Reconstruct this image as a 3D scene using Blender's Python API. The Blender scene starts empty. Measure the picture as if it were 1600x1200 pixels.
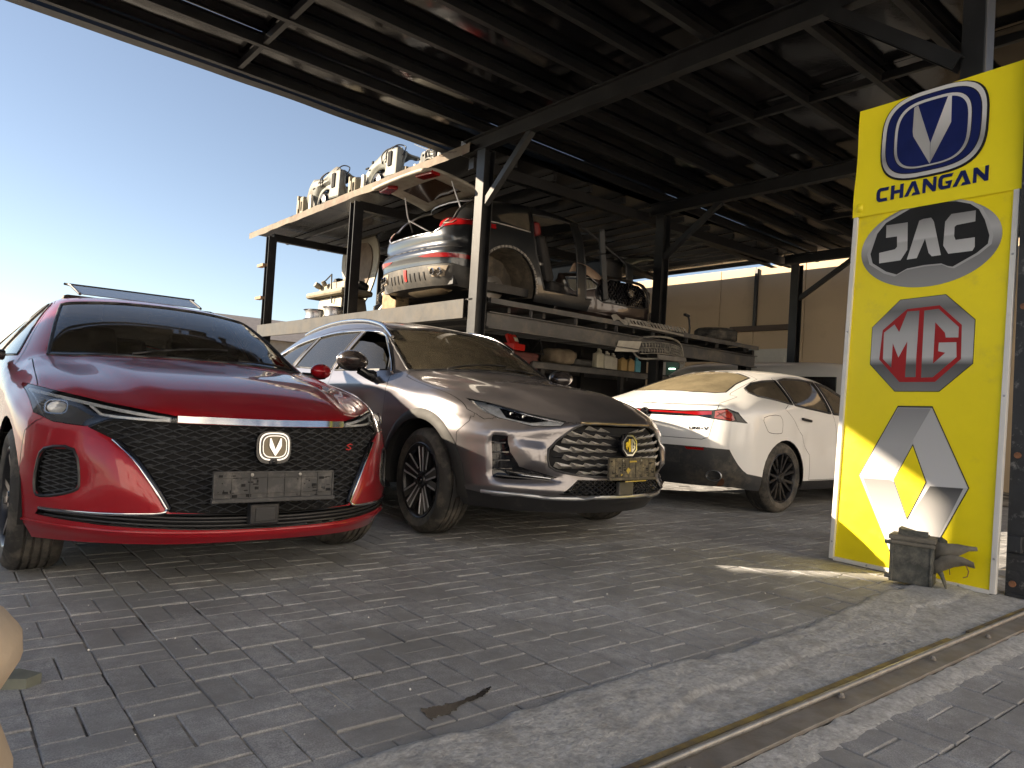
import bpy, bmesh, math, random
from mathutils import Vector, Matrix, geometry
from mathutils.bvhtree import BVHTree
from mathutils import noise as mnoise
random.seed(7)
R_ = math.radians
scene = bpy.context.scene
COL = scene.collection

# ------------------------------------------------------------------ camera
cam_d = bpy.data.cameras.new('camera')
cam = bpy.data.objects.new('camera', cam_d); COL.objects.link(cam)
cam_d.sensor_width = 36.0; cam_d.lens = 25.47; cam_d.clip_end = 3000; cam_d.clip_start = 0.05
CAMR = Matrix((((0.773861,-0.062911,-0.630223),(-0.630544,0.017131,-0.775965),(0.059613,0.997872,-0.026411))))
cam.matrix_world = Matrix.Translation((0, 0, 0.9)) @ CAMR.to_4x4()
scene.camera = cam

# ------------------------------------------------------------------ sky, sun, exposure
SUN = Vector((-1.2, 1.0, 0.62)).normalized()
el = math.asin(SUN.z); az = math.atan2(SUN.x, SUN.y)
world = bpy.data.worlds.new('World'); scene.world = world; world.use_nodes = True
wn = world.node_tree.nodes; wl = world.node_tree.links; wn.clear()
w_out = wn.new('ShaderNodeOutputWorld'); w_bg = wn.new('ShaderNodeBackground')
w_sky = wn.new('ShaderNodeTexSky'); w_sky.sky_type = 'NISHITA'; w_sky.sun_disc = False
w_sky.sun_elevation = el; w_sky.sun_rotation = az
w_sky.altitude = 10; w_sky.air_density = 0.8; w_sky.dust_density = 0.15; w_sky.ozone_density = 1.0
w_bg.inputs['Strength'].default_value = 0.0362
w_hs = wn.new('ShaderNodeHueSaturation'); w_hs.inputs['Saturation'].default_value = 0.80
wl.new(w_sky.outputs[0], w_hs.inputs['Color']); wl.new(w_hs.outputs[0], w_bg.inputs[0]); wl.new(w_bg.outputs[0], w_out.inputs[0])
sun_d = bpy.data.lights.new('sun', 'SUN'); sun_d.energy = 3.0; sun_d.angle = R_(0.6); sun_d.color = (1.0, 0.83, 0.62)
sun = bpy.data.objects.new('sun', sun_d); COL.objects.link(sun)
sun.rotation_euler = SUN.to_track_quat('Z', 'Y').to_euler(); sun.location = (-20, 20, 15)
vs = scene.view_settings
vs.view_transform = 'Standard'; vs.look = 'None'; vs.exposure = 2.39; vs.gamma = 1.0; vs.use_curve_mapping = False
scene.cycles.max_bounces = 10; scene.cycles.diffuse_bounces = 5; scene.cycles.glossy_bounces = 5
scene.cycles.transmission_bounces = 8; scene.cycles.transparent_max_bounces = 12
scene.cycles.use_denoising = True; scene.cycles.sample_clamp_indirect = 6.0
scene.cycles.caustics_reflective = False; scene.cycles.caustics_refractive = False

# ------------------------------------------------------------------ object helpers
def thing(name, label, cat, loc=(0, 0, 0), rz=0.0, group=None, rot=None):
    o = bpy.data.objects.new(name, None); COL.objects.link(o)
    o.empty_display_size = 0.2
    o.location = loc; o.rotation_euler = rot if rot else (0, 0, rz)
    o['label'] = label; o['category'] = cat
    if group: o['group'] = group
    return o

def tag(o, label=None, cat=None, group=None, kind=None):
    if label: o['label'] = label
    if cat: o['category'] = cat
    if group: o['group'] = group
    if kind: o['kind'] = kind
    return o

class MB:
    """collects shapes, built as one mesh object"""
    def __init__(s): s.v = []; s.f = []; s.m = []
    def add(s, vs_, fs_, m=0):
        b = len(s.v); s.v += [tuple(v) for v in vs_]
        for f in fs_: s.f.append(tuple(i + b for i in f)); s.m.append(m)
        return s
    def box(s, c, size, rot=None, m=0, taper=1.0):
        hx, hy, hz = size[0] / 2, size[1] / 2, size[2] / 2
        vs_ = []
        for z in (-1, 1):
            k = taper if z > 0 else 1.0
            for (x, y) in ((-1, -1), (1, -1), (1, 1), (-1, 1)):
                vs_.append(Vector((x * hx * k, y * hy * k, z * hz)))
        if rot is not None:
            if not isinstance(rot, Matrix): rot = Matrix.Rotation(rot, 3, 'Z')
            vs_ = [rot @ v for v in vs_]
        c = Vector(c)
        return s.add([v + c for v in vs_], [(3, 2, 1, 0), (4, 5, 6, 7), (0, 1, 5, 4), (1, 2, 6, 5), (2, 3, 7, 6), (3, 0, 4, 7)], m)
    def bar(s, a, b, w, h, up=(0, 0, 1), m=0):
        a = Vector(a); b = Vector(b); d = (b - a); L = d.length; d.normalize()
        up = Vector(up); x = d.cross(up)
        if x.length < 1e-4: x = d.cross(Vector((1, 0, 0)))
        x.normalize(); z = x.cross(d).normalized()
        return s.box((a + b) / 2, (w, L, h), Matrix((x, d, z)).transposed(), m)
    def ibeam(s, a, b, w, h, t=0.012, up=(0, 0, 1), m=0):
        a = Vector(a); b = Vector(b); d = (b - a).normalized(); up = Vector(up)
        x = d.cross(up).normalized(); z = x.cross(d).normalized()
        prof = [(-w/2, -h/2), (w/2, -h/2), (w/2, -h/2+t), (t/2, -h/2+t), (t/2, h/2-t), (w/2, h/2-t), (w/2, h/2), (-w/2, h/2), (-w/2, h/2-t), (-t/2, h/2-t), (-t/2, -h/2+t), (-w/2, -h/2+t)]
        return s.extr(a, b, x, z, prof, m)
    def chan(s, a, b, w, h, t=0.006, up=(0, 0, 1), m=0):
        a = Vector(a); b = Vector(b); d = (b - a).normalized(); up = Vector(up)
        x = d.cross(up).normalized(); z = x.cross(d).normalized()
        prof = [(-w/2, -h/2), (w/2, -h/2), (w/2, -h/2+t), (-w/2+t, -h/2+t), (-w/2+t, h/2-t), (w/2, h/2-t), (w/2, h/2), (-w/2, h/2)]
        return s.extr(a, b, x, z, prof, m)
    def extr(s, a, b, x, z, prof, m=0):
        n = len(prof)
        vs_ = [a + x * p[0] + z * p[1] for p in prof] + [b + x * p[0] + z * p[1] for p in prof]
        fs_ = [(i, (i + 1) % n, (i + 1) % n + n, i + n) for i in range(n)]
        fs_ += [tuple(range(n))[::-1], tuple(range(n, 2 * n))]
        return s.add(vs_, fs_, m)
    def tube(s, pts, r, n=8, closed=False, m=0, cap=True):
        pts = [Vector(p) for p in pts]; N = len(pts)
        rs = r if isinstance(r, (list, tuple)) else [r] * N
        rings = []; prev = None
        for i, p in enumerate(pts):
            if closed: t = pts[(i + 1) % N] - pts[i - 1]
            else: t = pts[min(i + 1, N - 1)] - pts[max(i - 1, 0)]
            t.normalize()
            if prev is None:
                u = t.cross(Vector((0, 0, 1)))
                if u.length < 1e-3: u = t.cross(Vector((1, 0, 0)))
            else: u = prev - t * prev.dot(t)
            u.normalize(); prev = u; w = t.cross(u)
            rings.append([p + (u * math.cos(2 * math.pi * k / n) + w * math.sin(2 * math.pi * k / n)) * rs[i] for k in range(n)])
        vs_ = [v for rg in rings for v in rg]; fs_ = []
        for i in range(N if closed else N - 1):
            j = (i + 1) % N
            for k in range(n):
                k2 = (k + 1) % n
                fs_.append((i * n + k, i * n + k2, j * n + k2, j * n + k))
        if not closed and cap: fs_ += [tuple(range(n))[::-1], tuple(range((N - 1) * n, N * n))]
        return s.add(vs_, fs_, m)
    def lathe(s, prof, n=32, xf=None, m=0, a0=0.0, a1=2 * math.pi):
        """prof of (r, h); axis +x"""
        full = abs(a1 - a0 - 2 * math.pi) < 1e-6
        k_n = n if full else n + 1
        vs_ = []
        for k in range(k_n):
            a = a0 + (a1 - a0) * k / n
            for (r, h) in prof: vs_.append(Vector((h, r * math.cos(a), r * math.sin(a))))
        P = len(prof); fs_ = []
        for k in range(n):
            k2 = (k + 1) % k_n
            for i in range(P - 1): fs_.append((k * P + i, k * P + i + 1, k2 * P + i + 1, k2 * P + i))
        if xf: vs_ = [xf @ v for v in vs_]
        return s.add(vs_, fs_, m)
    def poly(s, pts, xf, depth=0.0, m=0):
        """2D outline (any simple polygon) mapped with xf(u, v, h); extruded from h=0 to h=depth"""
        n = len(pts)
        tris = geometry.tessellate_polygon([[Vector((p[0], p[1], 0)) for p in pts]])
        top = [xf(p[0], p[1], depth) for p in pts]
        if depth == 0.0: return s.add(top, [tuple(t) for t in tris], m)
        bot = [xf(p[0], p[1], 0.0) for p in pts]
        fs_ = [tuple(t) for t in tris] + [tuple(i + n for i in t)[::-1] for t in tris]
        fs_ += [(i, (i + 1) % n, (i + 1) % n + n, i + n) for i in range(n)]
        return s.add(top + bot, fs_, m)
    def grid(s, fn, nu, nv, m=0):
        vs_ = [fn(i / nu, j / nv) for j in range(nv + 1) for i in range(nu + 1)]
        fs_ = [(j * (nu + 1) + i, j * (nu + 1) + i + 1, (j + 1) * (nu + 1) + i + 1, (j + 1) * (nu + 1) + i) for j in range(nv) for i in range(nu)]
        return s.add(vs_, fs_, m)
    def mesh(s, name, mats, smooth=None, recalc=True):
        me = bpy.data.meshes.new(name); me.from_pydata(s.v, [], s.f)
        mats = mats if isinstance(mats, (list, tuple)) else [mats]
        for mt in mats: me.materials.append(mt)
        if len(mats) > 1: me.polygons.foreach_set('material_index', s.m)
        if recalc:
            bm = bmesh.new(); bm.from_mesh(me); bmesh.ops.recalc_face_normals(bm, faces=bm.faces); bm.to_mesh(me); bm.free()
        if smooth is not None:
            me.shade_smooth()
            if smooth < 179: me.set_sharp_from_angle(angle=R_(smooth))
        me.update(); return me
    def build(s, name, mats, parent=None, smooth=None, bevel=None, loc=None, rot=None, recalc=True):
        o = bpy.data.objects.new(name, s.mesh(name, mats, smooth, recalc)); COL.objects.link(o)
        if parent is not None: o.parent = parent
        if loc is not None: o.location = loc
        if rot is not None: o.rotation_euler = rot
        if bevel:
            b = o.modifiers.new('bevel', 'BEVEL'); b.width = bevel; b.segments = 2; b.limit_method = 'ANGLE'; b.angle_limit = R_(40)
            b.harden_normals = False
        return o

def link_mesh(name, me, parent=None, loc=None, rot=None):
    o = bpy.data.objects.new(name, me); COL.objects.link(o)
    if parent is not None: o.parent = parent
    if loc is not None: o.location = loc
    if rot is not None: o.rotation_euler = rot
    return o

# ------------------------------------------------------------------ materials
def _new(name):
    m = bpy.data.materials.new(name); m.use_nodes = True
    nt = m.node_tree; nt.nodes.clear()
    out = nt.nodes.new('ShaderNodeOutputMaterial'); b = nt.nodes.new('ShaderNodeBsdfPrincipled')
    nt.links.new(b.outputs[0], out.inputs[0])
    return m, nt, b

def N(nt, t, **kw):
    n = nt.nodes.new(t)
    for k, v in kw.items():
        if k in ('operation', 'blend_type', 'data_type', 'noise_dimensions', 'feature', 'distance', 'interpolation_type', 'vector_type', 'bands_direction', 'wave_type'): setattr(n, k, v)
    return n

def noise_node(nt, scale, detail=6, rough=0.6, coord='Object', vec=None):
    n = nt.nodes.new('ShaderNodeTexNoise'); n.inputs['Scale'].default_value = scale
    n.inputs['Detail'].default_value = detail; n.inputs['Roughness'].default_value = rough
    if vec is None:
        if coord == 'World':
            g_ = nt.nodes.new('ShaderNodeNewGeometry'); vec = g_.outputs['Position']
        else:
            tc = nt.nodes.new('ShaderNodeTexCoord'); vec = tc.outputs[coord]
    nt.links.new(vec, n.inputs['Vector']); return n

def ramp(nt, src, p0, p1, c0=(0, 0, 0, 1), c1=(1, 1, 1, 1)):
    r = nt.nodes.new('ShaderNodeValToRGB'); r.color_ramp.elements[0].position = p0; r.color_ramp.elements[1].position = p1
    r.color_ramp.elements[0].color = c0; r.color_ramp.elements[1].color = c1
    nt.links.new(src, r.inputs[0]); return r

def mixc(nt, fac, a, b, blend='MIX'):
    m = nt.nodes.new('ShaderNodeMix'); m.data_type = 'RGBA'; m.blend_type = blend
    for sock, val in ((m.inputs[0], fac), (m.inputs[6], a), (m.inputs[7], b)):
        if hasattr(val, 'links') or isinstance(val, bpy.types.NodeSocket): nt.links.new(val, sock)
        elif isinstance(val, (int, float)): sock.default_value = val
        else: sock.default_value = (*val[:3], 1)
    return m.outputs[2]

def mat(name, col, rough=0.5, metal=0.0, coat=0.0, var=0.15, scale=6.0, dirt=None, dirt_amt=0.0, dirt_scale=3.0, bump=0.0, bump_scale=60.0, spec=0.5, coord='Object', rvar=0.1):
    m, nt, b = _new(name)
    c = Vector(col)
    base = noise_node(nt, scale, coord=coord)
    out = mixc(nt, ramp(nt, base.outputs[0], 0.3, 0.7).outputs[0], c * (1 - var), [min(1, x * (1 + var)) for x in c])
    if dirt is not None and dirt_amt > 0:
        dn = noise_node(nt, dirt_scale, 8, 0.7, coord=coord)
        dr = ramp(nt, dn.outputs[0], 0.62 - 0.3 * dirt_amt, 0.78 - 0.2 * dirt_amt)
        mul = N(nt, 'ShaderNodeMath', operation='MULTIPLY'); mul.inputs[1].default_value = min(1.0, 0.4 + dirt_amt)
        nt.links.new(dr.outputs[0], mul.inputs[0])
        out = mixc(nt, mul.outputs[0], out, dirt)
    nt.links.new(out, b.inputs['Base Color'])
    b.inputs['Metallic'].default_value = metal
    b.inputs['Specular IOR Level'].default_value = spec
    if coat:
        b.inputs['Coat Weight'].default_value = coat; b.inputs['Coat Roughness'].default_value = 0.03
    rn = noise_node(nt, scale * 1.7, coord=coord)
    mr = N(nt, 'ShaderNodeMapRange'); mr.inputs['To Min'].default_value = max(0.02, rough - rvar); mr.inputs['To Max'].default_value = min(1, rough + rvar)
    nt.links.new(rn.outputs[0], mr.inputs[0]); nt.links.new(mr.outputs[0], b.inputs['Roughness'])
    if bump > 0:
        bn = noise_node(nt, bump_scale, 8, 0.65, coord=coord); bp = nt.nodes.new('ShaderNodeBump')
        bp.inputs['Strength'].default_value = bump; bp.inputs['Distance'].default_value = 0.01
        nt.links.new(bn.outputs[0], bp.inputs['Height']); nt.links.new(bp.outputs[0], b.inputs['Normal'])
    return m

def glass(name, tint=(0.8, 0.9, 0.9), alpha=0.3, rough=0.02, dust=0.0, dustcol=(0.45, 0.38, 0.28)):
    """thin car glass: part transparent, part glossy dark film, with dust"""
    m, nt, b = _new(name)
    b.inputs['Base Color'].default_value = (0.01, 0.012, 0.014, 1); b.inputs['Roughness'].default_value = rough
    b.inputs['IOR'].default_value = 1.52
    tr = nt.nodes.new('ShaderNodeBsdfTransparent'); tr.inputs[0].default_value = (*tint, 1)
    mx = nt.nodes.new('ShaderNodeMixShader'); mx.inputs[0].default_value = alpha
    out = [n for n in nt.nodes if n.type == 'OUTPUT_MATERIAL'][0]
    gl = nt.nodes.new('ShaderNodeBsdfGlossy'); gl.inputs['Roughness'].default_value = rough; gl.inputs[0].default_value = (1, 1, 1, 1)
    fr = nt.nodes.new('ShaderNodeFresnel'); fr.inputs[0].default_value = 1.55
    mx2 = nt.nodes.new('ShaderNodeMixShader')
    dk = nt.nodes.new('ShaderNodeBsdfDiffuse'); dk.inputs[0].default_value = (0.01, 0.012, 0.013, 1)
    nt.links.new(tr.outputs[0], mx.inputs[1]); nt.links.new(dk.outputs[0], mx.inputs[2])
    nt.links.new(fr.outputs[0], mx2.inputs[0]); nt.links.new(mx.outputs[0], mx2.inputs[1]); nt.links.new(gl.outputs[0], mx2.inputs[2])
    last = mx2.outputs[0]
    if dust > 0:
        dd = nt.nodes.new('ShaderNodeBsdfDiffuse'); dd.inputs[0].default_value = (*dustcol, 1)
        dn = noise_node(nt, 2.5, 8, 0.7); r = ramp(nt, dn.outputs[0], 0.25, 0.85, (dust * 0.5,) * 3 + (1,), (min(1, dust * 1.5),) * 3 + (1,))
        mx3 = nt.nodes.new('ShaderNodeMixShader'); nt.links.new(r.outputs[0], mx3.inputs[0])
        nt.links.new(last, mx3.inputs[1]); nt.links.new(dd.outputs[0], mx3.inputs[2]); last = mx3.outputs[0]
    nt.links.new(last, out.inputs[0]); nt.nodes.remove(b)
    return m

def car_paint(name, col, metal=0.6, coat=1.0, spec=0.5, *,  rough=0.35, dust=0.1, dustcol=(0.4, 0.34, 0.27), flake=0.0, col2=None, dust_scale=2.0, top=0.35):
    m, nt, b = _new(name)
    base = tuple(col)
    c = None
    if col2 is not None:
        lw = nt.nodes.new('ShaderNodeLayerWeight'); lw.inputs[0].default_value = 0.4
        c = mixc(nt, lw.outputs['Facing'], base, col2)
    dn = noise_node(nt, dust_scale, 9, 0.72)
    r = ramp(nt, dn.outputs[0], 0.3, 0.8)
    geo = nt.nodes.new('ShaderNodeNewGeometry'); sx = nt.nodes.new('ShaderNodeSeparateXYZ'); nt.links.new(geo.outputs['Normal'], sx.inputs[0])
    up = N(nt, 'ShaderNodeMapRange'); up.inputs['From Min'].default_value = 0.2; up.inputs['From Max'].default_value = 1.0
    up.inputs['To Min'].default_value = dust * 0.5; up.inputs['To Max'].default_value = dust + top * dust * 3
    nt.links.new(sx.outputs['Z'], up.inputs[0])
    mul = N(nt, 'ShaderNodeMath', operation='MULTIPLY'); nt.links.new(r.outputs[0], mul.inputs[0]); nt.links.new(up.outputs[0], mul.inputs[1])
    src = c if c is not None else base
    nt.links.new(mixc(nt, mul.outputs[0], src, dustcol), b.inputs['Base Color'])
    b.inputs['Metallic'].default_value = metal; b.inputs['Roughness'].default_value = rough
    inv = N(nt, 'ShaderNodeMath', operation='SUBTRACT'); inv.inputs[0].default_value = 1.0; nt.links.new(mul.outputs[0], inv.inputs[1])
    cw = N(nt, 'ShaderNodeMath', operation='MULTIPLY'); cw.inputs[1].default_value = coat; nt.links.new(inv.outputs[0], cw.inputs[0]); nt.links.new(cw.outputs[0], b.inputs['Coat Weight']); b.inputs['Specular IOR Level'].default_value = spec
    b.inputs['Coat Roughness'].default_value = 0.02 + 0.05 * dust
    m1 = N(nt, 'ShaderNodeMath', operation='MULTIPLY'); m1.inputs[1].default_value = metal
    nt.links.new(inv.outputs[0], m1.inputs[0]); nt.links.new(m1.outputs[0], b.inputs['Metallic'])
    # faint orange-peel and hand-made waviness
    bn = noise_node(nt, 3.0, 2, 0.4); bp = nt.nodes.new('ShaderNodeBump'); bp.inputs['Strength'].default_value = 0.05; bp.inputs['Distance'].default_value = 0.01
    nt.links.new(bn.outputs[0], bp.inputs['Height']); nt.links.new(bp.outputs[0], b.inputs['Coat Normal'])
    return m

def emit(name, col, s):
    m, nt, b = _new(name); b.inputs['Base Color'].default_value = (*col, 1)
    b.inputs['Emission Color'].default_value = (*col, 1); b.inputs['Emission Strength'].default_value = s
    return m

M = {}
M['black_steel'] = mat('black_steel', (0.010, 0.0105, 0.012), 0.42, 0.0, var=0.4, scale=5, dirt=(0.05, 0.045, 0.04), dirt_amt=0.12, dirt_scale=9, bump=0.05, bump_scale=30, spec=0.4)
M['grey_steel'] = mat('grey_steel', (0.055, 0.055, 0.058), 0.5, 0.0, var=0.3, scale=4, dirt=(0.13, 0.115, 0.095), dirt_amt=0.45, dirt_scale=5, bump=0.05)
M['roof_black'] = mat('roof_black', (0.006, 0.006, 0.007), 0.10, 0.0, var=0.3, scale=2, dirt=(0.02, 0.018, 0.016), dirt_amt=0.12, dirt_scale=2.5, bump=0.2, bump_scale=2.2, spec=0.6, rvar=0.05)
M['dusty_deck'] = mat('dusty_deck', (0.30, 0.25, 0.19), 0.8, var=0.3, scale=4, dirt=(0.12, 0.07, 0.05), dirt_amt=0.3, bump=0.2)
M['wood'] = mat('wood', (0.33, 0.20, 0.11), 0.7, var=0.35, scale=9, bump=0.2)
M['rust'] = mat('rust', (0.22, 0.10, 0.05), 0.75, var=0.5, scale=12, bump=0.3)
M['wall'] = mat('wall', (0.53, 0.41, 0.275), 0.85, var=0.06, scale=0.8, dirt=(0.32, 0.25, 0.17), dirt_amt=0.18, dirt_scale=1.3, bump=0.1, bump_scale=40)
M['white_door'] = mat('white_door', (0.55, 0.53, 0.48), 0.6, var=0.08, dirt=(0.3, 0.25, 0.2), dirt_amt=0.25)
M['tyre'] = mat('tyre', (0.026, 0.025, 0.024), 0.75, var=0.3, scale=10, dirt=(0.13, 0.115, 0.095), dirt_amt=0.6, dirt_scale=6, bump=0.15)
M['black_plastic'] = mat('black_plastic', (0.016, 0.016, 0.018), 0.45, var=0.25, dirt=(0.10, 0.09, 0.08), dirt_amt=0.2, dirt_scale=8, bump=0.06)
M['gloss_black'] = mat('gloss_black', (0.008, 0.008, 0.01), 0.12, var=0.1, dirt=(0.08, 0.075, 0.07), dirt_amt=0.1, dirt_scale=10)
M['machined'] = mat('machined', (0.50, 0.50, 0.52), 0.4, 0.35, var=0.1)
M['mesh_grey'] = mat('mesh_grey', (0.05, 0.052, 0.056), 0.32, var=0.2)
M['dark_void'] = mat('dark_void', (0.006, 0.006, 0.007), 0.9, var=0.2)
M['chrome'] = mat('chrome', (0.58, 0.58, 0.59), 0.12, 1.0, var=0.05, rvar=0.05)
M['satin_metal'] = mat('satin_metal', (0.42, 0.42, 0.43), 0.32, 1.0, var=0.15)
M['alloy_dark'] = mat('alloy_dark', (0.03, 0.03, 0.033), 0.3, 0.5, var=0.2, dirt=(0.16, 0.14, 0.11), dirt_amt=0.2)
M['brake_steel'] = mat('brake_steel', (0.25, 0.24, 0.23), 0.45, 0.9, var=0.25)
M['red_lens'] = mat('red_lens', (0.28, 0.006, 0.008), 0.12, 0.0, coat=1.0, var=0.15)
M['red_dark_lens'] = mat('red_dark_lens', (0.10, 0.008, 0.01), 0.1, 0.0, coat=1.0, var=0.2)
M['lamp_inner'] = mat('lamp_inner', (0.80, 0.80, 0.80), 0.3, 0.1, var=0.3, scale=20)
M['lamp_clear'] = glass('lamp_clear', (0.96, 0.97, 0.98), 0.02, 0.02, 0.0)
M['seat_dark'] = mat('seat_dark', (0.02, 0.018, 0.018), 0.7, var=0.3)
M['seat_red'] = mat('seat_red', (0.16, 0.012, 0.012), 0.6, var=0.3)
M['headliner'] = mat('headliner', (0.45, 0.40, 0.32), 0.9, var=0.2)
M['white_plastic'] = mat('white_plastic', (0.62, 0.58, 0.48), 0.5, var=0.12, dirt=(0.35, 0.28, 0.2), dirt_amt=0.3)
M['bright_red'] = mat('bright_red', (0.55, 0.02, 0.015), 0.4, var=0.15)

# ================================================================== GROUND
g = MB(); g.add([(-150, -150, -0.04), (250, -150, -0.04), (250, 250, -0.04), (-150, 250, -0.04)], [(0, 1, 2, 3)])
M['dirt'] = mat('dirt', (0.44, 0.42, 0.38), 0.9, var=0.2, scale=0.6, dirt=(0.36, 0.34, 0.31), dirt_amt=0.4, dirt_scale=0.4, bump=0.2, coord='World')
tag(g.build('ground', M['dirt']), kind='structure')

def paver_material():
    m, nt, b = _new('paver')
    geo = nt.nodes.new('ShaderNodeNewGeometry')
    rp = ramp(nt, geo.outputs['Random Per Island'], 0.0, 1.0, (0.52, 0.525, 0.535, 1), (0.66, 0.665, 0.675, 1))
    fine = noise_node(nt, 210, 3, 0.8, 'World')
    c1 = mixc(nt, ramp(nt, fine.outputs[0], 0.40, 0.62, (0.62, 0.62, 0.62, 1), (1.3, 1.3, 1.3, 1)).outputs[0], rp.outputs[0], rp.outputs[0])
    c1 = mixc(nt, 1.0, rp.outputs[0], ramp(nt, fine.outputs[0], 0.40, 0.60, (0.52, 0.52, 0.53, 1), (1.0, 1.0, 1.0, 1)).outputs[0], 'MULTIPLY')
    mid = noise_node(nt, 17, 8, 0.75, 'World')
    c1 = mixc(nt, 1.0, c1, ramp(nt, mid.outputs[0], 0.38, 0.62, (0.62, 0.62, 0.63, 1), (1.0, 1.0, 1.0, 1)).outputs[0], 'MULTIPLY')
    blot = noise_node(nt, 2.3, 8, 0.65, 'World')
    c2 = mixc(nt, ramp(nt, blot.outputs[0], 0.36, 0.62).outputs[0], (0.25, 0.25, 0.25), c1)
    oil = noise_node(nt, 0.8, 5, 0.6, 'World')
    c3 = mixc(nt, ramp(nt, oil.outputs[0], 0.38, 0.5).outputs[0], (0.16, 0.157, 0.155), c2)
    c3 = mixc(nt, 0.5, c2, c3)
    dust = noise_node(nt, 7.5, 10, 0.75, 'World')
    dr = ramp(nt, dust.outputs[0], 0.62, 0.78)
    ml = N(nt, 'ShaderNodeMath', operation='MULTIPLY'); ml.inputs[1].default_value = 0.4; nt.links.new(dr.outputs[0], ml.inputs[0])
    c4 = mixc(nt, ml.outputs[0], c3, (0.42, 0.39, 0.34))
    nt.links.new(c4, b.inputs['Base Color'])
    rr = ramp(nt, blot.outputs[0], 0.3, 0.7, (0.68, 0.68, 0.68, 1), (0.88, 0.88, 0.88, 1)); nt.links.new(rr.outputs[0], b.inputs['Roughness'])
    bp = nt.nodes.new('ShaderNodeBump'); bp.inputs['Strength'].default_value = 0.9; bp.inputs['Distance'].default_value = 0.004
    bb = noise_node(nt, 45, 10, 0.75, 'World'); nt.links.new(bb.outputs[0], bp.inputs['Height']); nt.links.new(bp.outputs[0], b.inputs['Normal'])
    return m
M['paver'] = paver_material()

def joint_material():
    m, nt, b = _new('joint_sand')
    n1 = noise_node(nt, 1.6, 7, 0.7, 'World')
    c = ramp(nt, n1.outputs[0], 0.42, 0.6, (0.05, 0.045, 0.04, 1), (0.46, 0.43, 0.38, 1))
    nt.links.new(c.outputs[0], b.inputs['Base Color']); b.inputs['Roughness'].default_value = 0.95
    bp = nt.nodes.new('ShaderNodeBump'); bp.inputs['Strength'].default_value = 0.6; bp.inputs['Distance'].default_value = 0.004
    bb = noise_node(nt, 120, 6, 0.7, 'World'); nt.links.new(bb.outputs[0], bp.inputs['Height']); nt.links.new(bp.outputs[0], b.inputs['Normal'])
    return m
M['joint'] = joint_material()

def flat_grid(x0, x1, y0, y1, z, step, name, material, amp=0.0, fn=None):
    g = MB(); nx = max(1, int((x1 - x0) / step)); ny = max(1, int((y1 - y0) / step))
    def f(u, v):
        x = x0 + u * (x1 - x0); y = y0 + v * (y1 - y0)
        return (x, y, z + (fn(x, y) if fn else 0) + (amp * mnoise.noise((x * 6, y * 6, 0)) if amp else 0))
    g.grid(f, nx, ny); return g.build(name, material, smooth=60)

M['street'] = mat('street', (0.46, 0.46, 0.46), 0.9, var=0.15, scale=0.5, coord='World', bump=0.1)
sr = MB(); sr.add([(-60, -40, -0.03), (60, -40, -0.03), (60, -1.5, -0.03), (-60, -1.5, -0.03)], [(0, 1, 2, 3)]); tag(sr.build('street', M['street']), kind='structure')
yard = flat_grid(-3, 13, 1.5, 16, -0.006, 0.5, 'paved_yard', M['joint']); tag(yard, kind='structure')
street = flat_grid(-3, 13, -6.0, 1.08, -0.008, 0.5, 'pavement', M['joint']); tag(street, kind='structure')

CELL = 0.212
def paver_shape(lx, ly, top=0.0, h=0.03, bev=0.0035):
    a, b_ = lx / 2, ly / 2
    v = [(-a, -b_, -h), (a, -b_, -h), (a, b_, -h), (-a, b_, -h), (-a, -b_, top - bev), (a, -b_, top - bev), (a, b_, top - bev), (-a, b_, top - bev),
         (-a + bev, -b_ + bev, top), (a - bev, -b_ + bev, top), (a - bev, b_ - bev, top), (-a + bev, b_ - bev, top)]
    f = [(0, 1, 5, 4), (1, 2, 6, 5), (2, 3, 7, 6), (3, 0, 4, 7), (4, 5, 9, 8), (5, 6, 10, 9), (6, 7, 11, 10), (7, 4, 8, 11), (8, 9, 10, 11)]
    return v, f
def pavers(x0, x1, y0, y1, shift, keep, skip):
    out = []
    nx = int((x1 - x0) / CELL) + 1; ny = int((y1 - y0) / CELL) + 1
    for i in range(nx):
        sh = shift * mnoise.noise((i * 3.1, 0, 0))
        for j in range(ny):
            cx_, cy_ = x0 + (i + 0.5) * CELL, y0 + (j + 0.5) * CELL + sh
            for k in (-1, 1):
                if (i + j) % 2: p = (cx_ + k * CELL / 4, cy_, 0)
                else: p = (cx_, cy_ + k * CELL / 4, 1)
                if not skip(p[0], p[1]): out.append(p)
    return out
cam_inv = cam.matrix_world.inverted()
def view_score(p):
    c = cam_inv @ Vector((p[0], p[1], 0))
    if c.z > -0.3: return 0
    x = c.x / -c.z; y = c.y / -c.z
    if abs(x) > 0.74 or abs(y) > 0.56: return 0
    return 1 / (c.z * c.z)
def concrete_top(x): return 1.635 + 0.05 * mnoise.noise((x * 2.2, 3.1, 0)) + 0.025 * mnoise.noise((x * 9, 1.7, 0)) + (0.0 if x < 3.0 else 0.12 * min(1, (x - 3.0)))
yardp = pavers(-1.0, 10.2, 1.45, 6.6, 0.02, 0, lambda x, y: y < concrete_top(x) - 0.16)
streetp = pavers(-0.5, 6.0, -0.9, 1.06, 0.02, 0, lambda x, y: y > 1.02)
allp = [(view_score(p), p, 0) for p in yardp] + [(view_score(p), p, 1) for p in streetp]
allp.sort(key=lambda t: -t[0])
NEAR = 296
me_p = []
for (lx, ly) in ((CELL / 2 - 0.005, CELL - 0.005), (CELL - 0.005, CELL / 2 - 0.005)):
    for top in (0.0,):
        b = MB(); b.add(*paver_shape(lx, ly)); me_p.append(b.mesh('paver', M['paver']))
rest = [MB(), MB()]
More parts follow.
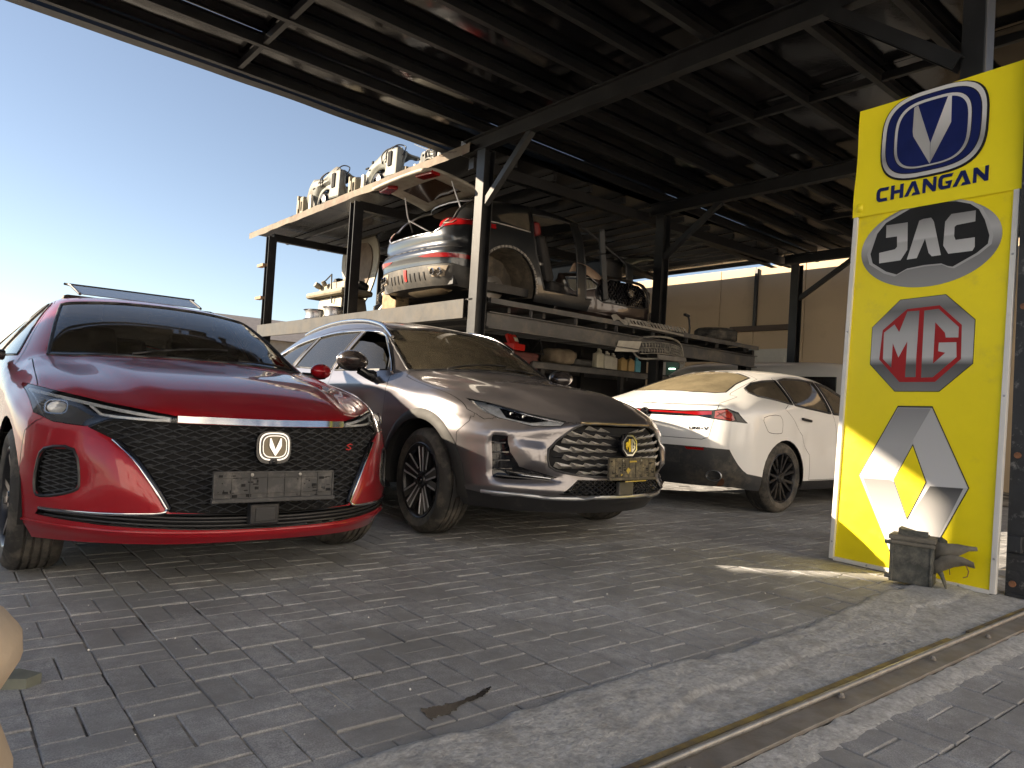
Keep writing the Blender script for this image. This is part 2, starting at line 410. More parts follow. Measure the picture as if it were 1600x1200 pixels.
for k, (sc, p, which) in enumerate(allp):
    dz = random.gauss(0, 0.0011); ax, ay, azr = random.gauss(0, 0.006), random.gauss(0, 0.006), random.gauss(0, 0.008)
    jx, jy = random.gauss(0, 0.0012), random.gauss(0, 0.0012)
    if k < NEAR:
        o = link_mesh('paver', me_p[p[2]], yard if which == 0 else street, (p[0] + jx, p[1] + jy, dz), (ax, ay, azr))
    else:
        v, f = paver_shape(*((CELL / 2 - 0.005, CELL - 0.005) if p[2] == 0 else (CELL - 0.005, CELL / 2 - 0.005)))
        rm = Matrix.Rotation(azr, 3, 'Z') @ Matrix.Rotation(ax, 3, 'X') @ Matrix.Rotation(ay, 3, 'Y')
        rest[which].add([(rm @ Vector(q)) + Vector((p[0] + jx, p[1] + jy, dz)) for q in v], f)
tag(rest[0].build('paver_field', M['paver'], yard), kind='stuff'); tag(rest[1].build('paver_field', M['paver'], street), kind='stuff')

# concrete strip along the gate track, ragged and cracked
M['concrete'] = mat('concrete', (0.47, 0.47, 0.465), 0.92, var=0.3, scale=55, dirt=(0.27, 0.265, 0.255), dirt_amt=0.5, dirt_scale=9, bump=1.0, bump_scale=85, coord='World')
def crackline(x): return 1.40 + 0.05 * mnoise.noise((x * 2.7, 9, 0)) + 0.03 * mnoise.noise((x * 11, 4, 0)) + (0.05 * (x - 2.6))
def conc_h(x, y):
    h = 0.012 + 0.004 * mnoise.noise((x * 5, y * 5, 1)) + 0.0045 * mnoise.noise((x * 22, y * 22, 2)) + 0.002 * mnoise.noise((x * 70, y * 40, 5))
    cl = crackline(x)
    a_ = 0.35 + 0.65 * (0.5 + 0.5 * math.sin(x * 3.1 + 1)); h += a_ * (0.010 * (1 / (1 + math.exp(-(y - cl) / 0.006))) - 0.003 - 0.005 * math.exp(-((y - cl + 0.004) / 0.010) ** 2)) * min(1, max(0, x - 0.8))
    if 2.75 < x < 3.3: h -= 0.010 * math.exp(-((y - (1.42 - (x - 2.75) * 0.28)) / 0.006) ** 2)
    e = concrete_top(x)
    if y > e - 0.05: h -= 0.035 * max(0, min(1, (y - e + 0.05) / 0.06)) ** 1.5
    return h
cs = flat_grid(-1.2, 5.2, 1.16, 1.86, 0.0, 0.0125, 'concrete_strip', M['concrete'], fn=conc_h); tag(cs, kind='structure')
ap = MB(); ap.grid(lambda u, v: (-1 + 6.5 * u, 0.965 + 0.095 * v + 0.01 * mnoise.noise((u * 80, 5, 0)), 0.008 + 0.004 * mnoise.noise((u * 120, v * 6, 0)) - 0.010 * (1 - v) ** 3), 320, 5)
tag(ap.build('concrete_edge', M['concrete'], smooth=60), kind='structure')

# dark wet oil mark on the pavers
M['oil'] = mat('oil', (0.022, 0.02, 0.018), 0.25, var=0.3)
oil = MB(); pts = []
cl = [(1.16, 1.70), (1.17, 1.74), (1.23, 1.735), (1.30, 1.75), (1.38, 1.765), (1.45, 1.80)]
wd = [0.012, 0.034, 0.030, 0.010, 0.014, 0.005]
up_, lo_ = [], []
for i in range(41):
    t = i / 40 * 5; k = min(4, int(t)); f = t - k
    x = cl[k][0] + (cl[k+1][0] - cl[k][0]) * f; y = cl[k][1] + (cl[k+1][1] - cl[k][1]) * f; w = wd[k] + (wd[k+1] - wd[k]) * f
    w *= 1 + 0.9 * mnoise.noise((i * 0.6, 0, 0)); up_.append((x, y + w)); lo_.append((x, y - w))
oil.poly(up_ + lo_[::-1], lambda u, v, h: (u, v, 0.0035 + h))
tag(oil.build('oil_stain', M['oil']), 'small dark oil stain on the grey pavers near the concrete strip', 'stain')

# ================================================================== GATE TRACK
M['track_steel'] = mat('track_steel', (0.22, 0.205, 0.19), 0.6, 0.25, var=0.3, scale=8, dirt=(0.20, 0.16, 0.12), dirt_amt=0.5, dirt_scale=7, bump=0.1)
M['rail_shiny'] = mat('rail_shiny', (0.30, 0.295, 0.285), 0.45, 0.7, var=0.2, scale=14, dirt=(0.15, 0.10, 0.07), dirt_amt=0.25, dirt_scale=20)
M['yellow_worn'] = mat('yellow_worn', (0.38, 0.27, 0.06), 0.7, var=0.35, scale=15, dirt=(0.13, 0.10, 0.07), dirt_amt=0.95, dirt_scale=4, coord='World')
track = thing('gate_track', 'rusty steel sliding gate track with worn yellow paint set in the paving', 'rail', (1.0, 1.13, 0))
b = MB(); b.box((2.2, -0.005, 0.010), (6.6, 0.12, 0.014)); b.build('base_plate', M['track_steel'], track, bevel=0.002)
b = MB(); b.tube([(-1.1 + 0.33 * i, 0.02, 0.026) for i in range(21)], 0.011, 10); b.build('round_rail', M['rail_shiny'], track, smooth=60)
b = MB(); b.box((0.65, 0.052, 0.020), (3.5, 0.022, 0.010)); b.box((3.4, 0.050, 0.020), (1.6, 0.018, 0.010)); b.build('painted_flange', M['yellow_worn'], track)
for x in (0.52, 1.35, 2.05, 2.6):
    b = MB(); b.lathe([(0, 0.014), (0.007, 0.014), (0.009, 0.008), (0.012, 0.007), (0.012, 0), (0, 0)], 8, Matrix.Rotation(R_(-90), 4, 'Y'))
    b.build('bolt', M['track_steel'], track, loc=(x, -0.035 + random.uniform(-.01, .09) * (x > 1), 0.02))

# ================================================================== CANOPY
canopy = thing('steel_canopy', 'large black steel canopy with glossy sheet roof on tall posts over the parked cars', 'canopy', (4.86, 6.7, 0))
cx0, cy0 = 4.86, 6.7
def L_(x, y, z): return (x - cx0, y - cy0, z)
def zroof(x): return 3.985 - 0.028 * (x - 4.86)
def post(x, y, h, w=0.15, name='post', par=canopy, base=True, z0=0.0, mt=None):
    b = MB(); b.ibeam(L_(x, y, z0), L_(x, y, h), w, w, 0.012, up=(1, 0, 0))
    if base: b.box(L_(x, y, 0.008), (w + 0.12, w + 0.12, 0.016))
    return b.build(name, mt or M['black_steel'], par)
for (x, y, h) in ((4.875, 6.72, 3.79), (8.07, 6.72, 3.71), (11.72, 6.72, 3.61), (8.05, 1.69, 3.71), (11.7, 1.69, 3.61)): post(x, y, h)
# round-edged box pole behind the sign board and the flat pole beside it
b = MB(); b.box(L_(4.90, 1.69, 1.9), (0.14, 0.14, 3.8)); b.build('post', M['black_steel'], canopy, bevel=0.012)
M['pale_edge'] = mat('pale_edge', (0.45, 0.50, 0.58), 0.45, var=0.1)
for (x, y0_, y1_, h) in ((4.86, 1.0, 7.12, 0.18), (8.05, 1.0, 6.95, 0.17), (11.7, 1.0, 6.95, 0.16), (-0.6, 1.0, 7.1, 0.18)):
    zt = zroof(x); b = MB(); b.ibeam(L_(x, y0_, zt - h / 2), L_(x, y1_, zt - h / 2), 0.10, h, 0.014)
    b.build('main_beam', M['black_steel'], canopy)
b = MB(); b.box(L_(4.86, 7.128, zroof(4.86) - 0.09), (0.13, 0.012, 0.17)); b.build('end_plate', M['pale_edge'], canopy)
PY = [7.42, 6.72, 6.10, 5.48, 4.86, 4.28, 3.68, 3.00, 2.36, 1.72, 1.12]
X0, X1 = -2.6, 12.4
for y in PY:
    b = MB(); b.chan(L_(X0, y, zroof(X0) + 0.06), L_(X1, y, zroof(X1) + 0.06), 0.055, 0.118, 0.006)
    b.build('purlin', M['black_steel'], canopy)
# bridging pieces between the purlins
for (x, ks) in ((2.26, (0, 1, 2, 3)), (6.45, (4, 5, 6, 7, 8)), (10.1, (3, 4, 5, 6, 7, 8))):
    for k in ks:
        b = MB(); b.bar(L_(x, PY[k + 1] + 0.03, zroof(x) + 0.05), L_(x, PY[k] - 0.03, zroof(x) + 0.05), 0.045, 0.07); b.build('bridging', M['black_steel'], canopy)
# cleats where purlins sit on the beams
for x in (4.86, 8.05):
    for y in PY[1:9]:
        b = MB(); b.bar(L_(x - 0.03, y + 0.045, zroof(x)), L_(x - 0.03, y + 0.045, zroof(x) + 0.09), 0.05, 0.008, up=(0, 1, 0)); b.build('cleat', M['black_steel'], canopy)
# roof sheets: one per bay between purlins, each slightly sagging and buckled
XS = [X0, 0.2, 2.26, 4.86, 6.45, 8.05, 10.1, X1]
for i in range(len(PY) - 1):
    for j in range(len(XS) - 1):
        xa, xb = XS[j], XS[j + 1]; ya, yb = PY[i + 1], PY[i]
        if i == 0: yb = 7.60
        if i == 0 and j == 1: yb = 7.47
        ph = random.uniform(0, 50); tl = 0.0
        b = MB()
        def f(u, v, xa=xa, xb=xb, ya=ya, yb=yb, ph=ph, tl=tl):
            x = xa - 0.03 + u * (xb - xa + 0.06); y = ya - 0.02 * (i > 0) + v * (yb - ya + 0.02 * (i > 0))
            s_ = math.sin(math.pi * v) * math.sin(math.pi * min(1, max(0, u)))
            return L_(x, y, zroof(x) + 0.130 + 0.004 * (j % 2) + 0.002 * (i % 2) + tl - 0.012 * s_ + 0.009 * s_ * mnoise.noise((x * 1.6, y * 2.5, ph)) + 0.003 * mnoise.noise((x * 6, y * 6, ph)) * s_)
        b.grid(f, 14, 6); b.build('roof_sheet', M['roof_black'], canopy, smooth=180)
# eave edge: wavy folded edge strip with a warped batten behind a gap
b = MB()
def eave(u, v):
    x = X0 + u * (X1 - X0); z = zroof(x) + 0.145 - 0.155 * v + 0.012 * mnoise.noise((x * 0.9, 0, 7)) * v
    return L_(x, 7.60 + 0.075 + 0.02 * mnoise.noise((x * 1.3, 2, 0)) - 0.03 * v, z)
b.grid(eave, 90, 4)
b.grid(lambda u, v: [p + q for p, q in zip(eave(u, 1), (0, -0.14 * v, 0.0))], 90, 2)
b.build('eave_strip', M['black_steel'], canopy, smooth=40)
b = MB(); b.tube([L_(0.9 + 0.2 * i, 7.52 + 0.012 * math.sin(i), zroof(1) + 0.10 + 0.05 * (i / 8 - 0.5) ** 2) for i in range(9)], 0.016, 6); b.build('warped_batten', M['wood'], canopy)
b = MB(); b.tube([L_(2.4 + 0.24 * i, 7.50 + 0.03 * math.sin(i * 0.8), zroof(3) + 0.05 + 0.025 * math.sin(i)) for i in range(10)], 0.013, 6); b.build('warped_batten', M['wood'], canopy)
# knee braces
for (x, yb, z0) in ((4.86, 5.90, 3.16), (8.05, 5.75, 3.10), (11.7, 5.70, 3.00)):
    b = MB(); b.chan(L_(x, 6.66, z0), L_(x, yb, zroof(x) - 0.17), 0.07, 0.07, 0.008, up=(1, 0, 0)); b.build('brace', M['black_steel'], canopy)
b = MB(); b.chan(L_(4.83, 1.76, 3.15), L_(4.83, 2.62, zroof(4.86) - 0.17), 0.09, 0.09, 0.008, up=(1, 0, 0)); b.build('brace', M['black_steel'], canopy)
# thin cable hanging from the beam end
b = MB(); b.tube([L_(4.80 - 0.25 * t, 7.05 + 0.75 * t, 3.86 + 0.18 * t - 0.25 * t * (1 - t)) for t in [i / 10 for i in range(11)]], 0.004, 5); tag(b.build('cable', M['black_plastic'], canopy))

# gate post at the right edge, standing in front of the canopy
gp = thing('gate_post', 'scuffed black steel gate post beside the yellow sign board', 'post', (4.735, 1.295, 0))
M['scuffed'] = mat('scuffed', (0.02, 0.021, 0.024), 0.45, var=0.4, scale=6, dirt=(0.42, 0.41, 0.40), dirt_amt=0.22, dirt_scale=16, bump=0.2, bump_scale=40)
b = MB(); b.ibeam((0, 0, 0), (0, 0, 3.5), 0.13, 0.13, 0.012, up=(1, 0, 0)); b.build('column', M['scuffed'], gp)
b = MB(); b.box((0.01, -0.03, 0.015), (0.17, 0.19, 0.03)); b.build('foot_plate', M['scuffed'], gp, bevel=0.006)
b = MB(); b.box((-0.08, 0.02, 0.30), (0.05, 0.07, 0.09)); b.build('hinge_lug', M['scuffed'], gp, bevel=0.006)
for z in (0.08, 0.78, 1.6):
    b = MB(); b.lathe([(0, 0.012), (0.016, 0.012), (0.018, 0), (0, 0)], 12, Matrix.Rotation(R_(180), 4, 'Z')); b.build('bolt', M['rust'], gp, loc=(-0.068, 0.03, z))

# ================================================================== BACK WALL
wall = thing('back_wall', 'beige rendered block wall behind the canopy with panel joints', 'wall', (12.75, 7, 0))
wy = [-6.5, -4.2, -1.9, 0.4, 2.7, 5.0, 7.13, 8.19, 9.0, 11.3, 13.6, 16.0, 18.5]
wy = [y - 7 for y in wy]
for i in range(len(wy) - 1):
    b = MB(); b.box((0.15, (wy[i] + wy[i+1]) / 2, 1.95), (0.30, wy[i+1] - wy[i] - 0.012, 3.90))
    b.build('wall_panel', M['wall'], wall, bevel=0.006)
b = MB(); b.box((0.17, 6 - 0.0, 1.9), (0.24, 25, 3.8)); b.build('joint_core', M['dark_void'], wall)
b = MB(); b.bar((-0.03, 1.15, 2.72), (-0.03, 1.15, 3.86), 0.06, 0.06, up=(1, 0, 0)); b.build('conduit', M['black_plastic'], wall)
b = MB(); b.box((-0.06, 0.98, 2.66), (0.12, 1.36, 0.10)); b.build('ledge', mat('brown_ledge', (0.09, 0.065, 0.05), 0.7), wall)
dr = MB(); dr.box((-0.03, 0.80, 1.1), (0.06, 1.06, 2.3)); door = dr.build('door', M['white_door'], wall, bevel=0.006)
b = MB(); b.box((-0.075, 0.86, 1.05), (0.03, 0.84, 2.1)); b.build('leaf', M['white_door'], door, bevel=0.004)
b = MB(); b.box((-0.10, 0.52, 1.05), (0.04, 0.03, 0.14)); b.build('handle', M['satin_metal'], door)
# lit window with green room behind
wf = MB(); wf.box((-0.02, 3.12, 1.6), (0.05, 0.62, 1.0)); win = wf.build('window', M['white_door'], wall)
b = MB(); b.box((-0.05, 3.10, 1.62), (0.02, 0.36, 0.86)); b.build('pane', mat('green_pane', (0.03, 0.10, 0.06), 0.3), win)
b = MB(); b.box((-0.065, 3.10, 1.86), (0.02, 0.16, 0.02)); b.build('lamp_tube', emit('lamp_tube', (0.7, 1.0, 0.85), 2.2), win)
b = MB(); b.lathe([(0, 0.03), (0.05, 0.03), (0.06, 0)], 12, Matrix.Rotation(R_(180), 4, 'Z')); b.build('vent_hole', M['dark_void'], wall, loc=(-0.002, -1.05, 3.35))

# pale shop building added out of view to bounce sunlight into the shade
filler = thing('bounce_building', 'pale building added behind the camera, out of view, to bounce light into the shade', 'building', (0, -9.5, 0))
M['plaster'] = mat('plaster', (0.80, 0.80, 0.80), 0.85, var=0.08, scale=0.4, dirt=(0.6, 0.55, 0.48), dirt_amt=0.2, dirt_scale=0.6)
b = MB(); b.box((2, -4, 4.5), (60, 8, 9.0)); b.build('wall', M['plaster'], filler)
b = MB(); b.box((2, -4, 9.15), (60.4, 8.4, 0.3)); b.build('parapet', M['plaster'], filler)
for i in range(0, 11, 2):
    b = MB(); b.box((-16 + 3.3 * i, 0.01, 5.0), (1.3, 0.06, 1.3)); wf_ = b.build('window', M['white_door'], filler)
    b = MB(); b.box((-16 + 3.3 * i, 0.045, 5.0), (1.1, 0.02, 1.1)); b.build('pane', M['gloss_black'], wf_)
    b = MB(); b.box((-16 + 3.3 * i, 0.02, 1.4), (2.3, 0.08, 2.8)); b.build('shutter', M['grey_steel'] if i % 3 else M['white_door'], filler)

# ================================================================== SIGN BOARD
JAC_IN = [(0.125,2.013),(0.161,2.143),(0.214,2.206),(0.360,2.271),(0.520,2.283),(0.627,2.268),(0.708,2.237),(0.758,2.194),(0.792,2.126),(0.821,2.029),(0.816,1.981),(0.759,1.934),(0.633,1.868),(0.604,1.876),(0.568,1.896),(0.471,1.898),(0.366,1.888),(0.304,1.857),(0.236,1.883),(0.144,1.949)]
JAC_J = [(0.218,2.188),(0.352,2.186),(0.361,2.008),(0.323,1.946),(0.188,1.943),(0.183,2.012),(0.283,2.022),(0.296,2.037),(0.291,2.105),(0.221,2.106)]
JAC_A = [(0.362,1.945),(0.422,2.184),(0.446,2.191),(0.492,2.191),(0.509,2.165),(0.563,1.948),(0.511,1.947),(0.491,1.970),(0.464,2.065),(0.422,1.947)]
JAC_C = [(0.741,2.191),(0.608,2.193),(0.575,2.151),(0.573,2.004),(0.605,1.950),(0.736,1.950),(0.748,1.973),(0.745,2.029),(0.641,2.029),(0.631,2.053),(0.630,2.110),(0.641,2.120),(0.742,2.125)]
MG_O = [(0.174,1.525),(0.339,1.690),(0.604,1.701),(0.772,1.540),(0.774,1.285),(0.602,1.120),(0.343,1.115),(0.176,1.285)]
MG_R = [(0.241,1.503),(0.385,1.629),(0.575,1.639),(0.705,1.513),(0.712,1.311),(0.577,1.175),(0.368,1.172),(0.232,1.315)]
MG_M = [(0.251,1.487),(0.314,1.536),(0.346,1.486),(0.388,1.614),(0.460,1.615),(0.460,1.318),(0.464,1.203),(0.401,1.202),(0.400,1.427),(0.352,1.326),(0.311,1.418),(0.312,1.262),(0.256,1.318)]
MG_G = [(0.489,1.613),(0.571,1.618),(0.690,1.501),(0.691,1.439),(0.622,1.441),(0.615,1.471),(0.557,1.537),(0.559,1.285),(0.625,1.350),(0.584,1.360),(0.585,1.412),(0.682,1.411),(0.688,1.323),(0.564,1.203),(0.496,1.200)]
CH_VL = [(0.351,2.923),(0.374,2.932),(0.462,2.667),(0.467,2.533),(0.357,2.734),(0.351,2.767)]
CH_VR = [(0.551,2.938),(0.572,2.935),(0.578,2.766),(0.467,2.533),(0.465,2.666)]
REN_A = [(0.373,1.010),(0.566,1.015),(0.470,0.818),(0.353,0.565),(0.183,0.556),(0.162,0.569)]
REN_B = [(0.566,1.015),(0.789,0.568),(0.769,0.566),(0.588,0.556),(0.563,0.574),(0.475,0.783),(0.477,0.826)]
REN_C = [(0.183,0.553),(0.353,0.562),(0.380,0.551),(0.471,0.350),(0.462,0.313),(0.408,0.147),(0.391,0.123)]
REN_D = [(0.589,0.553),(0.769,0.563),(0.636,0.220),(0.521,0.142),(0.408,0.140),(0.472,0.336)]
REN_OUT = [(0.370,1.014),(0.570,1.019),(0.793,0.569),(0.639,0.211),(0.522,0.129),(0.389,0.115),(0.156,0.568)]
REN_HOLE = [(0.475,0.783),(0.563,0.574),(0.471,0.350),(0.379,0.565)]

sg_o = Vector((4.671, 2.347, 0.004)); U_ = Vector((-0.061, -0.998, 0)).normalized(); V_ = Vector((0.047, -0.003, 0.999)); V_ = (V_ - U_ * V_.dot(U_)).normalized(); W_ = U_.cross(V_)
sign = thing('sign_board', 'tall yellow board printed with four car maker emblems, leaning on a black post', 'sign', sg_o)
sign.matrix_world = Matrix.Translation(sg_o) @ Matrix((U_, V_, W_)).transposed().to_4x4()
def xf(u, v, h): return (u, v, h)
def xo(off): return lambda u, v, h: (u, v, off + h)
M['sign_yellow'] = mat('sign_yellow', (0.93, 0.77, 0.012), 0.34, coat=0.12, spec=0.35, var=0.03, scale=3, dirt=(0.72, 0.60, 0.06), dirt_amt=0.25, dirt_scale=3.5, bump=0.15, bump_scale=3.5)
M['sign_yellow_top'] = mat('sign_yellow_top', (0.93, 0.79, 0.02), 0.42, coat=0.08, spec=0.3, var=0.03, scale=3, bump=0.1, bump_scale=4)
M['white_frame'] = mat('white_frame', (0.72, 0.70, 0.67), 0.4, var=0.05, dirt=(0.4, 0.36, 0.3), dirt_amt=0.2)
M['print_navy'] = mat('print_navy', (0.010, 0.018, 0.11), 0.35, spec=0.3, var=0.15, scale=8)
M['print_black'] = mat('print_black', (0.016, 0.016, 0.017), 0.38, spec=0.3, var=0.2)
M['print_red'] = mat('print_red', (0.34, 0.012, 0.014), 0.4, spec=0.3, var=0.1)
def silver(name, stops, axis=1, scale=1.0, offs=0.0):
    m, nt, b = _new(name)
    tc = nt.nodes.new('ShaderNodeTexCoord'); s = nt.nodes.new('ShaderNodeSeparateXYZ'); nt.links.new(tc.outputs['Object'], s.inputs[0])
    ma = N(nt, 'ShaderNodeMath', operation='MULTIPLY_ADD'); ma.inputs[1].default_value = scale; ma.inputs[2].default_value = offs
    nt.links.new(s.outputs[axis], ma.inputs[0])
    r = nt.nodes.new('ShaderNodeValToRGB'); nt.links.new(ma.outputs[0], r.inputs[0])
    els = r.color_ramp.elements
    for i, (p, c) in enumerate(stops):
        e = els[i] if i < 2 else els.new(p)
        e.position = p; e.color = (c, c, c * 1.02, 1)
    nt.links.new(r.outputs[0], b.inputs['Base Color']); b.inputs['Roughness'].default_value = 0.38; b.inputs['Specular IOR Level'].default_value = 0.3
    return m
# printed chrome effects (flat print on the vinyl)
PS_JAC = silver('print_jac', [(0.0, 0.30), (0.35, 0.20), (0.55, 0.46), (0.8, 0.26), (1.0, 0.18)], 1, 1 / 0.6, -1.75 / 0.6)
PS_JACL = silver('print_jac_letter', [(0.0, 0.55), (0.45, 0.40), (0.5, 0.52), (1.0, 0.22)], 1, 1 / 0.26, -1.94 / 0.26)
PS_MG = silver('print_oct', [(0.0, 0.20), (0.28, 0.10), (0.36, 0.50), (0.6, 0.42), (0.85, 0.15), (1.0, 0.28)], 1, 1 / 0.6, -1.11 / 0.6)
PS_CH = silver('print_badge', [(0.0, 0.62), (0.3, 0.30), (0.55, 0.62), (1.0, 0.70)], 1, 1 / 0.56, -2.46 / 0.56)
PS_LT = silver('print_light', [(0.0, 0.60), (1.0, 0.42)], 1, 1 / 0.9, -0.12 / 0.9)
PS_R1 = silver('print_diamond_a', [(0.0, 0.50), (0.5, 0.44), (1.0, 0.26)], 1, 1 / 0.46, -0.555 / 0.46)
PS_R2 = silver('print_diamond_b', [(0.0, 0.62), (1.0, 0.44)], 1, 1 / 0.46, -0.555 / 0.46)
PS_R3 = silver('print_diamond_c', [(0.0, 0.56), (1.0, 0.20)], 1, 1 / 0.43, -0.12 / 0.43)
PS_R4 = silver('print_diamond_d', [(0.0, 0.62), (0.5, 0.36), (1.0, 0.08)], 1, 1 / 0.43, -0.13 / 0.43)
W_S, H_S, SEAM = 0.962, 3.0, 2.283
b = MB(); b.box((W_S / 2, SEAM / 2 + 0.01, -0.012), (W_S - 0.006, SEAM, 0.02)); b.build('lower_panel', M['sign_yellow'], sign)
for (c, s) in (((0.012, SEAM / 2, 0.001), (0.030, SEAM - 0.02, 0.030)), ((W_S - 0.012, SEAM / 2, 0.001), (0.030, SEAM - 0.02, 0.030)), ((W_S / 2, 0.014, 0.001), (W_S - 0.054, 0.026, 0.029))):
    b = MB(); b.box(c, s); b.build('frame_strip', M['white_frame'], sign, bevel=0.003)
scr = MB()
for (u, v) in [(0.012, 0.12), (0.012, 0.75), (0.012, 1.5), (0.25, 0.014), (0.52, 0.014), (0.78, 0.014), (W_S - 0.012, 0.2), (W_S - 0.012, 1.1), (W_S - 0.012, 1.9)]:
    s1 = MB(); s1.lathe([(0, 0.003), (0.006, 0.002), (0.007, 0)], 8, Matrix.Rotation(R_(-90), 4, 'Y')); s1.build('screw', M['satin_metal'], sign, loc=(u, v, 0.0165))
# upper panel: a thin sheet lapped over, edges lifting a little
b = MB()
def up_fn(u, v):
    x = -0.010 + 0.985 * u; y = SEAM - 0.01 + (0.735 + 0.022 * u) * v
    e = 0.003 * (1 - v) ** 6 + 0.012 * (max(0, 1 - u * 8)) ** 2 * (0.5 + 0.5 * math.sin(9 * v)) + 0.003 * mnoise.noise((x * 4, y * 3, 0)) + 0.003 * v ** 10 * (0.5 + mnoise.noise((x * 7, 0, 0)))
    return (x, y, 0.006 + e)
b.grid(up_fn, 40, 30)
b.grid(lambda u, v: (up_fn(u, v)[0], up_fn(u, v)[1], -0.012), 40, 30)
b.build('upper_panel', M['sign_yellow_top'], sign, smooth=60)
b = MB()
b.grid(lambda u, v: (0.01 + 0.05 * u, SEAM + 0.02 + 0.06 * v, 0.014 + 0.02 * math.sin(3 * u) * math.sin(3 * v)), 5, 5); b.build('torn_flap', M['sign_yellow_top'], sign, smooth=180)
def sup(cu, cv, a, b_, n=3.2, k=56, tw=0.0):
    out = []
    for i in range(k):
        t = 2 * math.pi * i / k; c, s = math.cos(t), math.sin(t)
        out.append((cu + a * math.copysign(abs(c) ** (2 / n), c), cv + b_ * math.copysign(abs(s) ** (2 / n), s)))
    return out
def decal(name, pts, material, off, depth=0.0008, parent=None):
    b = MB(); b.poly(pts, xo(off), depth); return b.build(name, material, parent or sign)
ZU = 0.0115
e1 = decal('badge_emblem', sup(0.466, 2.737, 0.318, 0.284), M['print_black'], ZU)
decal('outer_ring', sup(0.463, 2.742, 0.307, 0.275), PS_CH, ZU + 0.001, parent=e1)
decal('blue_field', sup(0.463, 2.742, 0.283, 0.250), M['print_black'], ZU + 0.002, parent=e1)
decal('blue_field', sup(0.463, 2.742, 0.278, 0.245), M['print_navy'], ZU + 0.003, parent=e1)
decal('inner_ring', sup(0.464, 2.738, 0.230, 0.222), M['print_black'], ZU + 0.004, parent=e1)
decal('inner_ring', sup(0.464, 2.740, 0.226, 0.219), PS_CH, ZU + 0.005, parent=e1)
decal('inner_field', sup(0.464, 2.736, 0.208, 0.205), M['print_navy'], ZU + 0.006, parent=e1)
decal('wing', CH_VL, PS_LT, ZU + 0.0072, parent=e1); decal('wing', CH_VR, silver('print_wing', [(0.0, 0.25), (0.4, 0.45), (1.0, 0.75)], 1, 1 / 0.4, -2.53 / 0.4), ZU + 0.0072, parent=e1)
GL = {'C': [(1, 1), (.25, 1), (.08, .9), (0, .72), (0, .28), (.08, .1), (.25, 0), (.92, 0), (.86, .24), (.36, .24), (.29, .32), (.29, .68), (.36, .76), (.95, .76)],
      'H': [(0, 0), (0, 1), (.28, 1), (.28, .62), (.72, .62), (.72, 1), (1, 1), (1, 0), (.72, 0), (.72, .38), (.28, .38), (.28, 0)],
      'A': [(0, 0), (.42, 1), (.66, 1), (1, 0), (.46, 0), (.54, .2), (.68, .2), (.53, .68), (.24, 0)],
      'N': [(0, 0), (0, 1), (.24, 1), (.76, .42), (.76, 1), (1, 1), (1, 0), (.76, 0), (.24, .58), (.24, 0)],
      'G': [(1.05, 1), (.25, 1), (.08, .9), (0, .72), (0, .28), (.08, .1), (.25, 0), (.86, 0), (1, .52), (.48, .52), (.58, .34), (.72, .34), (.68, .22), (.36, .22), (.29, .32), (.29, .68), (.36, .78), (.96, .78)]}
for ch, u0, u1 in (('C', .142, .222), ('H', .235, .315), ('A', .322, .420), ('N', .432, .512), ('G', .524, .604), ('A', .606, .708), ('N', .718, .800)):
    decal('letter', [(u0 + p[0] * (u1 - u0), 2.350 + p[1] * 0.092 + (u0 - 0.14) * 0.01) for p in GL[ch]], M['print_navy'], 0.0115)
# oval emblem
ZL = 0.0
el_ = [(0.474 + 0.412 * math.cos(t * 2 * math.pi / 72), 2.03 + 0.268 * math.sin(t * 2 * math.pi / 72)) for t in range(72)]
el_ = [(u, min(v, SEAM + 0.006)) for u, v in el_]
e2 = decal('oval_emblem', el_, PS_JAC, ZL)
def scale_poly(p, k, c=None):
    c = c or (sum(q[0] for q in p) / len(p), sum(q[1] for q in p) / len(p)); return [(c[0] + (q[0] - c[0]) * k, c[1] + (q[1] - c[1]) * k) for q in p]
decal('inner_rim', [(u, min(v, SEAM + 0.004)) for u, v in scale_poly(JAC_IN, 1.06)], PS_LT, ZL + 0.0012, parent=e2)
decal('oval_field', [(u, min(v, SEAM + 0.002)) for u, v in JAC_IN], M['print_black'], ZL + 0.0024, parent=e2)
for p in (JAC_J, JAC_A, JAC_C): decal('letter', p, PS_JACL, ZL + 0.0036, parent=e2)
# octagon emblem
e3 = decal('octagon_emblem', scale_poly(MG_O, 1.012), M['print_black'], ZL)
decal('octagon_plate', MG_O, PS_MG, ZL + 0.0012, parent=e3); decal('octagon_field', MG_R, M['print_red'], ZL + 0.0024, parent=e3)
for p in (MG_M, MG_G): decal('letter', p, PS_MG, ZL + 0.0036, parent=e3)
# diamond emblem
e4 = decal('diamond_emblem', scale_poly(REN_OUT, 1.02), M['print_black'], ZL)
decal('diamond_rim', REN_OUT, PS_LT, ZL + 0.0012, parent=e4)
for p, mt in ((REN_A, PS_R1), (REN_B, PS_R2), (REN_C, PS_R3), (REN_D, PS_R4)): decal('facet', p, mt, ZL + 0.0024, parent=e4)
decal('hole_edge', scale_poly(REN_HOLE, 1.06), M['print_black'], ZL + 0.0034, parent=e4)
decal('diamond_hole', REN_HOLE, M['sign_yellow'], ZL + 0.0046, parent=e4)

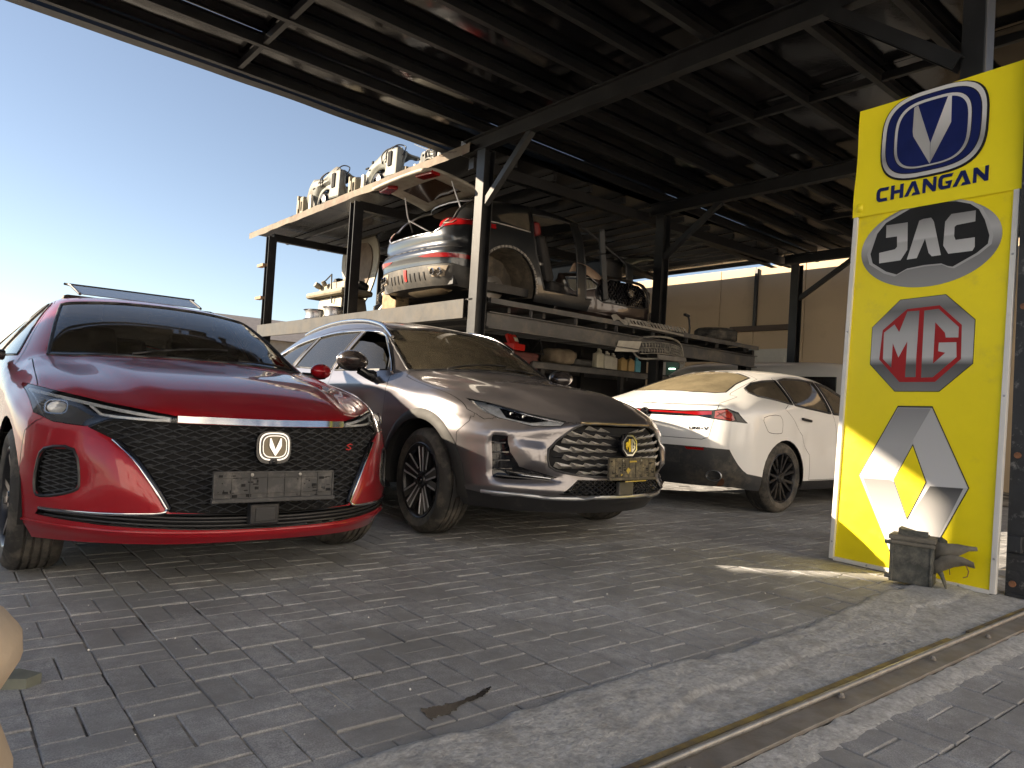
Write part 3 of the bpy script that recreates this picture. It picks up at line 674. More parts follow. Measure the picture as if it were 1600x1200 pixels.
# ---------------------------------------------------------------- crushed battery at the foot of the sign
M['old_case'] = mat('old_case', (0.075, 0.078, 0.07), 0.7, var=0.4, scale=12, dirt=(0.17, 0.16, 0.135), dirt_amt=0.6, dirt_scale=14, bump=0.6, bump_scale=50)
M['torn_card'] = mat('torn_card', (0.15, 0.138, 0.115), 0.85, var=0.3, scale=14, bump=0.3)
bat = thing('old_battery', 'broken dusty grey car battery with torn bent plates in front of the sign', 'battery', (4.40, 1.74, 0.016), R_(14))
b = MB(); b.box((0.055, 0, 0.12), (0.15, 0.22, 0.24)); b.build('case', M['old_case'], bat, bevel=0.006)
b = MB(); b.box((0.055, 0, 0.252), (0.165, 0.235, 0.026)); b.box((-0.028, 0, 0.225), (0.012, 0.236, 0.02)); b.build('lid_rim', M['torn_card'], bat, bevel=0.004)
b = MB(); b.box((0.06, 0.0, 0.285), (0.10, 0.15, 0.006), Matrix.Rotation(R_(12), 3, 'X')); b.box((0.02, 0.0, 0.278), (0.008, 0.15, 0.04)); b.build('loose_lid', M['old_case'], bat)
b = MB(); b.box((-0.026, 0.10, 0.12), (0.012, 0.018, 0.23)); b.box((-0.026, -0.10, 0.12), (0.012, 0.014, 0.23)); b.build('corner_rib', M['old_case'], bat, bevel=0.003)
def strip(pts, w, name, mt, tw=0.0):
    b = MB(); n = len(pts); vs_, fs_ = [], []
    for i, p in enumerate(pts):
        ww = w[i] if isinstance(w, (list, tuple)) else w
        a = tw * i; d = Vector((math.sin(a) * ww, 0.15 * ww, math.cos(a) * ww))
        vs_ += [Vector(p) + d, Vector(p) - d]
    fs_ = [(2 * i, 2 * i + 1, 2 * i + 3, 2 * i + 2) for i in range(n - 1)]
    b.add(vs_, fs_); o = b.build(name, mt, bat, smooth=60); md = o.modifiers.new('th', 'SOLIDIFY'); md.thickness = 0.004; return o
strip([(0.02, -0.10, 0.20), (0.015, -0.16, 0.205), (0.01, -0.22, 0.225), (0.012, -0.27, 0.24), (0.01, -0.31, 0.245)], [0.05, 0.045, 0.032, 0.014, 0.010], 'torn_plate', M['torn_card'], 0.12)
strip([(0.0, -0.10, 0.10), (-0.01, -0.15, 0.14), (-0.01, -0.20, 0.165), (0.0, -0.25, 0.17), (0.01, -0.30, 0.155)], [0.03, 0.04, 0.036, 0.026, 0.02], 'torn_plate', M['torn_card'], -0.15)
strip([(0.03, -0.10, 0.16), (0.02, -0.135, 0.11), (0.0, -0.16, 0.05), (0.02, -0.17, 0.01)], [0.06, 0.05, 0.04, 0.02], 'torn_plate', M['old_case'], 0.3)
strip([(0.06, -0.10, 0.24), (0.05, -0.14, 0.25), (0.06, -0.17, 0.21), (0.06, -0.18, 0.12)], [0.02, 0.03, 0.05, 0.05], 'torn_plate', M['old_case'], 0.2)
b = MB(); b.tube([(0.0, -0.26, 0.15), (0.0, -0.275, 0.12), (0.0, -0.27, 0.09), (0.0, -0.25, 0.08)], 0.003, 5); b.build('bent_wire', M['rust'], bat)
b = MB(); b.tube([(-0.03, 0.10, 0.22), (-0.03, 0.135, 0.222)], 0.012, 6); b.tube([(-0.03, 0.10, 0.03), (-0.03, 0.13, 0.03)], 0.012, 6); b.build('terminal', M['old_case'], bat)

# ================================================================== CAR BUILDER
def lerp(a, b, t): return a + (b - a) * t
def interp(x, xs, ys):
    if x <= xs[0]: return ys[0]
    for i in range(len(xs) - 1):
        if x <= xs[i + 1]: return lerp(ys[i], ys[i + 1], (x - xs[i]) / (xs[i + 1] - xs[i]))
    return ys[-1]

class Body:
    """smooth car shell: control cage (front, top, sides, rear) -> Catmull-Clark -> trimmed parts"""
    def __init__(s, front, stations, rear, levels=3, creases=None, deform=None):
        NX = len(front[0]) - 1; NL = len(front); NJ = len(stations)
        verts = []; idx = {}
        def V(key, co):
            if key not in idx: idx[key] = len(verts); verts.append(Vector(co))
            return idx[key]
        faces = []; ed = {}
        for sgn in (1, -1):
            def K(kind, a, b):
                return (kind, a, b, 0 if (kind in 'FTR' and ((kind == 'T' and a == 0) or (kind in 'FR' and a == 0))) else sgn)
            def F(i, l):
                x, y, z = front[l][i]; return V(K('F', i, l), (sgn * x, y, z))
            def S(j, l):
                if j == 0: return F(NX, l)
                if j == NJ - 1: return Rr(NX, l)
                st = stations[j]; x, z = st['L'][l]; return V(K('S', j, l), (sgn * x, st['y'] + st.get('dy', (0,) * NL)[l], z))
            def Rr(i, l):
                x, y, z = rear[l][i]; return V(K('R', i, l), (sgn * x, y, z))
            def T(i, j):
                if j == 0: return F(i, NL - 1)
                if j == NJ - 1: return Rr(i, NL - 1)
                if i == NX: return S(j, NL - 1)
                st = stations[j]; x4, z4 = st['L'][NL - 1]; t = i / NX; p = st.get('p', 2.2)
                tx = t ** 0.9 if i else 0
                z = z4 + (st['zc'] - z4) * (1 - t ** p); y = st['y'] + st.get('bow', 0) * (1 - t ** 2)
                return V(K('T', i, j), (sgn * x4 * tx, y, z))
            def q(*a): faces.append(a if sgn > 0 else a[::-1])
            for l in range(NL - 1):
                for i in range(NX): q(F(i, l), F(i + 1, l), F(i + 1, l + 1), F(i, l + 1)); q(Rr(i + 1, l), Rr(i, l), Rr(i, l + 1), Rr(i + 1, l + 1))
                for j in range(NJ - 1): q(S(j, l), S(j + 1, l), S(j + 1, l + 1), S(j, l + 1))
            for j in range(NJ - 1):
                for i in range(NX): q(T(i, j), T(i + 1, j), T(i + 1, j + 1), T(i, j + 1))
            for (kind, l, j0, j1, w) in (creases or []):
                if kind == 'S':
                    for j in range(j0, j1): ed[frozenset((S(j, l), S(j + 1, l)))] = w
                elif kind == 'F':
                    for i in range(NX): ed[frozenset((F(i, l), F(i + 1, l)))] = w
                elif kind == 'R':
                    for i in range(NX): ed[frozenset((Rr(i, l), Rr(i + 1, l)))] = w
                elif kind == 'T':
                    for i in range(NX): ed[frozenset((T(i, l), T(i + 1, l)))] = w
        faces = [f for f in faces if len(set(f)) > 2]
        me = bpy.data.meshes.new('cage'); me.from_pydata([tuple(v) for v in verts], [], faces)
        if ed:
            at = me.attributes.new('crease_edge', 'FLOAT', 'EDGE')
            for e in me.edges:
                w = ed.get(frozenset(e.vertices))
                if w: at.data[e.index].value = w
        o = bpy.data.objects.new('cage', me); COL.objects.link(o)
        md = o.modifiers.new('s', 'SUBSURF'); md.levels = levels; md.render_levels = levels
        dg = bpy.context.evaluated_depsgraph_get(); me2 = bpy.data.meshes.new_from_object(o.evaluated_get(dg))
        bpy.data.objects.remove(o); bpy.data.meshes.remove(me)
        s.bm = bmesh.new(); s.bm.from_mesh(me2); bpy.data.meshes.remove(me2)
        bmesh.ops.recalc_face_normals(s.bm, faces=s.bm.faces)
        c = sum((f.calc_center_median().dot(f.normal) * 0 + f.normal.z for f in s.bm.faces if f.calc_center_median().z > 1.0), 0)
        if c < 0: bmesh.ops.reverse_faces(s.bm, faces=s.bm.faces)
        if deform:
            s.bm.normal_update()
            for v in s.bm.verts: v.co = deform(v.co.copy(), v.normal.copy())
        s.bm.normal_update()
        s.bvh = BVHTree.FromBMesh(s.bm)
        s.ref = [(tuple(v.normal)) for v in s.bm.verts]; s.ref_faces = [[v.index for v in f.verts] for f in s.bm.faces]
        s.bm.verts.ensure_lookup_table(); s.ref_co = [v.co.copy() for v in s.bm.verts]
        s.lay = s.bm.faces.layers.int.new('part')
        s.names = ['body']
    # -- projection
    def ray(s, view, a, b, side=1):
        if view == 'front': o, d = Vector((a, -3, b)), Vector((0, 1, 0))
        elif view == 'rear': o, d = Vector((a, 9, b)), Vector((0, -1, 0))
        elif view == 'top': o, d = Vector((a, b, 5)), Vector((0, 0, -1))
        else: o, d = Vector((side * 4, a, b)), Vector((-side, 0, 0))
        hit = s.bvh.ray_cast(o, d)
        if hit[0] is None:
            n = s.bvh.find_nearest(o + d * 3.2); return n[0], s.smooth_n(n[0], n[2])
        return hit[0], s.smooth_n(hit[0], hit[2])
    def smooth_n(s, p, fi):
        n = Vector()
        for vi in s.ref_faces[fi]:
            n += Vector(s.ref[vi]) / max(1e-4, (s.ref_co[vi] - p).length)
        return n.normalized() if n.length > 0 else Vector((0, 0, 1))
    def region(s, name, view, poly, sides=(1, -1), filt=None, only=None):
        """cut the outline into the shell, tag faces inside"""
        if name not in s.names: s.names.append(name)
        pid = s.names.index(name); bm = s.bm
        def proj(c):
            if view in ('front', 'rear'): return c.x, c.z
            if view == 'top': return c.x, c.y
            return c.y, c.z
        for sd in (sides if view in ('side',) else (1,)) if view == 'side' else ((1, -1) if (sides == (1, -1)) else sides):
            pl = [(p[0] * sd, p[1]) if view != 'side' else p for p in poly]
            def ok(f):
                n = f.normal
                if only is not None and s.names[f[s.lay]] not in only: return False
                if filt and not filt(f.calc_center_median(), n): return False
                if view == 'front': return n.y < -0.02
                if view == 'rear': return n.y > 0.02
                if view == 'top': return n.z > 0.02
                return n.x * sd > 0.02
            xs = [p[0] for p in pl]; ys = [p[1] for p in pl]; x0, x1, y0, y1 = min(xs) - .1, max(xs) + .1, min(ys) - .1, max(ys) + .1
            for k in range(len(pl)):
                a, b_ = Vector(pl[k]), Vector(pl[(k + 1) % len(pl)]); e = b_ - a
                if e.length < 1e-5: continue
                cand = []
                for f in bm.faces:
                    c = proj(f.calc_center_median())
                    if not (x0 < c[0] < x1 and y0 < c[1] < y1) or not ok(f): continue
                    c = Vector(c); t = (c - a).dot(e) / e.length_squared; rad = max((v.co - f.verts[0].co).length for v in f.verts)
                    dd = (c - (a + e * max(0, min(1, t)))).length
                    if dd < rad + 0.004: cand.append(f)
                nrm2 = Vector((-e.y, e.x)).normalized()
                if view in ('front', 'rear'): co, no = Vector((a.x, 0, a.y)), Vector((nrm2.x, 0, nrm2.y))
                elif view == 'top': co, no = Vector((a.x, a.y, 0)), Vector((nrm2.x, nrm2.y, 0))
                else: co, no = Vector((0, a.x, a.y)), Vector((0, nrm2.x, nrm2.y))
                geom = set(cand)
                for f in cand: geom.update(f.edges); geom.update(f.verts)
                bmesh.ops.bisect_plane(bm, geom=list(geom), dist=1e-4, plane_co=co, plane_no=no)
            bm.normal_update()
            for f in bm.faces:
                c = proj(f.calc_center_median())
                if x0 < c[0] < x1 and y0 < c[1] < y1 and ok(f) and inside(c, pl): f[s.lay] = pid
    def arch(s, yc, zc, r, zmin=0.0, n=28):
        pts = [(yc + r * math.cos(t), zc + r * math.sin(t)) for t in [math.pi * 2 * k / n for k in range(n)]]
        s.region('hole', 'side', pts, filt=lambda c, nn: abs(c.x) > 0.45 and nn.z < 0.8)
        s.region('hole', 'side', [(yc - r, zc), (yc + r, zc), (yc + r, zmin), (yc - r, zmin)], filt=lambda c, nn: abs(c.x) > 0.45)
    def part(s, key, name, material, parent, offset=0.0, thick=0.0, gap=0.0025, side=None, smooth=True):
        """separate the faces tagged key as one object (side picks +x or -x)"""
        pid = s.names.index(key); bm = s.bm.copy(); lay = bm.faces.layers.int['part']
        kill = [f for f in bm.faces if f[lay] != pid or (side is not None and f.calc_center_median().x * side < 0)]
        bmesh.ops.delete(bm, geom=kill, context='FACES')
        if not bm.faces: bm.free(); return None
        if gap > 0:
            bnd = [f for f in bm.faces]
            r = bmesh.ops.inset_region(bm, faces=bnd, thickness=gap, use_boundary=True, use_even_offset=False)
            bmesh.ops.delete(bm, geom=r['faces'], context='FACES')
        nrm = []
        for v in bm.verts:
            h = s.bvh.find_nearest(v.co); n = s.smooth_n(h[0], h[2]) if h[0] is not None else v.normal
            nrm.append(n)
        if offset:
            for v, n in zip(bm.verts, nrm): v.co += n * offset
        me = bpy.data.meshes.new(name); bm.to_mesh(me); bm.free()
        me.materials.append(material); me.shade_smooth()
        me.normals_split_custom_set_from_vertices([tuple(n) for n in nrm])
        o = link_mesh(name, me, parent)
        if thick: md = o.modifiers.new('th', 'SOLIDIFY'); md.thickness = thick; md.offset = -1
        return o
    def shell(s, parent, material, keys, offset=-0.014, name='inner_shell'):
        ids = [s.names.index(k) for k in keys if k in s.names]; bm = s.bm.copy(); lay = bm.faces.layers.int['part']
        bmesh.ops.delete(bm, geom=[f for f in bm.faces if f[lay] not in ids], context='FACES')
        for v in bm.verts:
            h = s.bvh.find_nearest(v.co); v.co += s.smooth_n(h[0], h[2]) * offset
        me = bpy.data.meshes.new(name); bm.to_mesh(me); bm.free(); me.materials.append(material); me.shade_smooth()
        return link_mesh(name, me, parent)
    # -- things laid on the surface
    def patch(s, name, view, poly, material, parent, off=0.003, skirt=0.006, res=0.03, side=1, grow=None):
        pts = [Vector((p[0], p[1])) for p in densify(poly, res)]; n = len(pts)
        xs = [p.x for p in pts]; ys = [p.y for p in pts]; inner = []
        nx = int((max(xs) - min(xs)) / res); ny = int((max(ys) - min(ys)) / res)
        for i in range(1, nx + 1):
            for j in range(1, ny + 1):
                c = (min(xs) + i * res, min(ys) + j * res)
                if inside(c, pts) and min((Vector(c) - p).length for p in pts) > res * 0.45: inner.append(Vector(c))
        vs_, es_, fs_, _, _, _ = geometry.delaunay_2d_cdt(pts + inner, [(i, (i + 1) % n) for i in range(n)], [list(range(n))], 1, 1e-6)
        fs_ = [f for f in fs_ if inside(sum((Vector(vs_[i]) for i in f), Vector((0, 0))) / len(f), pts)]
        bm = bmesh.new(); nr = []
        for v in vs_:
            h, nn = s.ray(view, v[0], v[1], side); bm.verts.new(h + nn * off); nr.append(nn)
        bm.verts.ensure_lookup_table()
        for f in fs_:
            try: bm.faces.new([bm.verts[i] for i in f])
            except ValueError: pass
        bmesh.ops.recalc_face_normals(bm, faces=bm.faces)
        fc = [f for f in bm.faces]
        if fc and sum(f.normal.dot(nr[f.verts[0].index]) for f in fc) < 0: bmesh.ops.reverse_faces(bm, faces=fc)
        if skirt:
            bedges = [e for e in bm.edges if e.is_boundary]
            r = bmesh.ops.extrude_edge_only(bm, edges=bedges)
            nv = [v for v in r['geom'] if isinstance(v, bmesh.types.BMVert)]
            for v in nv:
                h = s.bvh.find_nearest(v.co); v.co -= s.smooth_n(h[0], h[2]) * (skirt + off)
        me = bpy.data.meshes.new(name); bm.to_mesh(me); bm.free(); me.materials.append(material); me.shade_smooth(); me.set_sharp_from_angle(angle=R_(40))
        return link_mesh(name, me, parent)
    def line(s, view, pts, off=0.0, res=0.03, side=1, closed=False):
        return [h + nn * off for h, nn in [s.ray(view, p[0], p[1], side) for p in densify(pts, res, closed)]]
    def trim(s, name, view, pts, r, material, parent, off=0.0, side=1, n=6, closed=False, res=0.025):
        b = MB(); b.tube(s.line(view, pts, off, res, side, closed), r, n, closed); return b.build(name, material, parent, smooth=60)

def inside(c, poly):
    x, y = c[0], c[1]; r = False; j = len(poly) - 1
    for i in range(len(poly)):
        xi, yi = poly[i][0], poly[i][1]; xj, yj = poly[j][0], poly[j][1]
        if (yi > y) != (yj > y) and x < (xj - xi) * (y - yi) / (yj - yi) + xi: r = not r
        j = i
    return r
def densify(poly, res, closed=True):
    out = []; n = len(poly)
    for i in range(n if closed else n - 1):
        a, b_ = poly[i], poly[(i + 1) % n]; L = math.hypot(b_[0] - a[0], b_[1] - a[1]); k = max(1, int(L / res))
        out += [(a[0] + (b_[0] - a[0]) * t / k, a[1] + (b_[1] - a[1]) * t / k) for t in range(k)]
    if not closed: out.append(tuple(poly[-1]))
    return out
def smooth_poly(p, n=4, closed=True):
    """Catmull-Rom through the points"""
    out = []; N_ = len(p)
    for i in range(N_ if closed else N_ - 1):
        p0 = p[i - 1] if (closed or i > 0) else p[i]; p1 = p[i]; p2 = p[(i + 1) % N_]
        p3 = p[(i + 2) % N_] if (closed or i + 2 < N_) else p2
        for k in range(n):
            t = k / n
            out.append(tuple(0.5 * ((2 * b_) + (-a + c) * t + (2 * a - 5 * b_ + 4 * c - d) * t * t + (-a + 3 * b_ - 3 * c + d) * t ** 3) for a, b_, c, d in zip(p0, p1, p2, p3)))
    if not closed: out.append(tuple(p[-1]))
    return out
def mirror(p): return [(-x, y) for x, y in p]
def sym(p): return p + [(-x, y) for x, y in p[::-1]]

# ---------------------------------------------------------------- wheels
def make_wheel(parent, R, W, rim, loc, sgn, style, steer=0.0, disc=True):
    """outer face towards sgn*x"""
    w = bpy.data.objects.new('wheel', None); COL.objects.link(w); w.parent = parent; w.location = loc; w.rotation_euler = (0, 0, steer); w.empty_display_size = 0.1
    xf_ = Matrix.Scale(sgn, 4, Vector((1, 0, 0)))
    h = W / 2; prof = [(rim, h - 0.012), (rim + 0.012, h - 0.004), (rim + (R - rim) * 0.5, h + 0.004), (R - 0.022, h - 0.010), (R - 0.006, h - 0.030)]
    gx = [0.62, 0.2, -0.2, -0.62]
    for g_ in gx:
        c = g_ * (h - 0.03); prof += [(R, c + 0.006), (R - 0.008, c + 0.004), (R - 0.008, c - 0.004), (R, c - 0.006)]
    prof += [(R - 0.006, -h + 0.030), (R - 0.022, -h + 0.010), (rim, -h + 0.012)]
    b = MB(); b.lathe(prof, 72, xf_); b.build('tyre', M['tyre'], w, smooth=35)
    b = MB(); b.lathe([(rim + 0.004, h - 0.012), (rim - 0.006, h - 0.006), (rim - 0.014, h - 0.012), (rim - 0.022, h - 0.035), (rim - 0.03, -h + 0.02), (rim + 0.002, -h + 0.012)], 64, xf_)
    b.lathe([(0.0, h - 0.10), (rim - 0.03, h - 0.14)], 32, xf_, 1)
    b.build('rim', [M['alloy_dark'], M['dark_void']], w, smooth=50)
    if disc:
        b = MB(); b.lathe([(0.05, h - 0.085), (rim * 0.68, h - 0.085), (rim * 0.68, h - 0.11), (0.05, h - 0.11)], 40, xf_); b.build('brake_disc', M['brake_steel'], w, smooth=40)
        b = MB(); b.lathe([(rim * 0.5, h - 0.07), (rim * 0.74, h - 0.07), (rim * 0.76, h - 0.12)], 10, xf_, 0, R_(-25), R_(30)); b.build('caliper', M['brake_steel'], w, smooth=40)
    sp = MB(); sp2 = MB()
    def radial(bm_, a, r0, r1, w0, w1, x0, x1, t, m=0, skew=0.0):
        c, s_ = math.cos(a), math.sin(a); c2, s2 = math.cos(a + skew), math.sin(a + skew)
        u0 = Vector((0, c, s_)); u1 = Vector((0, c2, s2)); v0 = Vector((0, -s_, c)); v1 = Vector((0, -s2, c2))
        P = []
        for (r, ww, xx, u, v) in ((r0, w0, x0, u0, v0), (r1, w1, x1, u1, v1)):
            for (du, dx) in ((-ww, 0), (ww, 0), (ww * 1.25, -t), (-ww * 1.25, -t)):
                P.append(Vector(((xx + dx) * sgn, 0, 0)) + u * r + v * du)
        bm_.add(P, [(0, 1, 2, 3), (7, 6, 5, 4), (0, 4, 5, 1), (1, 5, 6, 2), (2, 6, 7, 3), (3, 7, 4, 0)], m)
    if style == 'blade5':          # five twin blades with cut ends, machined edges
        for k in range(5):
            a = 2 * math.pi * k / 5 + 0.3
            radial(sp, a, 0.05, rim - 0.02, 0.028, 0.030, h - 0.03, h - 0.012, 0.03)
            radial(sp, a + 0.42, 0.06, rim - 0.02, 0.022, 0.022, h - 0.035, h - 0.014, 0.03, skew=-0.02)
            radial(sp, a + 0.21, rim * 0.80, rim - 0.015, 0.075, 0.085, h - 0.030, h - 0.020, 0.02)
            for (aa, dw, r0, r1, sk) in ((a, 0.027, 0.06, rim - 0.03, 0.02), (a, -0.027, 0.06, rim - 0.03, -0.02), (a + 0.42, 0.020, 0.09, rim - 0.03, 0), (a + 0.21, -0.07, rim * 0.8, rim - 0.03, 0.0)):
                radial(sp2, aa + dw / max(r0, 0.1), r0, r1, 0.005, 0.005, h - 0.028, h - 0.0085, 0.004, skew=sk * 0.2 - dw / max(r0, 0.1) + dw / r1)
    elif style == 'multi':
        for k in range(7):
            a = 2 * math.pi * k / 7
            for dd in (-0.13, 0.13): radial(sp, a + dd * 0.5, 0.05, rim - 0.015, 0.012, 0.012, h - 0.035, h - 0.016, 0.03, skew=dd)
    else:
        for k in range(5):
            a = 2 * math.pi * k / 5
            for dd in (-0.16, 0.16): radial(sp, a + dd * 0.4, 0.05, rim - 0.015, 0.018, 0.014, h - 0.035, h - 0.016, 0.03, skew=dd)
    sp.lathe([(0.0, h - 0.018), (0.045, h - 0.018), (0.055, h - 0.03), (0.065, h - 0.07)], 20, xf_)
    sp.build('spokes', M['alloy_dark'], w, smooth=30)
    if sp2.v: sp2.build('machined_edge', M['machined'], w)
    b = MB(); b.lathe([(0, h - 0.012), (0.024, h - 0.012), (0.028, h - 0.018)], 20, xf_); b.build('hub_cap', M['gloss_black'], w, smooth=40)
    return w

def wheel_well(parent, yc, zc, r, xin, xout, mt):
    for sgn in (1, -1):
        b = MB(); n = 24
        vs_ = []
        for x in (xin, xout):
            for k in range(n + 1):
                t = math.pi * (-0.06 + 1.12 * k / n); vs_.append((sgn * x, yc + (r + 0.004) * math.cos(t), max(0.255, zc + (r + 0.004) * math.sin(t))))
        b.add(vs_, [(k, k + 1, n + 2 + k, n + 1 + k) for k in range(n)]); 
        b.add([(sgn * xin, yc, zc)] + vs_[:n + 1], [(0, k + 1, k + 2) for k in range(n)])
        b.build('wheel_liner', mt, parent, smooth=60)

def seats(parent, spots, mt, wide=0.5):
    for (x, y, z, hrest) in spots:
        b = MB()
        b.box((x, y - 0.22, z + 0.10), (wide, 0.5, 0.18), Matrix.Rotation(R_(6), 3, 'X'))
        s_ = b.build('seat', mt, parent, bevel=0.05)
        b = MB(); b.box((x, y + 0.10, z + 0.48), (wide * 0.98, 0.16, 0.62), Matrix.Rotation(R_(-16), 3, 'X'), taper=0.85); b.build('backrest', mt, s_, bevel=0.05)
        if hrest:
            b = MB(); b.box((x, y + 0.22, z + 0.90), (wide * 0.52, 0.09, 0.17), Matrix.Rotation(R_(-12), 3, 'X')); b.build('headrest', mt, s_, bevel=0.035)

def steering(parent, x, y, z):
    b = MB(); pts = [(x + 0.18 * math.cos(t), y + 0.18 * math.sin(t) * 0.42, z + 0.18 * math.sin(t)) for t in [2 * math.pi * k / 28 for k in range(28)]]
    b.tube(pts, 0.014, 8, closed=True); o = b.build('steering_wheel', M['black_plastic'], parent, smooth=60)
    b = MB(); b.box((x, y, z - 0.01), (0.30, 0.03, 0.05)); b.box((x, y - 0.06, z), (0.09, 0.12, 0.09)); b.build('hub', M['black_plastic'], o, bevel=0.01)

def lattice(b, s, poly, dx, dz, r, view='front', off=0.008, side=1, wob=0.0):
    """diamond mesh of wires clipped to an outline"""
    xs = [p[0] for p in poly]; zs = [p[1] for p in poly]; x0, x1, z0, z1 = min(xs), max(xs), min(zs), max(zs)
    for sg in (1, -1):
        k0 = int((x0 - (z1 - z0) * dx / dz) / dx) - 2; k1 = int((x1 + (z1 - z0) * dx / dz) / dx) + 2
        for k in range(k0, k1):
            run = []
            L = 60
            for i in range(L + 1):
                z = z0 + (z1 - z0) * i / L; x = k * dx + sg * (z - z0) * dx / dz
                if inside((x, z), poly): run.append((x, z))
                else:
                    if len(run) > 2: _wire(b, s, run, r, view, off, side)
                    run = []
            if len(run) > 2: _wire(b, s, run, r, view, off, side)
def _wire(b, s, run, r, view, off, side):
    step = max(1, len(run) // 8); pts = run[::step]
    if pts[-1] != run[-1]: pts.append(run[-1])
    P = [h + n * off for h, n in [s.ray(view, p[0], p[1], side) for p in pts]]
    b.tube(P, r, 4, cap=False)

def plate_holder(parent, x, y, z, w, h, tilt, mt, detail=True, rz=0.0):
    o = bpy.data.objects.new('plate_holder', None)
    b = MB(); b.box((0, 0, 0), (w, 0.012, h)); o = b.build('plate_holder', mt, parent, bevel=0.003); o.location = (x, y, z); o.rotation_euler = (tilt, 0, rz)
    b = MB()
    b.box((0, -0.010, -h / 2 + 0.008), (w * 1.02, 0.022, 0.018)); b.build('lower_clip', mt, o, bevel=0.003)
    b = MB()
    for (a, c, ww, hh) in ((0, h / 2 - 0.004, w, 0.006), (-w / 2 + 0.003, 0, 0.005, h), (w / 2 - 0.003, 0, 0.005, h), (0, h * 0.30, w * 0.97, 0.002), (0, -h * 0.22, w * 0.97, 0.002)): b.box((a, -0.0085, c), (ww, 0.007, hh))
    for k in range(1, 7): b.box((-w / 2 + w * k / 7, -0.0075, 0.002), (0.0018, 0.005, h * 0.9))
    tag(b.build('ribs', mt, o), kind='stuff')
    rnd = random.Random(3); b = MB()
    for i in range(44):
        a = rnd.choice((-1, 1)) * rnd.uniform(0.15, 0.46) * w; c = rnd.uniform(-0.40, 0.36) * h
        b.box((a, -0.0068, c), (rnd.choice((0.004, 0.006, 0.016, 0.022)), 0.0015, rnd.choice((0.003, 0.005, 0.012))))
    tag(b.build('slots', M['dark_void'], o), kind='stuff')
    for a in (-0.2, 0.2):
        b = MB(); b.lathe([(0, 0.004), (0.007, 0.003), (0.008, 0)], 10, Matrix.Rotation(R_(-90), 4, 'Z')); b.build('screw', M['rail_shiny'], o, loc=(a * w, -0.006, h * 0.38))
    return o

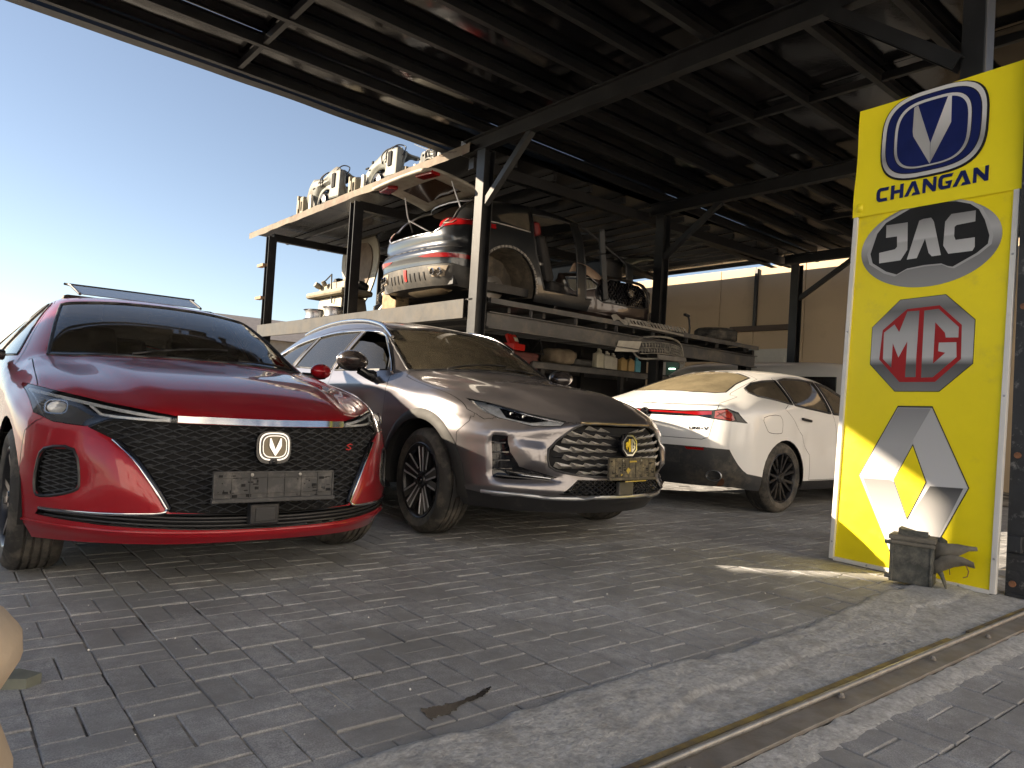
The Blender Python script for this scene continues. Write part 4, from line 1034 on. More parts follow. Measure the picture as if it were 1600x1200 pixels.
# ================================================================== RED SEDAN
def build_red():
    car = thing('parked_car', 'dark red sedan with a black mesh grille and its sunroof tilted up', 'car', (1.21, 3.08, 0), group='cars parked under the canopy')
    px = (0, .17, .34, .52, .68, .80); py = (0, .010, .045, .145, .30, .48)
    lv = [  # (scale x, dy center, dy edge, z center, z edge)
        (0.985, 0.020, 0.045, 0.245, 0.215), (1.02, -0.012, 0.0, 0.315, 0.30), (1.055, 0.0, 0.045, 0.50, 0.49), (1.05, 0.028, 0.075, 0.70, 0.72), (0.985, 0.085, 0.15, 0.762, 0.835)]
    front = []
    for (sx, d0, d1, z0, z1) in lv:
        front.append([(px[i] * sx, py[i] + lerp(d0, d1, (i / 5) ** 2), lerp(z0, z1, (i / 5) ** 1.6)) for i in range(6)])
    def st(y, L0, L1, L2, L3, L4, zc, bow=0.0, p=2.2, dy=None):
        d = dict(y=y, L=(L0, L1, L2, L3, L4), zc=zc, bow=bow, p=p)
        if dy: d['dy'] = dy
        return d
    S_ = [None,
        st(.72, (.865, .20), (.905, .30), (.905, .50), (.885, .755), (.80, .885), .890, -.33, 3.0),
        st(1.00, (.87, .20), (.905, .30), (.91, .52), (.90, .80), (.80, .930), .945, -.28, 3.0),
        st(1.34, (.87, .20), (.905, .30), (.91, .55), (.90, .86), (.785, .975), .990, -.22, 3.0),
        st(1.56, (.87, .20), (.905, .30), (.91, .57), (.895, .91), (.755, 1.015), 1.035, -.24, 2.4),
        st(1.90, (.87, .20), (.905, .30), (.91, .58), (.89, .935), (.690, 1.21), 1.272, -.16, 2.2),
        st(2.26, (.87, .20), (.905, .30), (.91, .60), (.885, .95), (.612, 1.37), 1.415, -.08, 2.2),
        st(2.62, (.87, .20), (.905, .30), (.91, .61), (.885, .96), (.580, 1.42), 1.475, 0, 2.2),
        st(3.10, (.87, .20), (.905, .30), (.91, .62), (.885, .97), (.575, 1.42), 1.49, 0, 2.2),
        st(3.55, (.87, .20), (.905, .30), (.91, .63), (.885, .99), (.590, 1.36), 1.43, .06, 2.2),
        st(3.95, (.87, .20), (.905, .30), (.91, .64), (.88, 1.00), (.63, 1.22), 1.29, .10, 2.2),
        st(4.30, (.86, .22), (.89, .32), (.89, .66), (.86, 1.00), (.70, 1.06), 1.10, .06, 2.2),
        None]
    rear = []
    rx = (0, .2, .4, .58, .70, .80)
    for (sx, y0, z0) in ((.98, 4.66, .25), (1.02, 4.70, .38), (1.02, 4.72, .60), (1.0, 4.68, .88), (.93, 4.62, 1.03)):
        rear.append([(rx[i] * sx, y0 - 0.16 * (i / 5) ** 2.2, z0) for i in range(6)])
    stations = [dict(y=.5, L=())] + S_[1:-1] + [dict(y=4.6, L=())]
    HL = [(.850, .862), (.765, .838), (.59, .798), (.378, .760), (.376, .735), (.60, .736), (.672, .702), (.77, .708), (.832, .742)]
    GR = sym([(.376, .731), (.60, .733), (.668, .700), (.585, .655), (.52, .585), (.462, .49), (.412, .395), (.395, .374), (.2, .368)])
    FOG = [(.80, .597), (.712, .603), (.690, .48), (.705, .437), (.80, .402), (.822, .43), (.820, .52)]
    LOW = sym([(.40, .366), (.55, .357), (.80, .350), (.812, .325), (.63, .312), (.32, .304), (.0001, .302)])
    def dist_poly(p, poly):
        d = 9
        for i in range(len(poly)):
            a, b_ = Vector(poly[i]), Vector(poly[(i + 1) % len(poly)]); e = b_ - a; q = Vector(p) - a
            t = max(0, min(1, q.dot(e) / e.length_squared)); d = min(d, (q - e * t).length)
        return d if inside(p, poly) else -d
    WING = [(.56, .655), (.50, .57), (.44, .46), (.405, .385), (.43, .372), (.56, .362), (.80, .352), (.86, .37), (.87, .60), (.80, .655), (.70, .66)]
    def deform(c, n):
        ax = abs(c.x)
        if c.y < 0.9 and n.y < -0.1:
            d = dist_poly((ax, c.z), GR)
            if d > -0.02: c = c + Vector((0, 0.030, 0)) * min(1, (d + 0.02) / 0.045)
            d = dist_poly((ax, c.z), WING)
            if d > 0:   # sculpted scoop beside the fog grille
                k = min(1, d / 0.10); c = c + Vector((0, -0.018, 0)) * k
                s_ = math.exp(-((ax - 0.74) / 0.10) ** 2 - ((c.z - 0.50) / 0.11) ** 2); c = c + Vector((0, 0.032, 0)) * s_ * k
            if c.z < 0.30: c = c + Vector((0, -0.012, 0)) * max(0, 1 - abs(c.z - 0.275) / 0.03)
        if c.z > 0.7 and c.y < 1.6 and n.z > 0.3:   # bonnet ridges
            t = max(0, min(1, (c.y - 0.12) / 1.2)); xr = lerp(.42, .56, t); e = min(1, t * 6) * min(1, (1 - t) * 5 + .3)
            u = (ax - xr) / 0.05
            c = c + Vector((0, 0, 0.016)) * e * (1 / (1 + math.exp(u * 2.6)) - 0.5) * 1.4
            xr2 = lerp(.66, .72, t); c = c + Vector((0, 0, 0.007)) * e * math.exp(-((ax - xr2) / 0.05) ** 2)
        if abs(n.x) > 0.6 and 1.2 < c.y < 4.3 and 0.4 < c.z < 0.9:   # flank crease
            zc_ = lerp(.80, .86, (c.y - 1.2) / 3.1); c = c + Vector((-0.012 * math.copysign(1, c.x), 0, 0)) * max(0, 1 - abs(c.z - zc_ + .07) / .07)
        return c
    B = Body(front, stations, rear, 3, [('T', 4, 0, 0, .7), ('T', 6, 0, 0, .3), ('S', 4, 1, 4, .45), ('S', 3, 1, 11, .35), ('F', 4, 0, 0, .45), ('F', 1, 0, 0, .3), ('S', 1, 0, 12, .3)], deform)
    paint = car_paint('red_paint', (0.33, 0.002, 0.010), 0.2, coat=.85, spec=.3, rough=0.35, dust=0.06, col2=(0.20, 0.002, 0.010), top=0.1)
    # regions ------------------------------------------------------------
    B.arch(.955, .335, .368); B.arch(3.72, .335, .368)
    WS = sym([(.0001, 1.315), (.30, 1.335), (.55, 1.40), (.70, 1.50), (.63, 1.90), (.572, 2.20), (.38, 2.165), (.15, 2.145)])
    B.region('windscreen', 'top', WS, sides=(1,), filt=lambda c, n: n.z > 0.2 and c.z > 0.95)
    RG = sym([(.0001, 4.12), (.5, 4.10), (.60, 3.98), (.55, 3.60), (.3, 3.56)])
    B.region('rear_window', 'top', RG, sides=(1,), filt=lambda c, n: c.z > 1.0)
    SW1 = [(1.72, 1.005), (2.42, 1.345), (2.55, 1.375), (2.62, 1.375), (2.66, 1.01)]
    SW2 = [(2.72, 1.01), (2.70, 1.38), (3.12, 1.375), (3.45, 1.315), (3.62, 1.05)]
    SW3 = [(3.68, 1.06), (3.52, 1.29), (3.85, 1.13), (3.88, 1.07)]
    for n_, p_ in (('front_glass', SW1), ('rear_glass', SW2), ('quarter_glass', SW3)): B.region(n_, 'side', p_, filt=lambda c, n: c.z > .95)
    B.region('headlight', 'front', HL, filt=lambda c, n: c.y < 1.0)
    B.region('grille', 'front', GR, sides=(1,), filt=lambda c, n: c.y < .7)
    B.region('fog', 'front', FOG, filt=lambda c, n: c.y < .9)
    B.region('low', 'front', LOW, sides=(1,), filt=lambda c, n: c.y < .9)
    HOOD = sym([(.0001, .06), (.38, .08), (.60, .20), (.78, .40), (.815, .62), (.80, 1.0), (.775, 1.42), (.70, 1.46), (.55, 1.36), (.30, 1.29), (.0001, 1.27)][::1])
    B.region('hood', 'top', HOOD, sides=(1,), filt=lambda c, n: n.z > .25 and c.z > .76, only=('body',))
    B.region('front_bumper', 'side', [(-.2, .76), (.30, .80), (.56, .715), (.63, .66), (.60, .1), (-.2, .1)], filt=lambda c, n: True, only=('body',))
    B.region('front_bumper', 'front', [(-.9, .1), (.9, .1), (.9, .74), (-.9, .74)], sides=(1,), filt=lambda c, n: c.y < .55, only=('body',))
    D1 = [(1.46, .90), (1.50, .30), (2.64, .30), (2.68, .99), (2.60, 1.40), (2.38, 1.36), (1.62, .99)]
    D2 = [(2.64, .30), (2.68, .99), (2.60, 1.40), (3.2, 1.41), (3.60, 1.31), (3.74, 1.02), (3.55, .70), (3.42, .52), (3.40, .30)]
    B.region('front_door', 'side', D1, filt=lambda c, n: abs(n.x) > .3, only=('body',))
    B.region('rear_door', 'side', D2, filt=lambda c, n: abs(n.x) > .3, only=('body',))
    void = M['dark_void']
    B.shell(car, M['black_plastic'], [k for k in B.names if k not in ('hole', 'windscreen', 'rear_window', 'front_glass', 'rear_glass', 'quarter_glass', 'grille', 'low', 'fog', 'headlight')])
    B.part('body', 'body', paint, car); B.part('hood', 'hood', paint, car); B.part('front_bumper', 'front_bumper', paint, car)
    for s_ in (1, -1):
        for k, nm in (('front_door', 'door'), ('rear_door', 'door')):
            d = B.part(k, nm, paint, car, side=s_)
            yy = 2.48 if k == 'front_door' else 3.38
            B.trim('handle', 'side', [(yy - .11, .875), (yy + .09, .885)], .013, paint, d, off=.022, side=s_)
    ws = glass('red_windscreen', (0.75, 0.80, 0.80), 0.12, 0.01, 0.03); B.part('windscreen', 'windscreen', ws, car, offset=-.003, gap=.0)
    tint = glass('red_side_glass', (0.35, 0.40, 0.42), 0.5, 0.01, 0.05); B.part('rear_window', 'rear_window', tint, car, offset=-.003)
    for s_ in (1, -1):
        for k in ('front_glass', 'rear_glass', 'quarter_glass'): B.part(k, 'side_window', tint, car, offset=-.004, side=s_)
    # black ceramic borders and rubber seals
    B.trim('windscreen_seal', 'top', WS, .010, M['black_plastic'], car, off=-.002, closed=True)
    for s_ in (1, -1):
        for p_ in (SW1, SW2, SW3): B.trim('window_trim', 'side', p_, .009, M['satin_metal'] if False else M['black_plastic'], car, off=-.002, side=s_, closed=True)
    # grille --------------------------------------------------------------
    gb = B.part('grille', 'grille', M['dark_void'], car, offset=-.022, gap=0)
    b = MB(); lattice(b, B, scale_poly(GR, 0.985), .078, .030, .0024, off=-.006)
    lattice(b, B, scale_poly(GR, 0.985), .078, .030, .0016, off=-.014)
    tag(b.build('mesh', M['mesh_grey'], gb), kind='stuff')
    # eye-shaped inserts in the diamonds
    b = MB(); inr = scale_poly(GR, .93)
    for r_ in range(14):
        for k in range(-9, 10):
            x = (k + (0.5 if r_ % 2 else 0)) * .078; z = .378 + r_ * .030
            if inside((x, z), inr) and (abs(x) < 0.62):
                h, n = B.ray('front', x, z); 
                b.add([h + n * -.004 + Vector(q) for q in ((-.020, 0, 0), (0, 0, .0055), (.020, 0, 0), (0, 0, -.0055), (0, -.006, 0))], [(0, 1, 4), (1, 2, 4), (2, 3, 4), (3, 0, 4)])
    tag(b.build('mesh_eye', M['mesh_grey'], gb), kind='stuff')
    for sd in (1, -1):
        f_ = B.part('fog', 'side_intake', M['dark_void'], car, offset=-.025, gap=0, side=sd)
        pf = [(x * sd, z) for x, z in FOG]
        b = MB(); lattice(b, B, scale_poly(pf, .97), .06, .021, .0025, off=-.010); tag(b.build('mesh', M['mesh_grey'], f_), kind='stuff')
        B.trim('intake_rim', 'front', smooth_poly(pf, 3), .0075, M['black_plastic'], f_, off=-.002, closed=True)
        # chrome blade along the grille edge, and the black inner blade
        blade = [(.590, .652), (.525, .580), (.466, .488), (.415, .398), (.408, .380), (.425, .368), (.50, .363), (.62, .357), (.80, .354)]
        bl = smooth_poly([(x * sd, z) for x, z in blade], 3, closed=False)
        B.trim('chrome_blade', 'front', bl, .0065, M['chrome'], car, off=.006, n=6)
        B.trim('black_blade', 'front', [(p[0] - .013 * sd, p[1] - .001) for p in bl[:12]], .010, M['gloss_black'], car, off=.0, n=6)
        # headlamp: recessed housing, projector, light guide, clear lens
        hp = [(x * sd, z) for x, z in HL]
        h_ = B.part('headlight', 'headlight', M['gloss_black'], car, offset=-.024, gap=0, side=sd)
        hh, n = B.ray('front', .765 * sd, .772)
        ctr = hh - n * .010
        rot = Vector((0, -1, 0)).lerp(n, .5).normalized().to_track_quat('X', 'Z').to_matrix().to_4x4()
        b = MB(); b.lathe([(0.0, .012), (.022, .010), (.032, .002), (.034, -.02)], 24, Matrix.Translation(ctr) @ rot @ Matrix.Scale(1.2, 4, (0, 1, 0)) @ Matrix.Scale(.85, 4, (0, 0, 1))); b.build('projector', M['lamp_inner'], h_, smooth=60)
        b = MB(); b.tube([ctr + rot.to_3x3() @ Vector((.010, .043 * math.copysign(abs(math.cos(t)) ** .6, math.cos(t)), .030 * math.copysign(abs(math.sin(t)) ** .6, math.sin(t)))) for t in [2 * math.pi * k / 32 for k in range(32)]], .0035, 6, closed=True); b.build('projector_ring', M['chrome'], h_, smooth=60)
        B.trim('light_guide', 'front', [(.835 * sd, .838), (.77 * sd, .822), (.68 * sd, .802), (.56 * sd, .777), (.40 * sd, .750)], .0075, M['lamp_inner'], h_, off=-.008)
        B.trim('light_guide', 'front', [(.66 * sd, .793), (.63 * sd, .758), (.58 * sd, .750), (.40 * sd, .741)], .006, M['lamp_inner'], h_, off=-.012)
        B.patch('reflector', 'front', [(.655 * sd, .790), (.625 * sd, .757), (.42 * sd, .744), (.44 * sd, .754)], M['alloy_dark'], h_, off=-.020, skirt=0)
        for k in range(6): B.trim('cooling_rib', 'front', [((.838 - .004 * k) * sd, .842 - .014 * k), ((.812 - .004 * k) * sd, .836 - .014 * k)], .0028, M['grey_steel'], h_, off=-.012)
        B.part('headlight', 'lens', M['lamp_clear'], h_, offset=.001, gap=0.001, side=sd)
    # chrome bar between the lamps
    B.patch('chrome_bar', 'front', sym([(.0001, .756), (.372, .759), (.372, .737), (.0001, .734)]), M['chrome'], car, off=.010, skirt=.02)
    # lower intake with slats
    lo = B.part('low', 'lower_grille', M['dark_void'], car, offset=-.035, gap=0)
    for z in (.322, .340, .355): B.trim('slat', 'front', [(-.79, z + .004), (-.4, z - .004), (0, z - .006), (.4, z - .004), (.79, z + .004)], .0045, M['black_plastic'], lo, off=-.006)
    B.trim('splitter_edge', 'front', [(-.85, .292), (-.6, .288), (-.3, .290), (0, .291), (.3, .290), (.6, .288), (.85, .292)], .006, paint, car, off=.002)
    # plate holder, radar box, camera, badge
    plate_holder(car, -.012, -.045, .487, .522, .128, R_(-3), mat('dusty_plastic', (.045, .045, .047), .6, var=.2, dirt=(.16, .15, .14), dirt_amt=.4, dirt_scale=14))
    b = MB(); b.box((-.045, -.010, .366), (.125, .05, .088)); rb = b.build('radar_box', M['black_plastic'], car, bevel=.008)
    b = MB(); b.box((-.045, -.037, .366), (.085, .006, .058)); b.build('radar_face', mat('radar_face', (.03, .03, .032), .35), rb, bevel=.004)
    badge = bpy.data.objects.new('badge', None); COL.objects.link(badge); badge.parent = car; badge.location = (-.018, -.010, .652); badge.rotation_euler = (R_(90 - 4), 0, 0)
    def bd(name, pts, mt, z0, d):
        b = MB(); b.poly(pts, lambda u, v, h: (u, v, z0 + h), d); return b.build(name, mt, badge)
    bd('badge_back', sup(0, -.004, .076, .070), M['gloss_black'], -.02, .024)
    bd('badge_ring', sup(0, 0, .066, .060), M['chrome'], .004, .006); bd('badge_field', sup(0, 0, .060, .054), M['gloss_black'], .0101, .001)
    bd('badge_ring', sup(0, 0, .053, .048), M['chrome'], .0112, .003); bd('badge_field', sup(0, 0, .049, .044), mat('badge_amber', (.10, .085, .06), .15, .6), .0143, .001)
    bd('badge_wing', [(-.026, .034), (-.020, .036), (.000, -.012), (0, -.042), (-.024, -.004), (-.0265, .004)], M['chrome'], .0154, .006)
    bd('badge_wing', [(.026, .034), (.020, .036), (.0, -.012), (0, -.042), (.024, -.004), (.0265, .004)], M['chrome'], .0154, .007)
    b = MB(); b.box((-.02, -.012, .588), (.034, .03, .026)); cm = b.build('front_camera', M['black_plastic'], car, bevel=.006)
    b = MB(); b.lathe([(0, .004), (.006, .003), (.008, 0)], 12, Matrix.Translation((-.02, -.028, .588)) @ Matrix.Rotation(R_(-90), 4, 'Z')); b.build('camera_lens', M['gloss_black'], cm)
    # small red s-shaped badge on the mesh
    h, n = B.ray('front', .40, .640)
    b = MB(); b.tube([h + n * .012 + Vector((dx, 0, dz)) for dx, dz in ((.016, .010), (.004, .014), (-.012, .006), (-.004, .001), (.006, -.002), (.010, -.008), (-.004, -.014), (-.016, -.010))], .003, 5); b.build('small_emblem', M['bright_red'], car)
    # wipers, sunroof deflector, mirrors
    for x0_, x1_, y1_ in ((-.32, .22, 1.56), (.25, .62, 1.62)):
        b = MB(); b.tube(B.line('top', [(x0_, 1.345), (x0_ + .05, 1.36), (x1_, 1.44 + .02)], .014), .007, 6); b.build('wiper', M['black_plastic'], car, smooth=60)
    b = MB(); b.box((-.34, 1.335, 1.012), (.10, .05, .02)); b.build('wiper_cap', M['black_plastic'], car, bevel=.006)
    sr = MB()
    P = [(-.40, 2.72, 1.475), (.40, 2.72, 1.475), (.40, 3.12, 1.575), (-.40, 3.12, 1.575)]
    sr.add(P, [(0, 1, 2, 3)]); so = sr.build('sunroof_panel', glass('sunroof_glass', (.75, .9, .88), .12, .02, .05), car); so.modifiers.new('t', 'SOLIDIFY').thickness = .005
    b = MB(); b.tube([Vector(p) for p in smooth_poly([(-.40, 2.72, 1.477), (-.415, 3.06, 1.565), (-.385, 3.12, 1.577), (.385, 3.12, 1.577), (.415, 3.06, 1.565), (.40, 2.72, 1.477)], 4, closed=False)], .010, 6); b.build('sunroof_frame', M['black_plastic'], so, smooth=60)
    for sd in (1, -1):
        m_ = MB()
        def mf(u, v, sd=sd):
            t = 2 * math.pi * u; r = math.sin(math.pi * v) ** .55
            return (sd * (.99 + .085 * r * math.cos(t) ** 1), 1.80 + (v - .5) * .13 + .02 * math.cos(t), 1.045 + .055 * r * math.sin(t))
        m_.grid(mf, 20, 10); mo = m_.build('mirror', paint, car, smooth=180)
        b = MB(); b.tube([(sd * .87, 1.84, 1.0), (sd * .96, 1.81, 1.005), (sd * 1.02, 1.80, 1.02)], [.03, .025, .03], 8); b.build('mirror_arm', M['black_plastic'], mo, smooth=60)
    # underbody, wheels, cabin
    b = MB(); b.box((0, 2.6, .27), (1.30, 3.7, .10)); b.build('underbody', void, car)
    for yy in (.955, 3.72): wheel_well(car, yy, .335, .368, .55, .865, void)
    for sd in (1, -1):
        make_wheel(car, .332, .225, .232, (sd * .775, .955, .332), sd, 'twin', disc=False); make_wheel(car, .332, .225, .232, (sd * .775, 3.72, .332), sd, 'twin', disc=False)
    b = MB(); b.box((0, 2.6, .42), (1.62, 2.4, .10)); b.box((0, 1.50, .80), (1.50, .35, .30)); b.box((0, 1.62, .95), (1.42, .45, .07)); b.box((0, 3.75, .95), (1.3, .5, .06)); b.build('cabin_trim', M['seat_dark'], car, bevel=.02)
    seats(car, [(-.38, 2.5, .48, True), (.38, 2.5, .48, True), (0, 3.35, .46, False)], M['seat_dark'])
    steering(car, .38, 1.95, .93)
    b = MB(); b.box((0, 2.02, 1.30), (.22, .03, .06)); b.build('rear_view_mirror', M['black_plastic'], car, bevel=.01)
    return car
red_car = build_red()

# ================================================================== PURPLE-GREY SUV
def suv_cage(hw=.935):
    px = (0, .17, .34, .52, .69, .80); py = (0, .010, .045, .135, .27, .44)
    lv = [(0.97, 0.09, 0.10, 0.235, 0.245), (1.03, -0.005, 0.03, 0.345, 0.345), (1.075, 0.0, 0.06, 0.52, 0.54), (1.075, 0.025, 0.085, 0.74, 0.79), (0.98, 0.085, 0.15, 0.822, 0.895)]
    front = []
    for (sx, d0, d1, z0, z1) in lv: front.append([(px[i] * sx, py[i] + lerp(d0, d1, (i / 5) ** 2), lerp(z0, z1, (i / 5) ** 1.5)) for i in range(6)])
    def st(y, L0, L1, L2, L3, L4, zc, bow=0.0, p=2.2): return dict(y=y, L=(L0, L1, L2, L3, L4), zc=zc, bow=bow, p=p)
    S_ = [st(.70, (.88, .25), (.92, .34), (.925, .56), (.915, .83), (.825, .950), .985, -.28, 3.0),
          st(1.02, (.89, .25), (.925, .34), (.935, .60), (.928, .90), (.820, .995), 1.035, -.24, 3.0),
          st(1.36, (.89, .25), (.925, .34), (.93, .62), (.925, .96), (.80, 1.045), 1.075, -.18, 3.0),
          st(1.58, (.89, .25), (.925, .34), (.93, .64), (.92, 1.01), (.765, 1.10), 1.12, -.22, 2.4),
          st(1.88, (.89, .25), (.925, .34), (.93, .65), (.915, 1.04), (.71, 1.29), 1.325, -.15, 2.2),
          st(2.20, (.89, .25), (.925, .34), (.93, .66), (.91, 1.055), (.655, 1.455), 1.50, -.10, 2.2),
          st(2.55, (.89, .25), (.925, .34), (.93, .66), (.91, 1.065), (.625, 1.52), 1.575, 0, 2.2),
          st(3.05, (.89, .25), (.925, .34), (.93, .67), (.91, 1.08), (.62, 1.53), 1.60, 0, 2.2),
          st(3.55, (.89, .25), (.925, .34), (.93, .68), (.91, 1.10), (.615, 1.485), 1.565, 0, 2.2),
          st(3.95, (.89, .25), (.925, .34), (.925, .70), (.90, 1.12), (.61, 1.41), 1.50, .02, 2.2),
          st(4.25, (.87, .27), (.90, .36), (.90, .72), (.87, 1.10), (.62, 1.28), 1.36, .05, 2.2)]
    rear = []
    rx = (0, .2, .4, .60, .72, .80)
    for (sx, y0, z0) in ((.97, 4.50, .30), (1.03, 4.57, .42), (1.04, 4.58, .66), (1.0, 4.54, 1.0), (.84, 4.46, 1.13)):
        rear.append([(rx[i] * sx, y0 - .17 * (i / 5) ** 2.2, z0) for i in range(6)])
    return front, [dict(y=.45, L=())] + S_ + [dict(y=4.4, L=())], rear
SUV_CR = [('T', 4, 0, 0, .7), ('T', 6, 0, 0, .3), ('S', 4, 1, 4, .4), ('S', 3, 2, 11, .3), ('F', 4, 0, 0, .5), ('F', 1, 0, 0, .3), ('S', 1, 0, 12, .3), ('R', 3, 0, 0, .3)]
S_SW1 = [(1.66, 1.095), (1.80, 1.215), (2.06, 1.385), (2.22, 1.425), (2.36, 1.435), (2.44, 1.085)]
S_SW2 = [(2.50, 1.088), (2.44, 1.438), (2.85, 1.435), (3.16, 1.405), (3.28, 1.115)]
S_SW3 = [(3.34, 1.12), (3.24, 1.395), (3.55, 1.34), (3.80, 1.235), (3.78, 1.165)]
S_WS = sym([(.0001, 1.385), (.32, 1.40), (.58, 1.46), (.715, 1.54), (.655, 1.88), (.60, 2.15), (.38, 2.10), (.0001, 2.085)])
S_RG = sym([(.0001, 4.24), (.45, 4.22), (.56, 4.15), (.53, 3.88), (.3, 3.85)])

def build_suv():
    car = thing('parked_car', 'purple-grey dusty SUV with a shard-pattern grille and half open side window', 'car', (3.505, 3.12, 0), group='cars parked under the canopy')
    front, stations, rear = suv_cage()
    HL = [(.800, .915), (.735, .902), (.585, .842), (.405, .806), (.45, .776), (.60, .768), (.735, .806), (.785, .845)]
    GR = sym([(.0001, .797), (.30, .797), (.42, .735), (.525, .635), (.522, .530), (.44, .495), (.28, .476), (.0001, .470)])
    SLOT = [(.775, .70), (.715, .698), (.700, .60), (.655, .515), (.47, .462), (.50, .450), (.72, .438), (.765, .445)]
    LG = sym([(.0001, .452), (.36, .452), (.47, .362), (.0001, .345)])
    def deform(c, n):
        ax = abs(c.x)
        if c.y < .8 and n.y < -.1:
            def dpoly(p, poly):
                d = 9
                for i in range(len(poly)):
                    a, b_ = Vector(poly[i]), Vector(poly[(i + 1) % len(poly)]); e = b_ - a; q = Vector(p) - a
                    t = max(0, min(1, q.dot(e) / e.length_squared)); d = min(d, (q - e * t).length)
                return d if inside(p, poly) else -d
            d = dpoly((ax, c.z), SLOT)
            if d > -.015: c = c + Vector((0, .05, 0)) * min(1, (d + .015) / .03)
            BL = [(.535, .66), (.715, .69), (.700, .60), (.655, .515), (.53, .50)]
            d = dpoly((ax, c.z), BL)
            if d > 0: c = c + Vector((0, -.034, 0)) * min(1, d / .03)
            if .36 < c.z < .46 and .36 < ax < .85: c = c + Vector((0, -.03 * (1 - abs(c.z - .375) / .085), 0)) if abs(c.z - .375) < .085 else c
            # crease under the headlamp that runs into the grille frame
            zc_ = interp(ax, (.28, .45, .80), (.80, .765, .70)); u = (c.z - zc_) / .03
            if ax > .28: c = c + Vector((0, -.018, 0)) * math.exp(-u * u)
        if c.z > .8 and c.y < 1.6 and n.z > .3:
            t = max(0, min(1, (c.y - .12) / 1.3)); e = min(1, t * 5) * min(1, (1 - t) * 5 + .4)
            xr = lerp(.36, .62, t ** .8); u = (ax - xr) / .045
            c = c + Vector((0, 0, .014)) * e * (1 / (1 + math.exp(u * 2.0)) - .5) * 1.3
        if abs(n.x) > .5 and .5 < c.y < 4.4:
            zc_ = interp(c.y, (.5, 1.0, 1.6, 3.0, 4.4), (.86, .95, .975, .97, 1.0)); u = (c.z - zc_) / .03
            c = c + Vector((.010 * math.copysign(1, c.x), 0, 0)) * math.exp(-u * u)
            if c.y > 1.5: c = c - Vector((.016 * math.copysign(1, c.x), 0, 0)) * math.exp(-((c.z - .80) / .10) ** 2) * min(1, (c.y - 1.5) * 3)
        return c
    B = Body(front, stations, rear, 3, SUV_CR, deform)
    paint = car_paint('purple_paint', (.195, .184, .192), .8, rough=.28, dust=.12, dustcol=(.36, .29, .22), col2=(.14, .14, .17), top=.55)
    ZA, RA = .365, .405
    B.arch(1.01, ZA, RA); B.arch(3.68, ZA, RA)
    B.region('windscreen', 'top', S_WS, sides=(1,), filt=lambda c, n: n.z > .2 and c.z > 1.0)
    B.region('rear_window', 'top', S_RG, sides=(1,), filt=lambda c, n: c.z > 1.1)
    for n_, p_ in (('front_glass', S_SW1), ('rear_glass', S_SW2), ('quarter_glass', S_SW3)): B.region(n_, 'side', p_, filt=lambda c, n: c.z > 1.02)
    B.region('headlight', 'front', HL, filt=lambda c, n: c.y < 1.0)
    B.region('grille', 'front', GR, sides=(1,), filt=lambda c, n: c.y < .6)
    B.region('slot', 'front', SLOT, filt=lambda c, n: c.y < .75)
    B.region('low', 'front', LG, sides=(1,), filt=lambda c, n: c.y < .6)
    B.region('skirt', 'front', sym([(.0001, .342), (.56, .350), (.72, .325), (.92, .33), (.95, .1), (.0001, .1)]), sides=(1,), filt=lambda c, n: c.y < .75, only=('body',))
    B.region('skirt', 'side', [(.40, .33), (.62, .36), (1.5, .36), (3.2, .36), (4.2, .44), (4.7, .44), (4.7, .1), (.40, .1)], only=('body',))
    HOOD = sym([(.0001, .075), (.34, .095), (.60, .20), (.76, .38), (.835, .60), (.835, 1.0), (.80, 1.42), (.72, 1.50), (.58, 1.42), (.32, 1.36), (.0001, 1.345)])
    B.region('hood', 'top', HOOD, sides=(1,), filt=lambda c, n: n.z > .2 and c.z > .80, only=('body',))
    B.region('front_bumper', 'side', [(-.2, .85), (.34, .86), (.53, .80), (.62, .70), (.62, .1), (-.2, .1)], only=('body',))
    B.region('front_bumper', 'front', [(-.95, .1), (.95, .1), (.95, .83), (-.95, .83)], sides=(1,), filt=lambda c, n: c.y < .55, only=('body',))
    D1 = [(1.50, .98), (1.52, .37), (2.44, .37), (2.47, 1.08), (2.40, 1.46), (2.20, 1.45), (2.03, 1.405), (1.60, 1.075)]
    D2 = [(2.44, .37), (2.47, 1.08), (2.40, 1.46), (2.85, 1.46), (3.20, 1.425), (3.33, 1.10), (3.30, .85), (3.24, .60), (3.22, .37)]
    B.region('front_door', 'side', D1, filt=lambda c, n: abs(n.x) > .3, only=('body',))
    B.region('rear_door', 'side', D2, filt=lambda c, n: abs(n.x) > .3, only=('body',))
    open_ = ('hole', 'windscreen', 'rear_window', 'front_glass', 'rear_glass', 'quarter_glass', 'grille', 'slot', 'low', 'headlight')
    B.shell(car, M['black_plastic'], [k for k in B.names if k not in open_])
    B.part('body', 'body', paint, car); B.part('hood', 'hood', paint, car); B.part('front_bumper', 'front_bumper', paint, car); B.part('skirt', 'lower_cladding', M['black_plastic'], car, gap=.001)
    for s_ in (1, -1):
        for k in ('front_door', 'rear_door'):
            d = B.part(k, 'door', paint, car, side=s_); yy = 2.30 if k == 'front_door' else 3.12
            B.trim('handle', 'side', [(yy - .10, .905), (yy + .09, .912)], .014, paint, d, off=.024, side=s_)
    ws = glass('suv_windscreen', (.50, .52, .46), .35, .03, .16, (.30, .25, .17)); B.part('windscreen', 'windscreen', ws, car, offset=-.003, gap=0)
    tint = glass('suv_side_glass', (.16, .18, .20), .75, .008, .03)
    B.part('rear_window', 'rear_window', tint, car, offset=-.003)
    for s_ in (1, -1):
        for k in ('rear_glass', 'quarter_glass'): B.part(k, 'side_window', tint, car, offset=-.004, side=s_)
